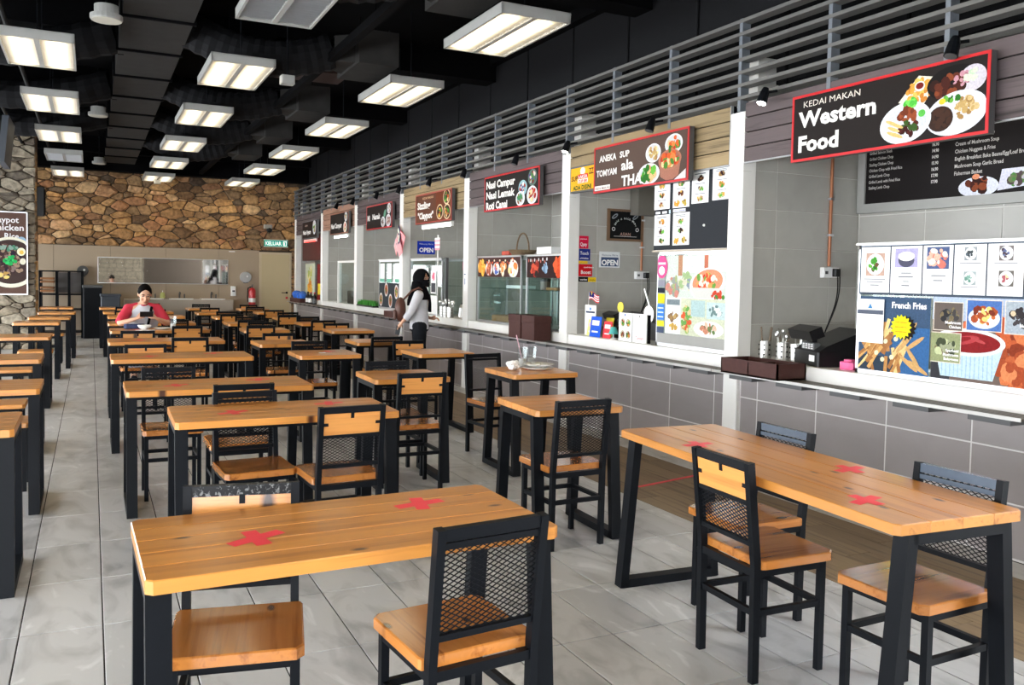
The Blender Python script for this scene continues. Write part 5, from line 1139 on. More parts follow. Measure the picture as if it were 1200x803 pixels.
# --- fourth stall: claypot
open_sign(4.84, YP[4], 1.885, 0.31, 0.215, 'bright blue OPEN sign on the claypot stall side wall', (0.08, 0.20, 0.68), (0.8, 0.85, 0.95), None)
def col_flag(x, y, z, ang, label, s=1.0):
    t = thing('paper_flag', label, 'flag', (x, y, z))
    mb = MB(); w_, hh = 0.40 * s, 0.24 * s; ca, sa = math.cos(ang), math.sin(ang)
    def P(u, v, o=0.0): a, b = u * w_, (v - 0.5) * hh; return (o - 0.03 * math.sin(u * 3), -(a * ca - b * sa), a * sa + b * ca)
    for k in range(14):
        mb.add([P(0, 1 - (k + 1) / 14), P(0.5, 1 - (k + 1) / 14), P(1, 1 - (k + 1) / 14), P(1, 1 - k / 14), P(0.5, 1 - k / 14), P(0, 1 - k / 14)], [(0, 1, 4, 5), (1, 2, 3, 4)], pcol((0.85, 0.22, 0.28)) if k % 2 == 0 else pcol((0.92, 0.88, 0.9)))
    mb.build('cloth', t)
    m2 = MB(); m2.add([P(0, 0.43, -0.004), P(0.5, 0.43, -0.004), P(0.5, 1, -0.004), P(0, 1, -0.004)], [(0, 1, 2, 3)], pcol((0.08, 0.10, 0.30)))
    for q, r in ((0.20, 0.10), (0.36, 0.08)): m2.add([Vector(P(q, 0.72, -0.006)) + Vector((0, r * 0.4 * math.cos(i * PI / 4), r * 0.4 * math.sin(i * PI / 4))) for i in range(8)], [tuple(range(8))], pcol((0.9, 0.88, 0.8)))
    m2.build('canton', t)
col_flag(4.56, 13.62, 2.26, -0.55, 'striped flag pinned top on the claypot stall column'); col_flag(4.54, 13.50, 2.20, -1.2, 'striped flag hanging straight down between two others on the column', 0.9); col_flag(4.55, 13.42, 2.14, -2.5, 'striped flag drooping outward low on the claypot column', 0.9)
dc5, w, h = display_case(11.88, 13.28, 'glass case behind the standing woman with papers and a shirt-shaped notice')
sheet(dc5, -0.05, 0.32, 0.25, 0.38, [], [(0.05, 0.2, 0.14, 0.01)], name='menu_sheet'); sheet(dc5, -0.34, 0.30, 0.50, 0.42, [lambda p: (p.poly([(0.05, 0.0), (0.45, 0.0), (0.45, 0.24), (0.50, 0.28), (0.40, 0.40), (0.10, 0.40), (0.0, 0.28), (0.05, 0.24)], (0.62, 0.80, 0.86)), p.text('PROMOSI', 0.10, 0.28, 0.06, (0.3, 0.4, 0.5), w=0.3))], [], name='menu_sheet'); sheet(dc5, -0.95, 0.33, 0.22, 0.34, [lambda p: (p.rect(0.02, 0.02, 0.18, 0.14, (0.25, 0.25, 0.27)), p.blobs(0.11, 0.25, 0.06, 0.05, [(0.85, 0.4, 0.5), (0.9, 0.7, 0.75)], 12, 0.02, 0.04, 9))], [], name='menu_sheet')
tag(MB().box(4.66, 4.667, 12.05, 12.45, SZ + 0.02, SZ + 0.30, WHITEP).build('white_tray'), 'white boxy tray leaning at the foot of the claypot glass case', 'tray')
fp = thing('hand_flag', 'small pale flag on a tall stick at the claypot counter', 'flag', (4.60, 11.88, 0.93)); MB().tube([(0, 0, 0), (0, 0, 1.20)], 0.01, 6, WHITEP).build('stick', fp); mb = MB()
for k in range(6): mb.add([(-0.012, 0.10 - 0.15 * (k % 2) * 0, 1.13 - 0.03 * k), (-0.012, -0.10, 1.13 - 0.03 * k), (-0.012, -0.10, 1.16 - 0.03 * k), (-0.012, 0.10, 1.16 - 0.03 * k)], [(0, 1, 2, 3)], pcol((0.88, 0.55, 0.6)) if k % 2 else pcol((0.92, 0.88, 0.88)))
mb.build('cloth', fp)
struct(MB().box(4.70, 4.74, 11.80, 11.86, 0.93, 1.80, GREYD).build('trim_61'))
sg = tag(MB().bev(4.86, 4.88, 11.05, 11.55, 1.62, 1.74, 0.008, pcol((0.80, 0.25, 0.50))).box(4.866, 4.874, 11.15, 11.158, 1.74, 3.0, ALU).box(4.866, 4.874, 11.44, 11.448, 1.74, 3.0, ALU).build('pink_sign'), 'small pink sign strip inside the claypot stall', 'sign')
canister(4.66, 11.80, SZ, 'spoon', 'steel cutlery canister first in the row at the claypot counter', 0.15); canister(4.66, 11.66, SZ, 'spoon', 'steel cutlery canister second in the row at the claypot counter', 0.15); canister(4.66, 11.50, SZ, 'spoon', 'steel cutlery canister third in the row at the claypot counter', 0.15)
ket = thing('kettle', 'stainless kettle on the claypot stall counter beside the column', 'kettle', (4.78, 11.28, SZ)); MB().lathe([(0.08, 0), (0.085, 0.02), (0.07, 0.15), (0.055, 0.2)], 16, STAIN).build('body', ket); MB().lathe([(0.056, 0.2), (0.03, 0.225), (0.01, 0.24)], 12, BLACKP).build('lid', ket); MB().tube([(0, -0.07, 0.18), (0, -0.13, 0.16), (0, -0.12, 0.05), (0, -0.08, 0.03)], 0.012, 8, BLACKP).build('handle', ket)
pot = thing('cooking_pot', 'black rounded appliance behind the kettle on the claypot counter', 'pot', (4.95, 11.12, SZ)); MB().lathe([(0.10, 0), (0.11, 0.03), (0.11, 0.17), (0.09, 0.2)], 16, GREYD).build('body', pot); MB().lathe([(0.12, 0.20), (0.12, 0.27), (0.08, 0.31)], 16, BLACKP).build('lid', pot)
tag(MB().bev(-0.10, 0.10, -0.22, 0.22, 0, 0.10, 0.01, BROWNBOX).build('brown_box'), 'low brown box on the tray shelf behind the standing woman', 'box').location = (4.48, 13.55, 0.836)

# --- fifth stall
dc6, w, h = display_case(13.62, 14.98, 'glass case with dark food poster of oval dishes, fifth stall')
t = MB(); p = Paint((-0.0015, -0.02, 0.03), U_R, V_UP); p.mb = t
p.rect(0, 0, 1.30, 0.43, (0.18, 0.20, 0.22))
for fx, fz, r in ((0.08, 0.13, 0.17), (0.42, 0.31, 0.16), (0.66, 0.12, 0.17), (0.98, 0.28, 0.18), (1.20, 0.10, 0.14)): p.ell(min(max(fx, 0.12), 1.18), fz, 0.10, min(r, 0.12), (0.86, 0.84, 0.82), 20); p.ell(min(max(fx, 0.12), 1.18), fz, 0.08, 0.09, (0.65, 0.42, 0.32), 18); p.blobs(min(max(fx, 0.12), 1.18), fz, 0.06, 0.07, MIX + SOUP, 16, 0.014, 0.035, int(fx * 100))
t.build('poster', dc6)
for ya in (-0.08, -0.48, -0.92): sheet(dc6, ya, 0.47, 0.26, 0.33, [lambda p: p.rect(0.0, 0.0, 0.26, 0.06, (0.45, 0.72, 0.62))], [], name='menu_sheet')
gb = thing('grass_box', 'long planter box of bright green artificial grass on the counter', 'planter', (4.64, 15.02, SZ))
MB().box(-0.07, 0.07, 0, 1.05, 0, 0.03, BLACKP).build('tray', gb)
mb = MB(); rg = random.Random(9)
for k in range(420):
    x, y = rg.uniform(-0.06, 0.06), rg.uniform(0.02, 1.03); a = rg.random() * 3; q = 0.008; d = (rg.uniform(-0.015, 0.015), rg.uniform(-0.015, 0.015))
    mb.add([(x - q * math.cos(a), y - q * math.sin(a), 0.03), (x + q * math.cos(a), y + q * math.sin(a), 0.03), (x + d[0], y + d[1], 0.11 + 0.03 * rg.random())], [(0, 1, 2)], GRASSM)
mb.build('grass_blades', gb, kind='stuff')
tag(MB().bev(-0.08, 0.08, -0.16, 0.16, 0, 0.04, 0.01, BROWNBOX).build('brown_tray'), 'small brown tray resting by the green grass planter', 'tray').location = (4.82, 15.45, SZ)
tag(MB().bev(-0.09, 0.09, -0.14, 0.14, 0, 0.32, 0.006, WHITEP).build('white_bin'), 'tall white box standing behind the green grass planter', 'box').location = (4.86, 15.12, SZ)

# --- sixth stall: hatch with dark glass
hw = struct(MB().box(4.62, 4.70, 16.30, 17.70, 1.76, 1.80, WHITE).box(4.62, 4.70, 17.66, 17.70, SZ, 1.76, WHITE).box(4.62, 4.70, 16.30, 16.34, SZ, 1.76, WHITE).build('window_1'))
MB().box(4.655, 4.66, 16.34, 17.66, SZ, 1.76, GLASS).build('pane', hw)
struct(MB().box(4.97, 5.05, 16.35, 17.2, SZ, 1.34, STAIN).build('trim_63'))
sc = tag(MB().bev(4.975, 5.05, 16.4, 17.1, 1.34, 1.50, 0.02, mat('maroon_print', (0.12, 0.015, 0.02), 0.5)).bev(4.98, 5.045, 16.6, 16.9, 1.50, 1.60, 0.03, mat('maroon_print', (0.12, 0.015, 0.02), 0.5)).build('maroon_case'), 'maroon box seen through the dark hatch of the sixth stall', 'box')
sc2 = tag(MB().bev(4.72, 4.96, 16.45, 17.3, SZ, SZ + 0.26, 0.02, BLACKP).build('black_appliance'), 'black sloped appliance behind the hatch glass of the sixth stall', 'appliance')

# --- seventh stall
dc7, w, h = display_case(19.9, 20.9, 'bright glass case with yellow plants poster, farthest stall')
t = MB(); p = Paint((-0.0015, -0.02, 0.03), U_R, V_UP); p.mb = t; p.rect(0, 0, 0.95, 0.80, (0.72, 0.74, 0.66)); p.blobs(0.45, 0.55, 0.25, 0.2, [(0.7, 0.72, 0.3), (0.6, 0.66, 0.35), (0.85, 0.8, 0.6)], 30, 0.04, 0.10, 131); p.blobs(0.5, 0.22, 0.3, 0.18, [(0.88, 0.65, 0.2), (0.8, 0.5, 0.15), (0.9, 0.85, 0.7)], 36, 0.04, 0.09, 132); t.build('poster', dc7)
struct(MB().box(4.75, 4.78, 19.05, 21.9, 1.84, 2.46, BRICKRED).build('trim_62'))
rp_ = tag(MB().box(4.68, 4.70, 19.1, 19.75, SZ, 1.75, pcol((0.45, 0.10, 0.10))).box(4.676, 4.68, 19.2, 19.65, 1.05, 1.30, pcol((0.9, 0.8, 0.2))).build('red_poster'), 'red and yellow poster beside the bright glass case of the farthest stall', 'poster')
bb = thing('blue_bag_heap', 'heap of blue plastic bags in a dark tray at the counter end', 'bag', (4.50, 20.75, 0.836))
MB().bev(-0.14, 0.14, -0.55, 0.45, 0, 0.10, 0.02, BROWNBOX).build('tray', bb)
mb = MB(); rg = random.Random(4)
for k in range(9): mb.ball((rg.uniform(-0.05, 0.05), -0.45 + 0.10 * k, 0.15 + 0.04 * rg.random()), (0.10, 0.11, 0.09), BLUEP, 9, 6)
mb.build('bags', bb)
for k, (y, c, lab) in enumerate(((19.95, PAPER, 'white-labelled dark jar first after the blue bags'), (19.65, WHITEP, 'white sauce bottle second after the blue bags'), (19.30, GREYD, 'dark sauce bottle last in the row after the blue bags'))):
    b = thing('sauce_bottle', lab, 'bottle', (4.52, y, 0.836)); MB().lathe([(0.055, 0), (0.057, 0.02), (0.057, 0.15), (0.02, 0.21), (0.02, 0.24)], 12, BLACKP).build('body', b); MB().lathe([(0.0585, 0.03), (0.0585, 0.12)], 12, c, closed=False).build('label_band', b); MB().lathe([(0.022, 0.24), (0.022, 0.27)], 10, REDP if k else BLACKP).build('cap', b)

# =================================================================== BACK WALL THINGS
mr_ = thing('wall_mirror', 'wide frameless-looking mirror above the hand basins on the back wall', 'mirror', (0.15, YB, 1.23))
MB().box(0.0, 0.925, -0.02, -0.004, 0.0, 0.58, MIRROR).build('mirror_pane', mr_); MB().box(0.935, 2.86, -0.02, -0.004, 0.0, 0.58, MIRROR).build('mirror_pane', mr_)
MB().box(-0.012, 2.872, -0.022, 0, -0.014, -0.001, ALU).box(-0.012, 2.872, -0.022, 0, 0.581, 0.592, ALU).box(-0.012, -0.001, -0.022, 0, 0, 0.58, ALU).box(2.861, 2.872, -0.022, 0, 0, 0.58, ALU).build('edge_trim', mr_)
wc = thing('washbasin_counter', 'beige washbasin counter with white basins and taps under the mirror', 'basin', (1.4, 21.70, 0))
MB().bev(-0.72, 1.68, -0.25, 0.299, 0.60, 0.86, 0.01, TANDARK).build('counter_body', wc); MB().box(-0.68, 1.63, 0.02, 0.299, 0.0, 0.60, TANDARK).build('plinth', wc)
for x in (-0.15, 0.50, 1.22):
    MB().lathe([(0.10, 0.80), (0.33, 0.862), (0.36, 0.875), (0.36, 0.885), (0.30, 0.88)], 24, CERAMIC, (x, -0.02 + 0.02, 0)).build('basin', wc) if False else MB().bev(x - 0.27, x + 0.27, -0.262, 0.16, 0.861, 0.885, 0.05, CERAMIC).build('basin', wc)
    MB().tube([(x, 0.22, 0.86), (x, 0.22, 1.0), (x, 0.14, 1.02), (x, 0.08, 0.98)], 0.018, 8, GREYD).tube([(x + 0.11, 0.22, 0.86), (x + 0.11, 0.22, 0.98)], 0.016, 8, GREYD).build('tap', wc)
sb_ = thing('soap_bottle', 'pale green soap bottle on the washbasin counter', 'bottle', (1.50, 21.6, 0.886)); MB().lathe([(0.055, 0), (0.06, 0.01), (0.05, 0.11), (0.02, 0.14)], 12, mat('green_soap', (0.45, 0.50, 0.16), 0.4)).build('body', sb_); MB().tube([(0, 0, 0.14), (0, 0, 0.17), (0, -0.05, 0.17)], 0.01, 6, WHITEP).build('pump', sb_)
sd_ = thing('soap_dispenser', 'white wall soap dispenser beside the mirror', 'dispenser', (3.14, YB, 0.94)); MB().bev(-0.06, 0.06, -0.10, 0, 0, 0.24, 0.015, WHITEP).build('body', sd_); MB().bev(-0.03, 0.03, -0.105, -0.10, 0.10, 0.14, 0.005, GREYD).build('window', sd_)
for x, z, r, M, lab in ((3.43, 1.405, 0.135, mat('dispenser_grey', (0.40, 0.41, 0.41), 0.35), 'round grey paper roll dispenser between mirror and cream door'), (-0.17, 1.49, 0.12, GREYD, 'round dark grey paper roll dispenser above the dark crates')):
    t = thing('paper_dispenser', lab, 'dispenser', (x, YB, z)); MB().lathe([(r, 0.0), (r, -0.10), (r * 0.9, -0.12), (0.01, -0.122)], 28, M, (0, 0, 0), 'y').build('case', t); MB().lathe([(0.025, -0.121), (0.02, -0.128)], 12, WHITEP, (0.03, 0, 0.02), 'y').build('lock', t); MB().box(-0.05, 0.05, -0.09, -0.03, -r - 0.012, -r + 0.01, GREYD).build('outlet', t)
fe = thing('fire_extinguisher', 'red fire extinguisher hung on the back wall beside the door', 'extinguisher', (3.58, YB - 0.10, 0.72))
MB().lathe([(0.075, 0), (0.085, 0.015), (0.085, 0.36), (0.06, 0.41), (0.025, 0.43)], 18, REDP, (0, 0, 0)).build('cylinder', fe); MB().lathe([(0.0862, 0.07), (0.0862, 0.17)], 18, WHITEP, closed=False).build('label_band', fe); MB().lathe([(0.02, 0.43), (0.02, 0.47)], 10, GREYD).bar((0, 0.02, 0.48), (0, -0.09, 0.50), 0.02, 0.014, GREYD).build('valve', fe); MB().tube([(-0.03, 0, 0.45), (-0.10, 0, 0.42), (-0.11, 0, 0.2), (-0.10, 0, 0.08)], 0.013, 8, BLACK).build('hose', fe); MB().box(-0.02, 0.02, 0.07, 0.10, 0.15, 0.35, GREYD).build('bracket', fe)
ex = thing('exit_sign', 'green lit KELUAR exit sign over the cream door', 'sign', (3.87, YB - 0.10, 2.185))
MB().box(0, 0.57, 0, 0.05, 0, 0.155, EXITG).build('light_box', ex); MB().box(-0.012, 0.582, 0.0, 0.055, -0.012, 0, WHITEP).box(-0.012, 0.582, 0.0, 0.055, 0.155, 0.167, WHITEP).build('frame', ex)
p = Paint((0, 0, 0), U_B, V_UP); p.text('KELUAR', 0.02, 0.03, 0.13, EXITW, w=0.40, bold=0.02); p.rect(0.46, 0.02, 0.085, 0.115, EXITW); p.rect(0.50, 0.03, 0.03, 0.085, EXITG); p.ell(0.485, 0.10, 0.011, 0.012, EXITG, 8); p.build('print', ex)
MB().box(0.27, 0.30, 0.05, 0.13, 0.06, 0.09, GREYD).build('bracket', ex)
cs = thing('wall_camera', 'small dark camera with white housing on the stone wall', 'camera', (3.95, YB - 0.04, 2.56)); MB().bev(-0.10, 0.10, -0.15, -0.02, 0.06, 0.16, 0.02, HOUSING).build('housing', cs); MB().ball((0.03, -0.10, 0.03), 0.07, BLACKP, 12, 8).build('dome', cs)
sm = tag(MB().box(3.04, 3.18, YB - 0.012, YB, 2.02, 2.04, WHITEP).build('wall_label'), 'tiny white strip label high on the tan wall', 'label')

# --- storage rack and crates at the left of the back wall
rk = thing('storage_rack', 'black storage rack with brown boards at the left of the back wall', 'rack', (-1.02, 21.2, 0))
for x in (0, 0.32, 0.56, 0.82):
    for y in (0, 0.5): MB().box(x, x + 0.05, y, y + 0.05, 0, 1.49 if x < 0.9 else 1.0, BLACK).build('post', rk)
for z in (0.12, 0.62, 0.95, 1.46): MB().box(0, 0.87, 0, 0.55, z, z + 0.03, BLACK).build('shelf', rk)
for k, z in enumerate((1.02, 1.09, 1.22, 1.29)): MB().bev(0.03, 0.30, -0.06, 0.42, z, z + 0.045, 0.01, RACKWOOD).build('board', rk)
MB().box(0.37, 0.56, 0.2, 0.25, 1.0, 1.45, mat('rack_panel_grey', (0.13, 0.12, 0.115), 0.7)).build('back_panel', rk); MB().box(0.61, 0.82, 0.2, 0.25, 1.0, 1.45, mat('rack_panel_grey', (0.13, 0.12, 0.115), 0.7)).build('back_panel', rk)
c1 = thing('storage_bin', 'dark bin with lid beside the storage rack, the higher of two', 'bin', (0.02, 21.35, 0)); MB().bev(-0.18, 0.20, -0.25, 0.25, 0, 1.12, 0.02, BLACK).build('body', c1); MB().bev(-0.20, 0.22, -0.27, 0.27, 1.12, 1.18, 0.02, GREYD).build('lid', c1)
c3 = thing('storage_bin', 'dark blue-grey crate beside the washbasin counter, the lower of two', 'bin', (0.36, 21.0, 0)); MB().bev(-0.17, 0.22, -0.22, 0.22, 0, 0.94, 0.02, BLUEGREY).build('body', c3); MB().bev(-0.19, 0.24, -0.24, 0.24, 0.94, 0.99, 0.02, BLUEGREY).build('lid', c3)

# --- poster on the stone pillar
cp = thing('wall_poster', 'tall brown poster reading Claypot Chicken Rice on the stone pillar', 'poster', (-1.84, 18.42, 1.03))
WP, HP = 0.78, 1.54
MB().box(0, WP, -0.03, 0.02, 0, HP, ALU).build('frame', cp); MB().box(0.02, WP - 0.02, -0.034, -0.03, 0.02, HP - 0.02, pcol((0.36, 0.27, 0.235))).build('panel', cp)
p = Paint((0, -0.034, 0), U_B, V_UP)
p.text('Claypot', 0.16, 1.335, 0.15, (0.95, 0.92, 0.90), w=0.48, bold=0.02); p.text('Chicken', 0.16, 1.19, 0.16, (0.95, 0.92, 0.90), w=0.56, bold=0.02); p.text('Rice', 0.40, 1.03, 0.16, (0.95, 0.92, 0.90), w=0.24, bold=0.02); p.ell(0.69, 1.06, 0.025, 0.015, (0.85, 0.6, 0.3), 10)
p.ell(0.68, 0.97, 0.085, 0.11, (0.55, 0.66, 0.75), 20); p.ell(0.69, 0.95, 0.06, 0.075, (0.25, 0.2, 0.22), 18)
p.poly([(min(0.755, max(0.025, 0.50 + 0.47 * math.cos(t))), 0.60 + 0.47 * math.sin(t)) for t in [2 * PI * k / 44 for k in range(44)]], (0.90, 0.86, 0.78)); p.poly([(min(0.755, max(0.025, 0.50 + 0.42 * math.cos(t))), 0.61 + 0.41 * math.sin(t)) for t in [2 * PI * k / 44 for k in range(44)]], (0.24, 0.18, 0.17)); p.blobs(0.43, 0.61, 0.33, 0.38, [(0.22, 0.14, 0.16), (0.35, 0.24, 0.22), (0.5, 0.42, 0.4), (0.15, 0.12, 0.18), (0.6, 0.5, 0.42)], 120, 0.02, 0.05, 141)
p.blobs(0.50, 0.64, 0.10, 0.08, [(0.15, 0.62, 0.32), (0.2, 0.75, 0.4), (0.1, 0.45, 0.25)], 24, 0.02, 0.045, 142); p.blobs(0.45, 0.86, 0.2, 0.05, [(0.3, 0.5, 0.4), (0.5, 0.6, 0.55)], 14, 0.02, 0.045, 143); p.ell(0.675, 0.80, 0.07, 0.075, (0.93, 0.89, 0.76), 18); p.ell(0.68, 0.79, 0.035, 0.04, (0.92, 0.75, 0.35), 14); p.ell(0.70, 0.62, 0.05, 0.06, (0.9, 0.86, 0.78), 16); p.blobs(0.38, 0.38, 0.2, 0.07, [(0.85, 0.75, 0.45), (0.7, 0.55, 0.3)], 12, 0.025, 0.05, 144)
p.build('print', cp)

# =================================================================== TABLES
TH = 0.785
def tape_cross(parent, x, y, s=0.085, a=0.35):
    mb = MB(); z = TH + 0.0006
    for k, q in enumerate((a, a + 1.25)):
        c, s_ = math.cos(q), math.sin(q); hw = 0.022; L_ = s if k == 0 else s * 0.85
        mb.add([(x + c * u * L_ - s_ * v * hw, y + s_ * u * L_ + c * v * hw, z + 0.0005 * k) for u, v in ((-1, -1), (1, -1), (1, 1), (-1, 1))], [(0, 1, 2, 3)], RED)
    mb.build('tape_cross', parent, label='red tape cross stuck on the tabletop')
def make_table(L_, W_, nplank, crosses):
    t = thing('dining_table', '', 'table')
    x, y = L_ / 2, W_ / 2; pw = W_ / nplank
    for k in range(nplank):
        y0 = -y + pw * k; mb = MB(); c0 = 0.018 if k == 0 else 0.002; c1 = 0.018 if k == nplank - 1 else 0.002
        z0, z1 = TH - 0.036, TH
        pts = [(-x + c0, y0 + 0.0005), (x - c0, y0 + 0.0005), (x, y0 + c0), (x, y0 + pw - c1), (x - c1, y0 + pw - 0.0005), (-x + c1, y0 + pw - 0.0005), (-x, y0 + pw - c1), (-x, y0 + c0)]
        cx, cy = 0, y0 + pw / 2; e = 0.003
        vs = [(a, b, z0) for a, b in pts] + [(a, b, z1 - e) for a, b in pts] + [(cx + (a - cx) * (1 - e / x), cy + (b - cy) * (1 - e * 2 / pw), z1) for a, b in pts]
        fs = [tuple(range(7, -1, -1)), tuple(range(16, 24))]
        for a in (0, 8):
            for i in range(8): fs.append((a + i, a + (i + 1) % 8, a + 8 + (i + 1) % 8, a + 8 + i))
        mb.add(vs, fs, PINE); mb.build('plank', t)
    fx = x - 0.034; top, bot = y - 0.075, y - 0.012
    for s in (-1, 1):
        for q in (-1, 1):
            mb = MB(); mb.bar((s * fx, q * bot, 0.0), (s * fx, q * top, TH - 0.036), 0.062, 0.042, BLACK, upv=(0, 1, 0)); mb.build('leg', t)
        MB().box(s * fx - 0.031, s * fx + 0.031, -bot, bot, 0.0, 0.042, BLACK).build('foot_bar', t)
        MB().box(s * fx - 0.031, s * fx + 0.031, -top, top, TH - 0.072, TH - 0.0365, BLACK).build('top_bar', t)
    mb = MB().box(-fx, fx, -top + 0.02, -top + 0.06, TH - 0.066, TH - 0.037, BLACK).box(-fx, fx, top - 0.06, top - 0.02, TH - 0.066, TH - 0.037, BLACK); mb.build('apron', t)
    for c in crosses: tape_cross(t, *c)
    return t
X2 = [(-0.27, -0.04, 0.085, 0.45), (0.28, 0.12, 0.085, 0.15)]
X4 = [(-0.65, -0.16, 0.08, 0.3), (-0.60, 0.17, 0.08, 0.5), (0.15, 0.17, 0.08, 0.2), (0.45, -0.17, 0.08, 0.4)]
t_long = make_table(1.15, 0.57, 5, X2)
t_sq = make_table(0.57, 0.57, 5, [])
t_sqx = make_table(0.57, 0.57, 5, [(0.06, 0.08, 0.08, 0.3)])
t_long0 = make_table(1.15, 0.57, 5, [])
t_big = make_table(1.745, 0.56, 4, [])
for c in ((-0.60, 0.14, 0.08, 1.9), (0.42, 0.13, 0.08, 1.7), (-0.20, -0.17, 0.08, 1.8)): tape_cross(t_big, *c)
PROTO = {k: (r, tree_of(r)) for k, r in (('long', t_long), ('long0', t_long0), ('sq', t_sq), ('sqx', t_sqx), ('big', t_big))}
first = {k: True for k in PROTO}
def place(kind, P, FIRST, loc_, rz, label, group):
    r, tr = P[kind]
    if FIRST[kind]: FIRST[kind] = False; r.location = loc_; r.rotation_euler = (0, 0, rz); r['label'] = label; r['group'] = group; return r
    return dup(r, tr, loc_, rz, label, group)
GT = 'pine dining tables'
TB = [('long', 0.683, 2.488, 0.02), ('long', 0.945, 4.746, -0.01), ('long', 0.764, 5.988, 0.0), ('long', 0.721, 8.079, 0.0), ('long', 0.731, 9.970, 0.0), ('long', 0.783, 11.756, 0.0), ('long0', 0.783, 13.370, 0.0), ('long0', 0.812, 15.232, 0.0), ('long0', 0.764, 16.808, 0.0), ('long0', 0.716, 18.670, 0.0)]
for k, (kd, x, y, a) in enumerate(TB): place(kd, PROTO, first, (x, y, 0), a, 'long pine table with two red tape crosses, %s in the row right of the aisle' % NTH[k] if kd == 'long' else 'long plain pine table, %s in the row right of the aisle' % NTH[k], GT)
TA = [(-0.606, 4.813), (-0.573, 6.303), (-0.654, 8.270), (-0.688, 10.868), (-0.678, 13.656), (-0.573, 15.041), (-0.525, 16.712), (-0.595, 18.861)]
for k, (x, y) in enumerate(TA): place('sq', PROTO, first, (x, y, 0), 0, 'square pine table, %s in the row left of the aisle' % NTH[k], GT)
TC = [(2.101, 6.131), (1.977, 8.041), (1.853, 9.388), (2.053, 11.603), (2.053, 13.083), (2.101, 14.898), (1.986, 16.426), (2.006, 18.336)]
for k, (x, y) in enumerate(TC): place('sqx' if k == 1 else 'sq', PROTO, first, (x, y, 0), 0.02 * (k % 3 - 1), 'square pine table, %s in the middle row between aisle row and counter row' % NTH[k], GT)
TD = [(2.531, 4.489), (3.180, 6.112), (3.075, 7.927), (2.894, 9.388), (3.104, 11.298), (3.085, 12.988), (3.027, 14.516), (3.046, 16.521), (2.961, 18.049)]
DL = ['square pine table beside the big long table, with a mesh chair at its near side', 'square pine table holding the white plates and drink cups'] + ['square pine table, %s in the row nearest the stall counter' % NTH[k] for k in range(2, 9)]
for k, (x, y) in enumerate(TD): place('sqx' if k in (1,) else 'sq', PROTO, first, (x, y, 0), -0.03 if k == 0 else 0.01 * (k % 3 - 1), DL[k], GT)
place('big', PROTO, first, (2.578, 2.672, 0), PI / 2 - 0.07, 'extra long pine table with red tape crosses standing lengthwise by the counter', GT)

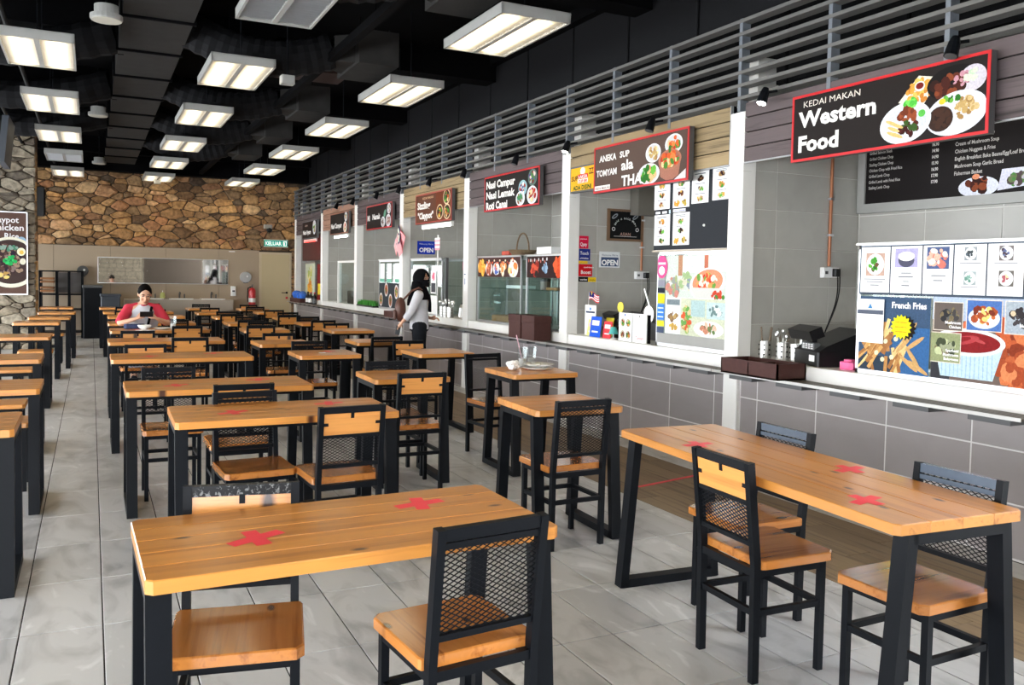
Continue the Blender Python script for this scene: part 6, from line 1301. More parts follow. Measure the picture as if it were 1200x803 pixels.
# =================================================================== CHAIRS
SEATZ, BACKZ = 0.475, 0.85
def make_chair(kind):
    t = thing('dining_chair', '', 'chair')
    hw = 0.165; ry, fy = -0.16, 0.165; tb = 0.026
    # seat board, chamfered front corners
    mb = MB(); z0, z1 = SEATZ - 0.034, SEATZ; e = 0.004
    pts = [(-0.185, -0.145), (0.185, -0.145), (0.19, -0.13), (0.19, 0.19), (0.168, 0.215), (-0.168, 0.215), (-0.19, 0.19), (-0.19, -0.13)]
    vs = [(a, b, z0) for a, b in pts] + [(a, b, z1 - e) for a, b in pts] + [(a * 0.975, 0.03 + (b - 0.03) * 0.975, z1) for a, b in pts]
    fs = [tuple(range(7, -1, -1)), tuple(range(16, 24))]
    for a in (0, 8):
        for i in range(8): fs.append((a + i, a + (i + 1) % 8, a + 8 + (i + 1) % 8, a + 8 + i))
    mb.add(vs, fs, PINE_Y); mb.build('seat', t)
    M = BLACK
    lean = 0.045
    def back_y(z): return ry - lean * max(0, (z - 0.46)) / (BACKZ - 0.46)
    for s in (-1, 1):
        mb = MB(); mb.bar((s * hw, ry + 0.005, 0), (s * hw, ry, 0.46), tb, tb + 0.006, M, upv=(0, 1, 0)); mb.bar((s * hw, ry, 0.455), (s * hw, back_y(BACKZ), BACKZ), tb, tb + 0.006, M, upv=(0, 1, 0)); mb.build('rear_leg', t)
        MB().bar((s * hw, fy, 0), (s * hw, fy, SEATZ - 0.034), tb, tb, M, upv=(0, 1, 0)).build('front_leg', t)
        MB().bar((s * hw, ry + 0.02, 0.27), (s * hw, fy - 0.01, 0.27), 0.02, 0.024, M).build('stretcher', t)
    mb = MB(); z = SEATZ - 0.05
    mb.bar((-hw, fy, z), (hw, fy, z), 0.022, 0.03, M).bar((-hw, ry, z), (hw, ry, z), 0.022, 0.03, M)
    for s in (-1, 1): mb.bar((s * hw, ry, z), (s * hw, fy, z), 0.022, 0.03, M)
    mb.build('seat_frame', t)
    MB().bar((-hw, ry + 0.003, 0.27), (hw, ry + 0.003, 0.27), 0.02, 0.024, M).build('stretcher', t)
    MB().bar((-hw, fy, 0.27), (hw, fy, 0.27), 0.02, 0.024, M).build('stretcher', t)
    def rail(z, h_, nm='back_rail', mm=None, w_=0.022): MB().bar((-hw + 0.012, back_y(z), z), (hw - 0.012, back_y(z), z), w_, h_, mm or M).build(nm, t)
    rail(BACKZ - 0.018, 0.034, 'top_rail', {'worn': STEELBLUE, 'glossy': SKYSHEEN_BLACK}.get(kind), 0.026)
    rail(0.535, 0.018)
    zb = 0.545
    if kind in ('mesh', 'glossy'):
        rail(0.800, 0.018, 'back_rail', SKYSHEEN_BLACK if kind == 'glossy' else None); zt_ = 0.812
    else:
        rail(0.693, 0.016); zt_ = 0.69
        mb = MB(); z0, z1 = 0.703, BACKZ - 0.036
        a, b = back_y(z0), back_y(z1); xx = hw - 0.014
        mb.add([(-xx, a - 0.008, z0), (xx, a - 0.008, z0), (xx, a + 0.008, z0), (-xx, a + 0.008, z0), (-xx, b - 0.008, z1), (xx, b - 0.008, z1), (xx, b + 0.008, z1), (-xx, b + 0.008, z1)], [(0, 3, 2, 1), (4, 5, 6, 7), (0, 1, 5, 4), (1, 2, 6, 5), (2, 3, 7, 6), (3, 0, 4, 7)], PINE_B); mb.build('back_board', t)
        mb = MB(); zc = (z0 + z1) / 2; yc = back_y(zc)
        for s in ((-1, 1) if kind == 'board' else ()): MB().bar((s * (xx + 0.002), yc, zc), (s * (xx - 0.024), yc, zc), 0.022, 0.016, M, upv=(0, 0, 1)).build('board_clip', t)
        mb.bar((0, b, z1 + 0.004), (0, back_y(z1 - 0.026), z1 - 0.026), 0.018, 0.022, M, upv=(0, 1, 0)); mb.build('board_clip', t)
    # expanded metal mesh: zigzag strands
    mb = MB(); nx = 11; cw = 2 * (hw - 0.012) / nx; ch = 0.0078; nz = max(4, int(round((zt_ - zb) / ch))); ch = (zt_ - zb) / nz
    for r_ in range(nz):
        za = zb + r_ * ch
        for k in range(nx):
            x0 = -hw + 0.012 + k * cw
            for (xa, da, xb, db) in ((x0, 0, x0 + cw / 2, ch), (x0 + cw / 2, ch, x0 + cw, 0)):
                if r_ % 2: da, db = ch - da, ch - db
                mb.bar((xa, back_y(za + da), za + da), (xb, back_y(za + db), za + db), 0.0030, 0.0024, M, upv=(0, 1, 0), caps=False)
    mb.build('mesh_panel', t, label='black expanded-metal mesh panel')
    return t
CH = {k: make_chair(k) for k in ('board', 'mesh', 'worn', 'glossy')}
CP = {k: (r, tree_of(r)) for k, r in CH.items()}
cfirst = {k: True for k in CP}
NOUN = {'board': 'pine-backed metal chair', 'mesh': 'mesh-backed metal chair', 'worn': 'pine-backed chair with worn top rail', 'glossy': 'glossy-railed mesh chair'}
GC = 'pine and black metal dining chairs'
def chair(kind, x, y, rz, where): place(kind, CP, cfirst, (x, y, 0), rz, NOUN[kind] + ' ' + where, GC)
F, N = PI, 0.0
ROWN = {'B': 'in the aisle row', 'C': 'in the middle row', 'D': 'in the counter row'}
def at(row, k, side): return 'at the %s side of the %s table %s' % (side, NTH[k], ROWN[row])
chair('worn', 0.395, 2.63, PI - 0.20, 'with seat pushed under the nearest long table')
chair('mesh', 0.985, 2.34, 0.09, 'standing nearest the viewer before the nearest long table')
chair('board', 2.425, 2.62, -PI / 2 - 0.04, 'at the aisle side of the extra long table')
chair('glossy', 2.66, 2.07, PI / 2 + 0.02, 'at the counter side of the extra long table, nearer of two')
chair('glossy', 2.72, 3.02, PI / 2 - 0.02, 'at the counter side of the extra long table, farther of two')
chair('board', 1.20, 4.52, 0.06, at('B', 1, 'near')); chair('mesh', 0.80, 4.84, PI + 0.06, at('B', 1, 'far')); chair('board', 0.835, 5.58, 0.0, at('B', 2, 'near'))
chair('mesh', 0.49, 6.27, PI, at('B', 2, 'far')); chair('board', 0.45, 8.34, PI, at('B', 3, 'far'))
chair('board', 0.47, 10.28, PI, at('B', 4, 'far')); chair('board', 0.91, 9.52, 0.0, at('B', 4, 'near')); chair('board', 1.07, 11.50, 0.0, at('B', 5, 'near')); chair('mesh', 0.60, 12.36, PI, 'carrying the seated man')
chair('board', 0.53, 13.70, PI, at('B', 6, 'far')); chair('mesh', 1.05, 12.98, 0, at('B', 6, 'near')); chair('board', 0.53, 15.57, PI, at('B', 7, 'far')); chair('board', 0.58, 17.15, PI, at('B', 8, 'far')); chair('board', 1.0, 16.42, 0, at('B', 8, 'near')); chair('mesh', 1.1, 18.98, PI, at('B', 9, 'far'))
chair('board', 2.08, 5.84, 0.0, at('C', 0, 'near')); chair('mesh', 2.10, 6.29, PI, at('C', 0, 'far')); chair('mesh', 1.97, 8.42, PI, at('C', 1, 'far')); chair('board', 1.90, 9.62, PI, at('C', 2, 'far')); chair('board', 1.95, 11.45, 0.0, at('C', 3, 'near')); chair('mesh', 2.1, 11.88, PI, at('C', 3, 'far'))
chair('board', 2.03, 12.72, 0.0, at('C', 4, 'near')); chair('mesh', 2.15, 13.40, PI, at('C', 4, 'far')); chair('board', 2.03, 14.54, 0.0, at('C', 5, 'near')); chair('mesh', 2.1, 15.20, PI, at('C', 5, 'far')); chair('board', 2.0, 16.75, PI, at('C', 6, 'far')); chair('mesh', 2.05, 18.62, PI, at('C', 7, 'far'))
chair('mesh', 2.47, 4.31, 0.03, 'at the near side of the square table beside the extra long table')
chair('mesh', 3.13, 6.70, PI + 0.10, at('D', 1, 'far')); chair('board', 2.98, 8.28, PI, at('D', 2, 'far')); chair('mesh', 2.92, 9.25, 0.0, at('D', 3, 'near')); chair('board', 3.04, 11.48, PI, at('D', 4, 'far')); chair('board', 3.04, 12.62, 0.0, at('D', 5, 'near'))
chair('mesh', 3.06, 13.30, PI, at('D', 5, 'far')); chair('board', 2.86, 14.15, 0.0, at('D', 6, 'near')); chair('mesh', 3.06, 14.83, PI, at('D', 6, 'far')); chair('board', 3.0, 16.17, 0, at('D', 7, 'near')); chair('mesh', 2.92, 17.70, 0, at('D', 8, 'near')); chair('board', 2.96, 18.35, PI, at('D', 8, 'far'))

# backless stools in the row left of the aisle
def make_stool():
    t = thing('wooden_stool', '', 'stool')
    MB().bev(-0.20, 0.20, -0.18, 0.18, SEATZ - 0.034, SEATZ, 0.02, PINE).build('seat', t)
    for sx in (-1, 1):
        for sy in (-1, 1): MB().box(sx * 0.165 - 0.014, sx * 0.165 + 0.014, sy * 0.145 - 0.014, sy * 0.145 + 0.014, 0, SEATZ - 0.0345, BLACK).build('leg', t)
    mb = MB()
    for s in (-1, 1): mb.box(-0.15, 0.15, s * 0.145 - 0.01, s * 0.145 + 0.01, SEATZ - 0.07, SEATZ - 0.0345, BLACK).box(s * 0.165 - 0.01, s * 0.165 + 0.01, -0.13, 0.13, SEATZ - 0.07, SEATZ - 0.0345, BLACK)
    mb.build('seat_frame', t)
    for s in (-1, 1): MB().box(-0.15, 0.15, s * 0.145 - 0.01, s * 0.145 + 0.01, 0.26, 0.285, BLACK).build('stretcher', t)
    return t
st0 = make_stool(); stt = tree_of(st0); sf = {'stool': True}
for x, y, lab in ((-0.58, 6.83, 'backless pine stool tucked behind the second left-row table'), (-0.66, 7.76, 'backless pine stool before the third left-row table'), (-0.74, 10.36, 'backless pine stool before the fourth left-row table'), (-0.64, 12.6, 'backless pine stool between the fourth and fifth left-row tables'), (-0.60, 15.75, 'backless pine stool behind the sixth left-row table')):
    place('stool', {'stool': (st0, stt)}, sf, (x, y, 0), 0, lab, 'backless pine stools')

# =================================================================== THINGS ON TABLES
def plate(x, y, z, r, label, food=None, cat='plate', nm='plate'):
    t = thing(nm, label, cat, (x, y, z)); MB().lathe([(r * 0.55, 0), (r * 0.6, 0.004), (r * 0.95, 0.018), (r, 0.024), (r * 0.94, 0.021), (r * 0.55, 0.008)], 28, CERAMIC).build('dish', t, smooth=True)
    if food: mb = MB(); rg = random.Random(3); [mb.ball((rg.uniform(-.5, .5) * r, rg.uniform(-.5, .5) * r, 0.02), (0.025, 0.025, 0.012), food, 7, 5) for _ in range(14)]; mb.build('food', t)
    return t
def bowl(x, y, z, r, h_, label):
    t = thing('bowl', label, 'bowl', (x, y, z)); MB().lathe([(r * 0.45, 0), (r * 0.5, 0.006), (r * 0.85, h_ * 0.6), (r, h_), (r * 0.96, h_), (r * 0.8, h_ * 0.6), (r * 0.42, 0.012)], 24, CERAMIC).build('shell', t, smooth=True); return t
def cup(x, y, z, label, straw=True, h_=0.16, lean=0.05):
    t = thing('drink_cup', label, 'cup', (x, y, z)); MB().lathe([(0.03, 0), (0.031, 0.004), (0.044, h_), (0.042, h_), (0.029, 0.006)], 18, PLASTICFILM, closed=False).build('cup_wall', t)
    MB().lathe([(0.0285, 0.006), (0.034, h_ * 0.45)], 16, mat('ice_remains', (0.66, 0.64, 0.62), 0.3)).build('ice', t)
    if straw: MB().tube([(0.01, 0, 0.02), (-0.03 - lean, 0.02, h_ + 0.10)], 0.004, 8, pcol((0.92, 0.72, 0.76))).build('straw', t)
    return t
# second counter-row table: used plates, cups, crumpled tissue
plate(3.25, 6.13, TH, 0.135, 'white plate on the square table, underneath the other plate'); plate(3.26, 6.13, TH + 0.026, 0.13, 'white plate stacked on top of another on the square table', mat('grain_leftovers', (0.55, 0.53, 0.45), 0.7))
cup(3.19, 6.28, TH, 'clear plastic cup with pink straw behind the stacked plates', True, 0.17, 0.02); cup(3.29, 6.31, TH, 'strawless clear plastic cup behind the stacked plates', False, 0.17)
ti = MB(); rg = random.Random(12)
for k in range(9): ti.ball((rg.uniform(-0.035, 0.035), rg.uniform(-0.045, 0.045), 0.024 + 0.009 * k * 0.6), (rg.uniform(0.022, 0.04), rg.uniform(0.022, 0.04), 0.02), PAPER, 7, 5)
tag(ti.build('crumpled_tissue'), 'crumpled white tissue heap beside the stacked plates', 'tissue').location = (3.04, 6.12, TH - 0.004)
# the man's meal
bowl(0.60, 11.66, TH, 0.085, 0.06, 'white bowl before the seated man'); plate(0.80, 11.70, TH, 0.105, 'white plate beside the bowl before the seated man')
cup(0.93, 11.62, TH, 'tall milky drink cup at the seated man\'s elbow', False, 0.17)
MB_t = tag(MB().box(-0.11, 0.11, -0.05, 0.05, 0, 0.003, PAPER).build('paper_napkin'), 'white paper napkin under the bowl on the seated man\'s table', 'napkin'); MB_t.location = (0.60, 11.55, TH + 0.0008)
tag(MB().box(-0.03, 0.03, -0.025, 0.025, 0, 0.002, PAPER).build('paper_scrap'), 'white paper scrap on the second middle-row table', 'paper').location = (1.95, 8.0, TH + 0.001)
for x, y, z in ((2.02, 8.38, TH),): pass

# =================================================================== PEOPLE
def skin_body(nodes, edges, root, levels=2):
    me = bpy.data.meshes.new('body'); names = list(nodes); ix = {n: i for i, n in enumerate(names)}
    me.from_pydata([nodes[n][0] for n in names], [(ix[a], ix[b]) for a, b in edges], []); me.update()
    o = bpy.data.objects.new('body', me); COL.objects.link(o)
    md = o.modifiers.new('skin', 'SKIN'); md.use_smooth_shade = True
    for i, n in enumerate(names):
        r = nodes[n][1]; v = me.skin_vertices[0].data[i]; v.radius = (r if isinstance(r, tuple) else (r, r)); v.use_root = (n == root)
    sd = o.modifiers.new('sub', 'SUBSURF'); sd.levels = levels; sd.render_levels = levels
    dg = bpy.context.evaluated_depsgraph_get(); dg.update(); out = bpy.data.meshes.new_from_object(o.evaluated_get(dg))
    bpy.data.objects.remove(o); return out
def fuse(meshes, voxel, name, M):
    """join meshes and wrap them into one continuous surface"""
    bm = bmesh.new()
    for me in meshes: bm.from_mesh(me)
    me = bpy.data.meshes.new(name); bm.to_mesh(me); bm.free()
    o = bpy.data.objects.new(name, me); COL.objects.link(o)
    md = o.modifiers.new('remesh', 'REMESH'); md.mode = 'VOXEL'; md.voxel_size = voxel; md.use_smooth_shade = True
    sm_ = o.modifiers.new('smooth', 'SMOOTH'); sm_.factor = 0.5; sm_.iterations = 4
    dg = bpy.context.evaluated_depsgraph_get(); dg.update(); out = bpy.data.meshes.new_from_object(o.evaluated_get(dg)); bpy.data.objects.remove(o)
    out.materials.clear(); out.materials.append(M); out.polygons.foreach_set('use_smooth', [True] * len(out.polygons)); return out
def head_mesh(c, R_, s=1.0):
    """shaped head: skull, jaw, nose, ears; local front is -Y, then rotated by R_ and moved to c (head centre)"""
    mb = MB()
    mb.ball((0, 0.012, 0.025), (0.076, 0.096, 0.098), SKIN, 24, 16)
    mb.ball((0, -0.022, -0.045), (0.060, 0.070, 0.078), SKIN, 20, 14)
    mb.ball((0, -0.055, -0.098), (0.027, 0.026, 0.020), SKIN, 12, 8)
    mb.tube([(0, -0.088, 0.012), (0, -0.098, -0.008), (0, -0.112, -0.030), (0, -0.095, -0.042)], [0.008, 0.010, 0.015, 0.010], 10, SKIN)
    for sx in (-1, 1):
        mb.ball((sx * 0.078, 0.012, -0.005), (0.012, 0.020, 0.032), SKIN, 10, 8); mb.ball((sx * 0.040, -0.068, -0.032), (0.022, 0.02, 0.022), SKIN, 10, 8); mb.ball((sx * 0.031, -0.078, 0.030), (0.030, 0.014, 0.011), SKIN, 10, 7)
    mb.ball((0, -0.090, -0.062), (0.024, 0.010, 0.007), SKIN, 10, 6); mb.ball((0, -0.088, -0.074), (0.020, 0.010, 0.007), SKIN, 10, 6)
    me = mb.mesh('head'); me.transform(Matrix.Scale(s, 4)); me.transform(R_.to_4x4()); me.transform(Matrix.Translation(c)); return me
def face_bits(parent, c, R_, s, eyes=True, brow=True, mouth=True):
    T = Matrix.Translation(c) @ R_.to_4x4() @ Matrix.Scale(s, 4)
    def put(mb, nm): me = mb.mesh(nm, True); me.transform(T); link(nm, me, parent)
    for sx in (-1, 1):
        mb = MB(); mb.ball((sx * 0.031, -0.083, 0.012), (0.014, 0.006, 0.0055), EYEW, 10, 6); mb.ball((sx * 0.031, -0.088, 0.012), (0.0055, 0.003, 0.005), BLACKP, 8, 6); mb.tube([(sx * 0.046, -0.082, 0.016), (sx * 0.031, -0.090, 0.0195), (sx * 0.017, -0.086, 0.015)], 0.0022, 6, HAIR); put(mb, 'eye')
        mb = MB(); mb.tube([(sx * 0.050, -0.082, 0.036), (sx * 0.034, -0.092, 0.042), (sx * 0.014, -0.092, 0.037)], [0.003, 0.005, 0.003], 6, HAIR); put(mb, 'eyebrow')
    if mouth: mb = MB(); mb.tube([(-0.024, -0.094, -0.066), (0, -0.101, -0.068), (0.024, -0.094, -0.066)], [0.003, 0.0055, 0.003], 8, mat('lips', (0.40, 0.15, 0.12), 0.5)); put(mb, 'mouth')
def hand_nodes(pref, wrist, palm_dir, across, thumb_dir, curl_dir, spread=0.0165, curl=(0.35, 0.75), s=1.0):
    """palm plus five separate fingers; returns node dict and edge list"""
    nd, ed = {}, []
    w = Vector(wrist); d = Vector(palm_dir).normalized(); a = Vector(across).normalized(); td = Vector(thumb_dir).normalized(); cd_ = Vector(curl_dir).normalized()
    nd[pref + 'w'] = (w, (0.024 * s, 0.020 * s)); k0 = w + d * 0.035 * s; nd[pref + 'p'] = (k0, (0.036 * s, 0.017 * s)); k1 = w + d * 0.078 * s; nd[pref + 'k'] = (k1, (0.036 * s, 0.014 * s)); ed += [(pref + 'w', pref + 'p'), (pref + 'p', pref + 'k')]
    fing = []
    for i, (off, ln) in enumerate(((-1.5, 0.064), (-0.5, 0.076), (0.5, 0.072), (1.5, 0.058))):
        b = w + d * 0.072 * s + a * off * spread * s; n2 = b + (d * math.cos(curl[0]) + cd_ * math.sin(curl[0])) * ln * 0.48 * s; n3 = n2 + (d * math.cos(curl[0] + curl[1]) + cd_ * math.sin(curl[0] + curl[1])) * ln * 0.32 * s; n4 = n3 + (d * math.cos(curl[0] + 1.7 * curl[1]) + cd_ * math.sin(curl[0] + 1.7 * curl[1])) * ln * 0.24 * s
        fing.append([(b, 0.0095 * s), (n2, 0.0088 * s), (n3, 0.008 * s), (n4, 0.0068 * s)])
    b = w + d * 0.022 * s + td * 0.022 * s; n2 = b + (td * 0.75 + d * 0.65).normalized() * 0.036 * s; n3 = n2 + (td * 0.25 + d * 0.9 + cd_ * 0.25).normalized() * 0.028 * s
    fing.append([(b, 0.012 * s), (n2, 0.010 * s), (n3, 0.008 * s)])
    return nd, ed, fing
def finger_meshes(fing):
    out = []
    for f in fing: mb = MB(); mb.tube([p for p, r in f], [r for p, r in f], 9, SKIN); mb.ball(f[-1][0], f[-1][1], SKIN, 8, 6); [mb.ball(p, r * 1.02, SKIN, 8, 6) for p, r in f[:-1]]; out.append(mb.mesh('finger'))
    return out
V = Vector
def RZ(a): return Matrix.Rotation(a, 3, 'Z')
def RX(a): return Matrix.Rotation(a, 3, 'X')

# ---- seated man, facing the camera (-Y), elbows on the table, phone in both hands
mx_, my_ = 0.61, 12.34
def M_(x, y, z): return V((mx_ + x, my_ + y, z + max(0, min(1, (z - 0.55) / 0.25)) * 0.035))
hc = M_(0.02, -0.17, 1.18); hr = RZ(0.06) @ RX(0.42)
nodes = {
    'pelvis': (M_(0, 0.02, 0.56), (0.155, 0.115)), 'waist': (M_(0, 0.0, 0.70), (0.145, 0.105)), 'chest': (M_(0, -0.06, 0.86), (0.165, 0.115)), 'upper': (M_(0, -0.10, 0.975), (0.145, 0.09)), 'neck': (M_(0.005, -0.125, 1.05), 0.055), 'neck2': (M_(0.015, -0.145, 1.11), 0.052),
    'shL': (M_(-0.175, -0.10, 0.975), 0.068), 'elL': (M_(-0.29, -0.27, 0.80), 0.046), 'wrL': (M_(-0.10, -0.41, 0.875), 0.027), 'shR': (M_(0.175, -0.10, 0.975), 0.068), 'elR': (M_(0.30, -0.29, 0.80), 0.046), 'wrR': (M_(0.15, -0.42, 0.875), 0.027),
    'hipL': (M_(-0.09, -0.02, 0.545), 0.088), 'knL': (M_(-0.12, -0.42, 0.53), 0.062), 'anL': (M_(-0.12, -0.40, 0.10), 0.040), 'toL': (M_(-0.13, -0.54, 0.045), 0.034), 'hipR': (M_(0.09, -0.02, 0.545), 0.088), 'knR': (M_(0.12, -0.42, 0.53), 0.062), 'anR': (M_(0.12, -0.42, 0.10), 0.040), 'toR': (M_(0.13, -0.56, 0.045), 0.034)}
edges = [('pelvis', 'waist'), ('waist', 'chest'), ('chest', 'upper'), ('upper', 'neck'), ('neck', 'neck2'), ('upper', 'shL'), ('shL', 'elL'), ('elL', 'wrL'), ('upper', 'shR'), ('shR', 'elR'), ('elR', 'wrR'), ('pelvis', 'hipL'), ('hipL', 'knL'), ('knL', 'anL'), ('anL', 'toL'), ('pelvis', 'hipR'), ('hipR', 'knR'), ('knR', 'anR'), ('anR', 'toR')]
hl = hand_nodes('L', M_(-0.10, -0.41, 0.875), (0.75, -0.35, 0.35), (0, 0.25, 1), (0.1, 0.3, 1), (0.35, 0.85, 0.0))
hh_ = hand_nodes('R', M_(0.15, -0.42, 0.875), (-0.75, -0.30, 0.35), (0, 0.25, 1), (-0.1, 0.3, 1), (-0.35, 0.85, 0.0))
for nd, ed, fg in (hl, hh_): nodes.update(nd); edges += ed
edges += [('wrL', 'Lw'), ('wrR', 'Rw')]
nodes['wrL'] = (M_(-0.115, -0.405, 0.868), 0.027); nodes['wrR'] = (M_(0.165, -0.415, 0.868), 0.027)
parts = [skin_body(nodes, edges, 'pelvis'), head_mesh(hc, hr)] + finger_meshes(hl[2]) + finger_meshes(hh_[2])
man = link('person', fuse(parts, 0.0065, 'person', SKIN)); tag(man, 'seated man in red-sleeved grey shirt holding a phone over his meal', 'person')
face_bits(man, hc, hr, 1.0)
# hair cap
mb = MB(); n, mm = 28, 14; vs = []
for a in range(mm + 1):
    for i in range(n):
        th = 2 * PI * i / n; front = -math.sin(th)
        lo = -0.55 if front < -0.25 else (-0.12 if front < 0.45 else (-0.12 + (front - 0.45) / 0.55 * 0.80))
        ph = PI / 2 - (PI / 2 - lo) * a / mm
        j = 1 + 0.035 * math.sin(i * 5.3 + a * 2.1) * (1 if a > 0 else 0) + 0.05 * max(0, math.sin(ph)) * max(0, front)
        vs.append((0.079 * j * math.cos(ph) * math.cos(th), 0.014 + 0.099 * j * math.cos(ph) * math.sin(th), 0.030 + 0.104 * math.sin(ph) * (1 + 0.03 * math.sin(i * 7.7 + a * 3.3) * (1 if 0 < a else 0))))
fs = [(a * n + i, a * n + (i + 1) % n, (a + 1) * n + (i + 1) % n, (a + 1) * n + i) for a in range(mm) for i in range(n)]
mb.add(vs, fs, HAIR); me = mb.mesh('hair', True); me.transform(Matrix.Translation(hc) @ hr.to_4x4()); hair = link('hair', me, man)
sol = hair.modifiers.new('solid', 'SOLIDIFY'); sol.thickness = 0.012; sol.offset = 0
def loft(rings, n=20):
    mb = MB(); vs = []
    for c, rx, ry, f in rings:
        for k in range(n):
            t = 2 * PI * k / n; d = f @ V((rx * math.cos(t), ry * math.sin(t), 0)); vs.append(V(c) + d)
    m_ = len(rings)
    mb.add(vs, [(a * n + k, a * n + (k + 1) % n, (a + 1) * n + (k + 1) % n, (a + 1) * n + k) for a in range(m_ - 1) for k in range(n)] + [tuple(range(n - 1, -1, -1)), tuple(range((m_ - 1) * n, m_ * n))], SKIN); return mb.mesh('loft')
def limb(pts):
    mb = MB(); mb.tube([p for p, r in pts], [r for p, r in pts], 14, SKIN)
    for p, r in pts[:-1]: mb.ball(p, r * 1.01, SKIN, 12, 8)
    return mb.mesh('limb')
def garment(nm, meshes, M, parent, vox=0.010, **kw): return link(nm, fuse(meshes, vox, nm, M), parent, **kw)
I3 = Matrix.Identity(3)
def cloth(nm, nodes_, edges_, root, M, parent, **kw):
    me = skin_body(nodes_, edges_, root); me.materials.clear(); me.materials.append(M); me.polygons.foreach_set('use_smooth', [True] * len(me.polygons)); return link(nm, me, parent, **kw)
garment('shirt_body', [loft([(M_(0, 0.02, 0.52), 0.175, 0.13, I3), (M_(0, 0.01, 0.70), 0.172, 0.128, I3), (M_(0, -0.05, 0.86), 0.205, 0.138, I3), (M_(0, -0.09, 0.955), 0.20, 0.120, I3), (M_(0, -0.105, 1.015), 0.125, 0.092, I3), (M_(0.004, -0.118, 1.05), 0.068, 0.068, I3)])], GREYCLOTH, man, label='pale grey front of the raglan shirt')
for s in (-1, 1):
    garment('sleeve', [limb([(M_(s * 0.075, -0.108, 1.018), 0.056), (M_(s * 0.165, -0.10, 0.98), 0.080), (M_(s * 0.235, -0.19, 0.89), 0.068), (M_(s * 0.282, -0.262, 0.815), 0.062)])], REDCLOTH, man, label='red raglan sleeve')
MB().tube([M_(0.055 * math.cos(a) + 0.006, -0.128 + 0.055 * math.sin(a), 1.045 + 0.012 * math.sin(a)) for a in [2 * PI * k / 20 for k in range(21)]], 0.012, 8, REDCLOTH).build('collar', man, smooth=True)
MB().tube([M_(0.10, -0.21, 1.02), M_(0.085, -0.235, 0.93), M_(0.06, -0.21, 0.80), M_(0.02, -0.17, 0.66)], 0.016, 8, BLKCLOTH).build('bag_strap', man, label='black strap across the chest')
garment('trousers', [loft([(M_(0, 0.02, 0.50), 0.17, 0.125, I3), (M_(0, 0.02, 0.64), 0.165, 0.12, I3)])] + [limb([(M_(q * 0.09, -0.02, 0.55), 0.10), (M_(q * 0.12, -0.42, 0.535), 0.076), (M_(q * 0.12, -0.41, 0.10), 0.058)]) for q in (-1, 1)], DENIM, man)
for s in (-1, 1): MB().ball(M_(s * 0.125, -0.47 if s < 0 else -0.49, 0.048), (0.052, 0.135, 0.046), BLKCLOTH, 12, 8).build('shoe', man, smooth=True)
ph = thing('smartphone', 'black smartphone held sideways in both hands of the seated man', 'phone', M_(0.025, -0.475, 0.935), 0)
mb = MB(); mb.bar((-0.078, 0, 0), (0.078, 0, 0), 0.010, 0.072, BLACKP, upv=(0, -0.45, 1)); mb.build('body', ph); mb = MB(); mb.bar((-0.07, 0.0068, 0.003), (0.07, 0.0068, 0.003), 0.002, 0.064, GREYD, upv=(0, -0.45, 1)); mb.build('screen', ph)
cu_ = thing('table_bag', 'dark blue pouch lying on the table before the seated man', 'pouch', (0.46, 11.88, TH)); MB().bev(-0.09, 0.16, -0.06, 0.08, 0, 0.06, 0.03, mat('navy_cloth', (0.025, 0.04, 0.11), 0.8)).build('body', cu_)

# ---- standing woman, facing the stall (+X), head turned a little to the camera
wx_, wy_ = 4.02, 11.05
RW = RZ(PI / 2 - 0.30)      # local front is -Y  ->  +X, slightly towards the camera
def W_(x, y, z): v = RW @ V((x, y, 0)); return V((wx_ + v.x, wy_ + v.y, z))
hcw = W_(0.0, -0.035, 1.475); hrw = RZ(PI / 2 - 1.05)
nodes = {'pelvis': (W_(0, 0, 0.90), (0.155, 0.115)), 'waist': (W_(0, 0.005, 1.04), (0.125, 0.095)), 'chest': (W_(0, 0.0, 1.18), (0.140, 0.105)), 'upper': (W_(0, 0.01, 1.27), (0.115, 0.08)), 'neck': (W_(0, 0.0, 1.335), 0.048), 'neck2': (W_(0, -0.01, 1.39), 0.046),
    'shR': (W_(-0.165, 0.02, 1.265), 0.058), 'elR': (W_(-0.215, 0.12, 1.04), 0.041), 'wrR': (W_(-0.17, 0.245, 0.885), 0.024), 'shL': (W_(0.165, 0.02, 1.265), 0.058), 'elL': (W_(0.20, 0.02, 1.02), 0.041), 'wrL': (W_(0.17, -0.17, 0.94), 0.024),
    'hipL': (W_(0.085, 0, 0.86), 0.098), 'knL': (W_(0.085, -0.01, 0.47), 0.062), 'anL': (W_(0.085, 0.02, 0.10), 0.040), 'toL': (W_(0.09, -0.12, 0.045), 0.033), 'hipR': (W_(-0.085, 0, 0.86), 0.098), 'knR': (W_(-0.085, 0.0, 0.47), 0.062), 'anR': (W_(-0.085, 0.04, 0.10), 0.040), 'toR': (W_(-0.095, -0.10, 0.045), 0.033)}
edges = [('pelvis', 'waist'), ('waist', 'chest'), ('chest', 'upper'), ('upper', 'neck'), ('neck', 'neck2'), ('upper', 'shL'), ('shL', 'elL'), ('elL', 'wrL'), ('upper', 'shR'), ('shR', 'elR'), ('elR', 'wrR'), ('pelvis', 'hipL'), ('hipL', 'knL'), ('knL', 'anL'), ('anL', 'toL'), ('pelvis', 'hipR'), ('hipR', 'knR'), ('knR', 'anR'), ('anR', 'toR')]
def WD(x, y, z): v = RW @ V((x, y, 0)); return (v.x, v.y, z)
hR = hand_nodes('R', W_(-0.17, 0.245, 0.885), WD(0.25, 0.55, -0.8), WD(1, -0.2, 0.2), WD(0.5, -0.8, -0.2), WD(0.8, -0.3, -0.1), s=0.94)
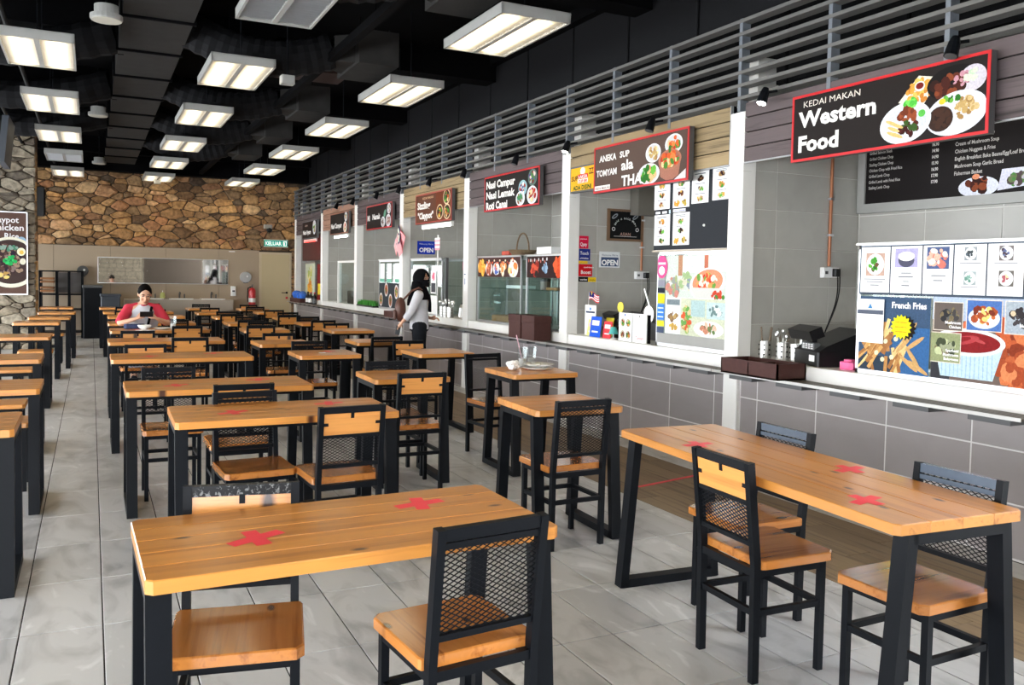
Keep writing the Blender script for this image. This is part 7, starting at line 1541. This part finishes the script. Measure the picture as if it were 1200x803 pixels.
hL = hand_nodes('L', W_(0.17, -0.17, 0.94), WD(-0.3, -0.9, 0.1), WD(1, -0.3, 0), WD(-0.7, 0, 0.7), WD(0, -0.2, -1), s=0.94)
for nd, ed, fg in (hR, hL): nodes.update(nd); edges += ed
edges += [('wrR', 'Rw'), ('wrL', 'Lw')]
nodes['wrR'] = (W_(-0.175, 0.236, 0.897), 0.024); nodes['wrL'] = (W_(0.172, -0.16, 0.941), 0.024)
parts = [skin_body(nodes, edges, 'pelvis'), head_mesh(hcw, hrw, 0.95)] + finger_meshes(hR[2]) + finger_meshes(hL[2])
wom = link('person', fuse(parts, 0.0065, 'person', SKIN)); tag(wom, 'standing woman in black headscarf, mask and pale shirt by the counter', 'person')
face_bits(wom, hcw, hrw, 0.95, mouth=False)
# headscarf: hood around the face, drape over shoulders and chest
Th = Matrix.Translation(hcw) @ hrw.to_4x4() @ Matrix.Scale(0.97, 4)
mb = MB(); n, mm = 32, 18; vs = []
for a in range(mm + 1):
    for i in range(n):
        th = 2 * PI * i / n; front = -math.sin(th)
        lo = -1.25 if front < 0.55 else (-1.25 + (front - 0.55) / 0.45 * 2.0)
        ph = PI / 2 - (PI / 2 - lo) * a / mm
        vs.append((0.101 * math.cos(ph) * math.cos(th), 0.02 + 0.122 * math.cos(ph) * math.sin(th), 0.02 + 0.128 * math.sin(ph) + 0.002 * math.sin(3 * i + a)))
mb.add(vs, [(a * n + i, a * n + (i + 1) % n, (a + 1) * n + (i + 1) % n, (a + 1) * n + i) for a in range(mm) for i in range(n)], BLKCLOTH)
me = mb.mesh('headscarf', True); me.transform(Th); hs_ = link('headscarf', me, wom); so = hs_.modifiers.new('solid', 'SOLIDIFY'); so.thickness = 0.014; so.offset = 0
garment('scarf_drape', [loft([(W_(0, 0.01, 1.45), 0.088, 0.095, RW), (W_(0, 0.01, 1.37), 0.105, 0.108, RW), (W_(0, 0.0, 1.30), 0.150, 0.125, RW), (W_(0, 0.0, 1.24), 0.185, 0.138, RW), (W_(0, -0.01, 1.20), 0.175, 0.13, RW)]), loft([(W_(0.03, -0.105, 1.27), 0.10, 0.045, RW), (W_(0.03, -0.135, 1.15), 0.075, 0.03, RW), (W_(0.02, -0.145, 1.03), 0.045, 0.022, RW)]), loft([(W_(-0.06, 0.09, 1.30), 0.08, 0.05, RW), (W_(-0.09, 0.14, 1.19), 0.05, 0.03, RW), (W_(-0.10, 0.155, 1.12), 0.03, 0.018, RW)])], BLKCLOTH, wom)
mb = MB(); vs = []; nn = 14
for a in range(7):
    for i in range(nn):
        u = -1 + 2 * i / (nn - 1); v = a / 6; vs.append((0.066 * u, -0.060 - 0.052 * (1 - u * u) + 0.012 * abs(v - 0.4), 0.0 - 0.105 * v * (1 - 0.25 * u * u)))
mb.add(vs, [(a * nn + i, a * nn + i + 1, (a + 1) * nn + i + 1, (a + 1) * nn + i) for a in range(6) for i in range(nn - 1)], BLKCLOTH)
me = mb.mesh('face_mask', True); me.transform(Th); fmk = link('face_mask', me, wom); so = fmk.modifiers.new('solid', 'SOLIDIFY'); so.thickness = 0.005
garment('shirt', [loft([(W_(0, 0.0, 0.80), 0.168, 0.135, RW), (W_(0, 0.0, 0.95), 0.160, 0.128, RW), (W_(0, 0.0, 1.08), 0.148, 0.118, RW), (W_(0, -0.005, 1.18), 0.160, 0.124, RW), (W_(0, 0.005, 1.26), 0.165, 0.098, RW), (W_(0, 0.005, 1.32), 0.085, 0.075, RW)]), limb([(W_(-0.155, 0.02, 1.265), 0.070), (W_(-0.215, 0.12, 1.04), 0.056), (W_(-0.192, 0.195, 0.945), 0.048)]), limb([(W_(0.155, 0.02, 1.265), 0.070), (W_(0.20, 0.02, 1.02), 0.056), (W_(0.18, -0.12, 0.955), 0.048)])], SHIRT, wom)
garment('trousers', [loft([(W_(0, 0, 0.78), 0.165, 0.13, RW), (W_(0, 0, 0.92), 0.155, 0.12, RW)])] + [limb([(W_(q * 0.082, 0, 0.84), 0.105), (W_(q * 0.085, -0.005, 0.47), 0.080), (W_(q * 0.085, 0.03, 0.07), 0.064)]) for q in (-1, 1)], DENIM, wom)
for s in (-1, 1):
    c = W_(s * 0.09, -0.05 if s > 0 else -0.03, 0.045); me = MB().ball((0, 0, 0), (0.045, 0.125, 0.043), BLKCLOTH, 12, 8).mesh('shoe', True); me.transform(RW.to_4x4()); me.transform(Matrix.Translation(c)); link('shoe', me, wom)
# brown shoulder bag at her back
bgk = thing('shoulder_bag', 'brown leather bag hanging at the standing woman\'s back', 'bag', W_(-0.12, 0.26, 0.90), PI / 2 - 0.30)
mb = MB(); vs = []
mb.ball((0, 0, 0.17), (0.11, 0.075, 0.165), LEATHER, 16, 10); mb.build('body', bgk, smooth=True)
MB().bev(-0.085, 0.085, 0.055, 0.095, 0.03, 0.16, 0.03, LEATHER).build('pocket', bgk)
MB().tube([(0.02, -0.04, 0.30), (0.0, -0.15, 0.42), (-0.01, -0.245, 0.465), (0.03, -0.33, 0.40), (0.07, -0.375, 0.28)], 0.014, 8, LEATHER).build('strap', bgk)
hp = thing('smartphone', 'dark phone in the standing woman\'s lowered right hand', 'phone', W_(-0.135, 0.30, 0.80), 0.5)
MB().bar((0, 0, -0.07), (0.01, -0.02, 0.05), 0.06, 0.009, BLACKP, upv=(1, 0.4, 0)).build('body', hp)
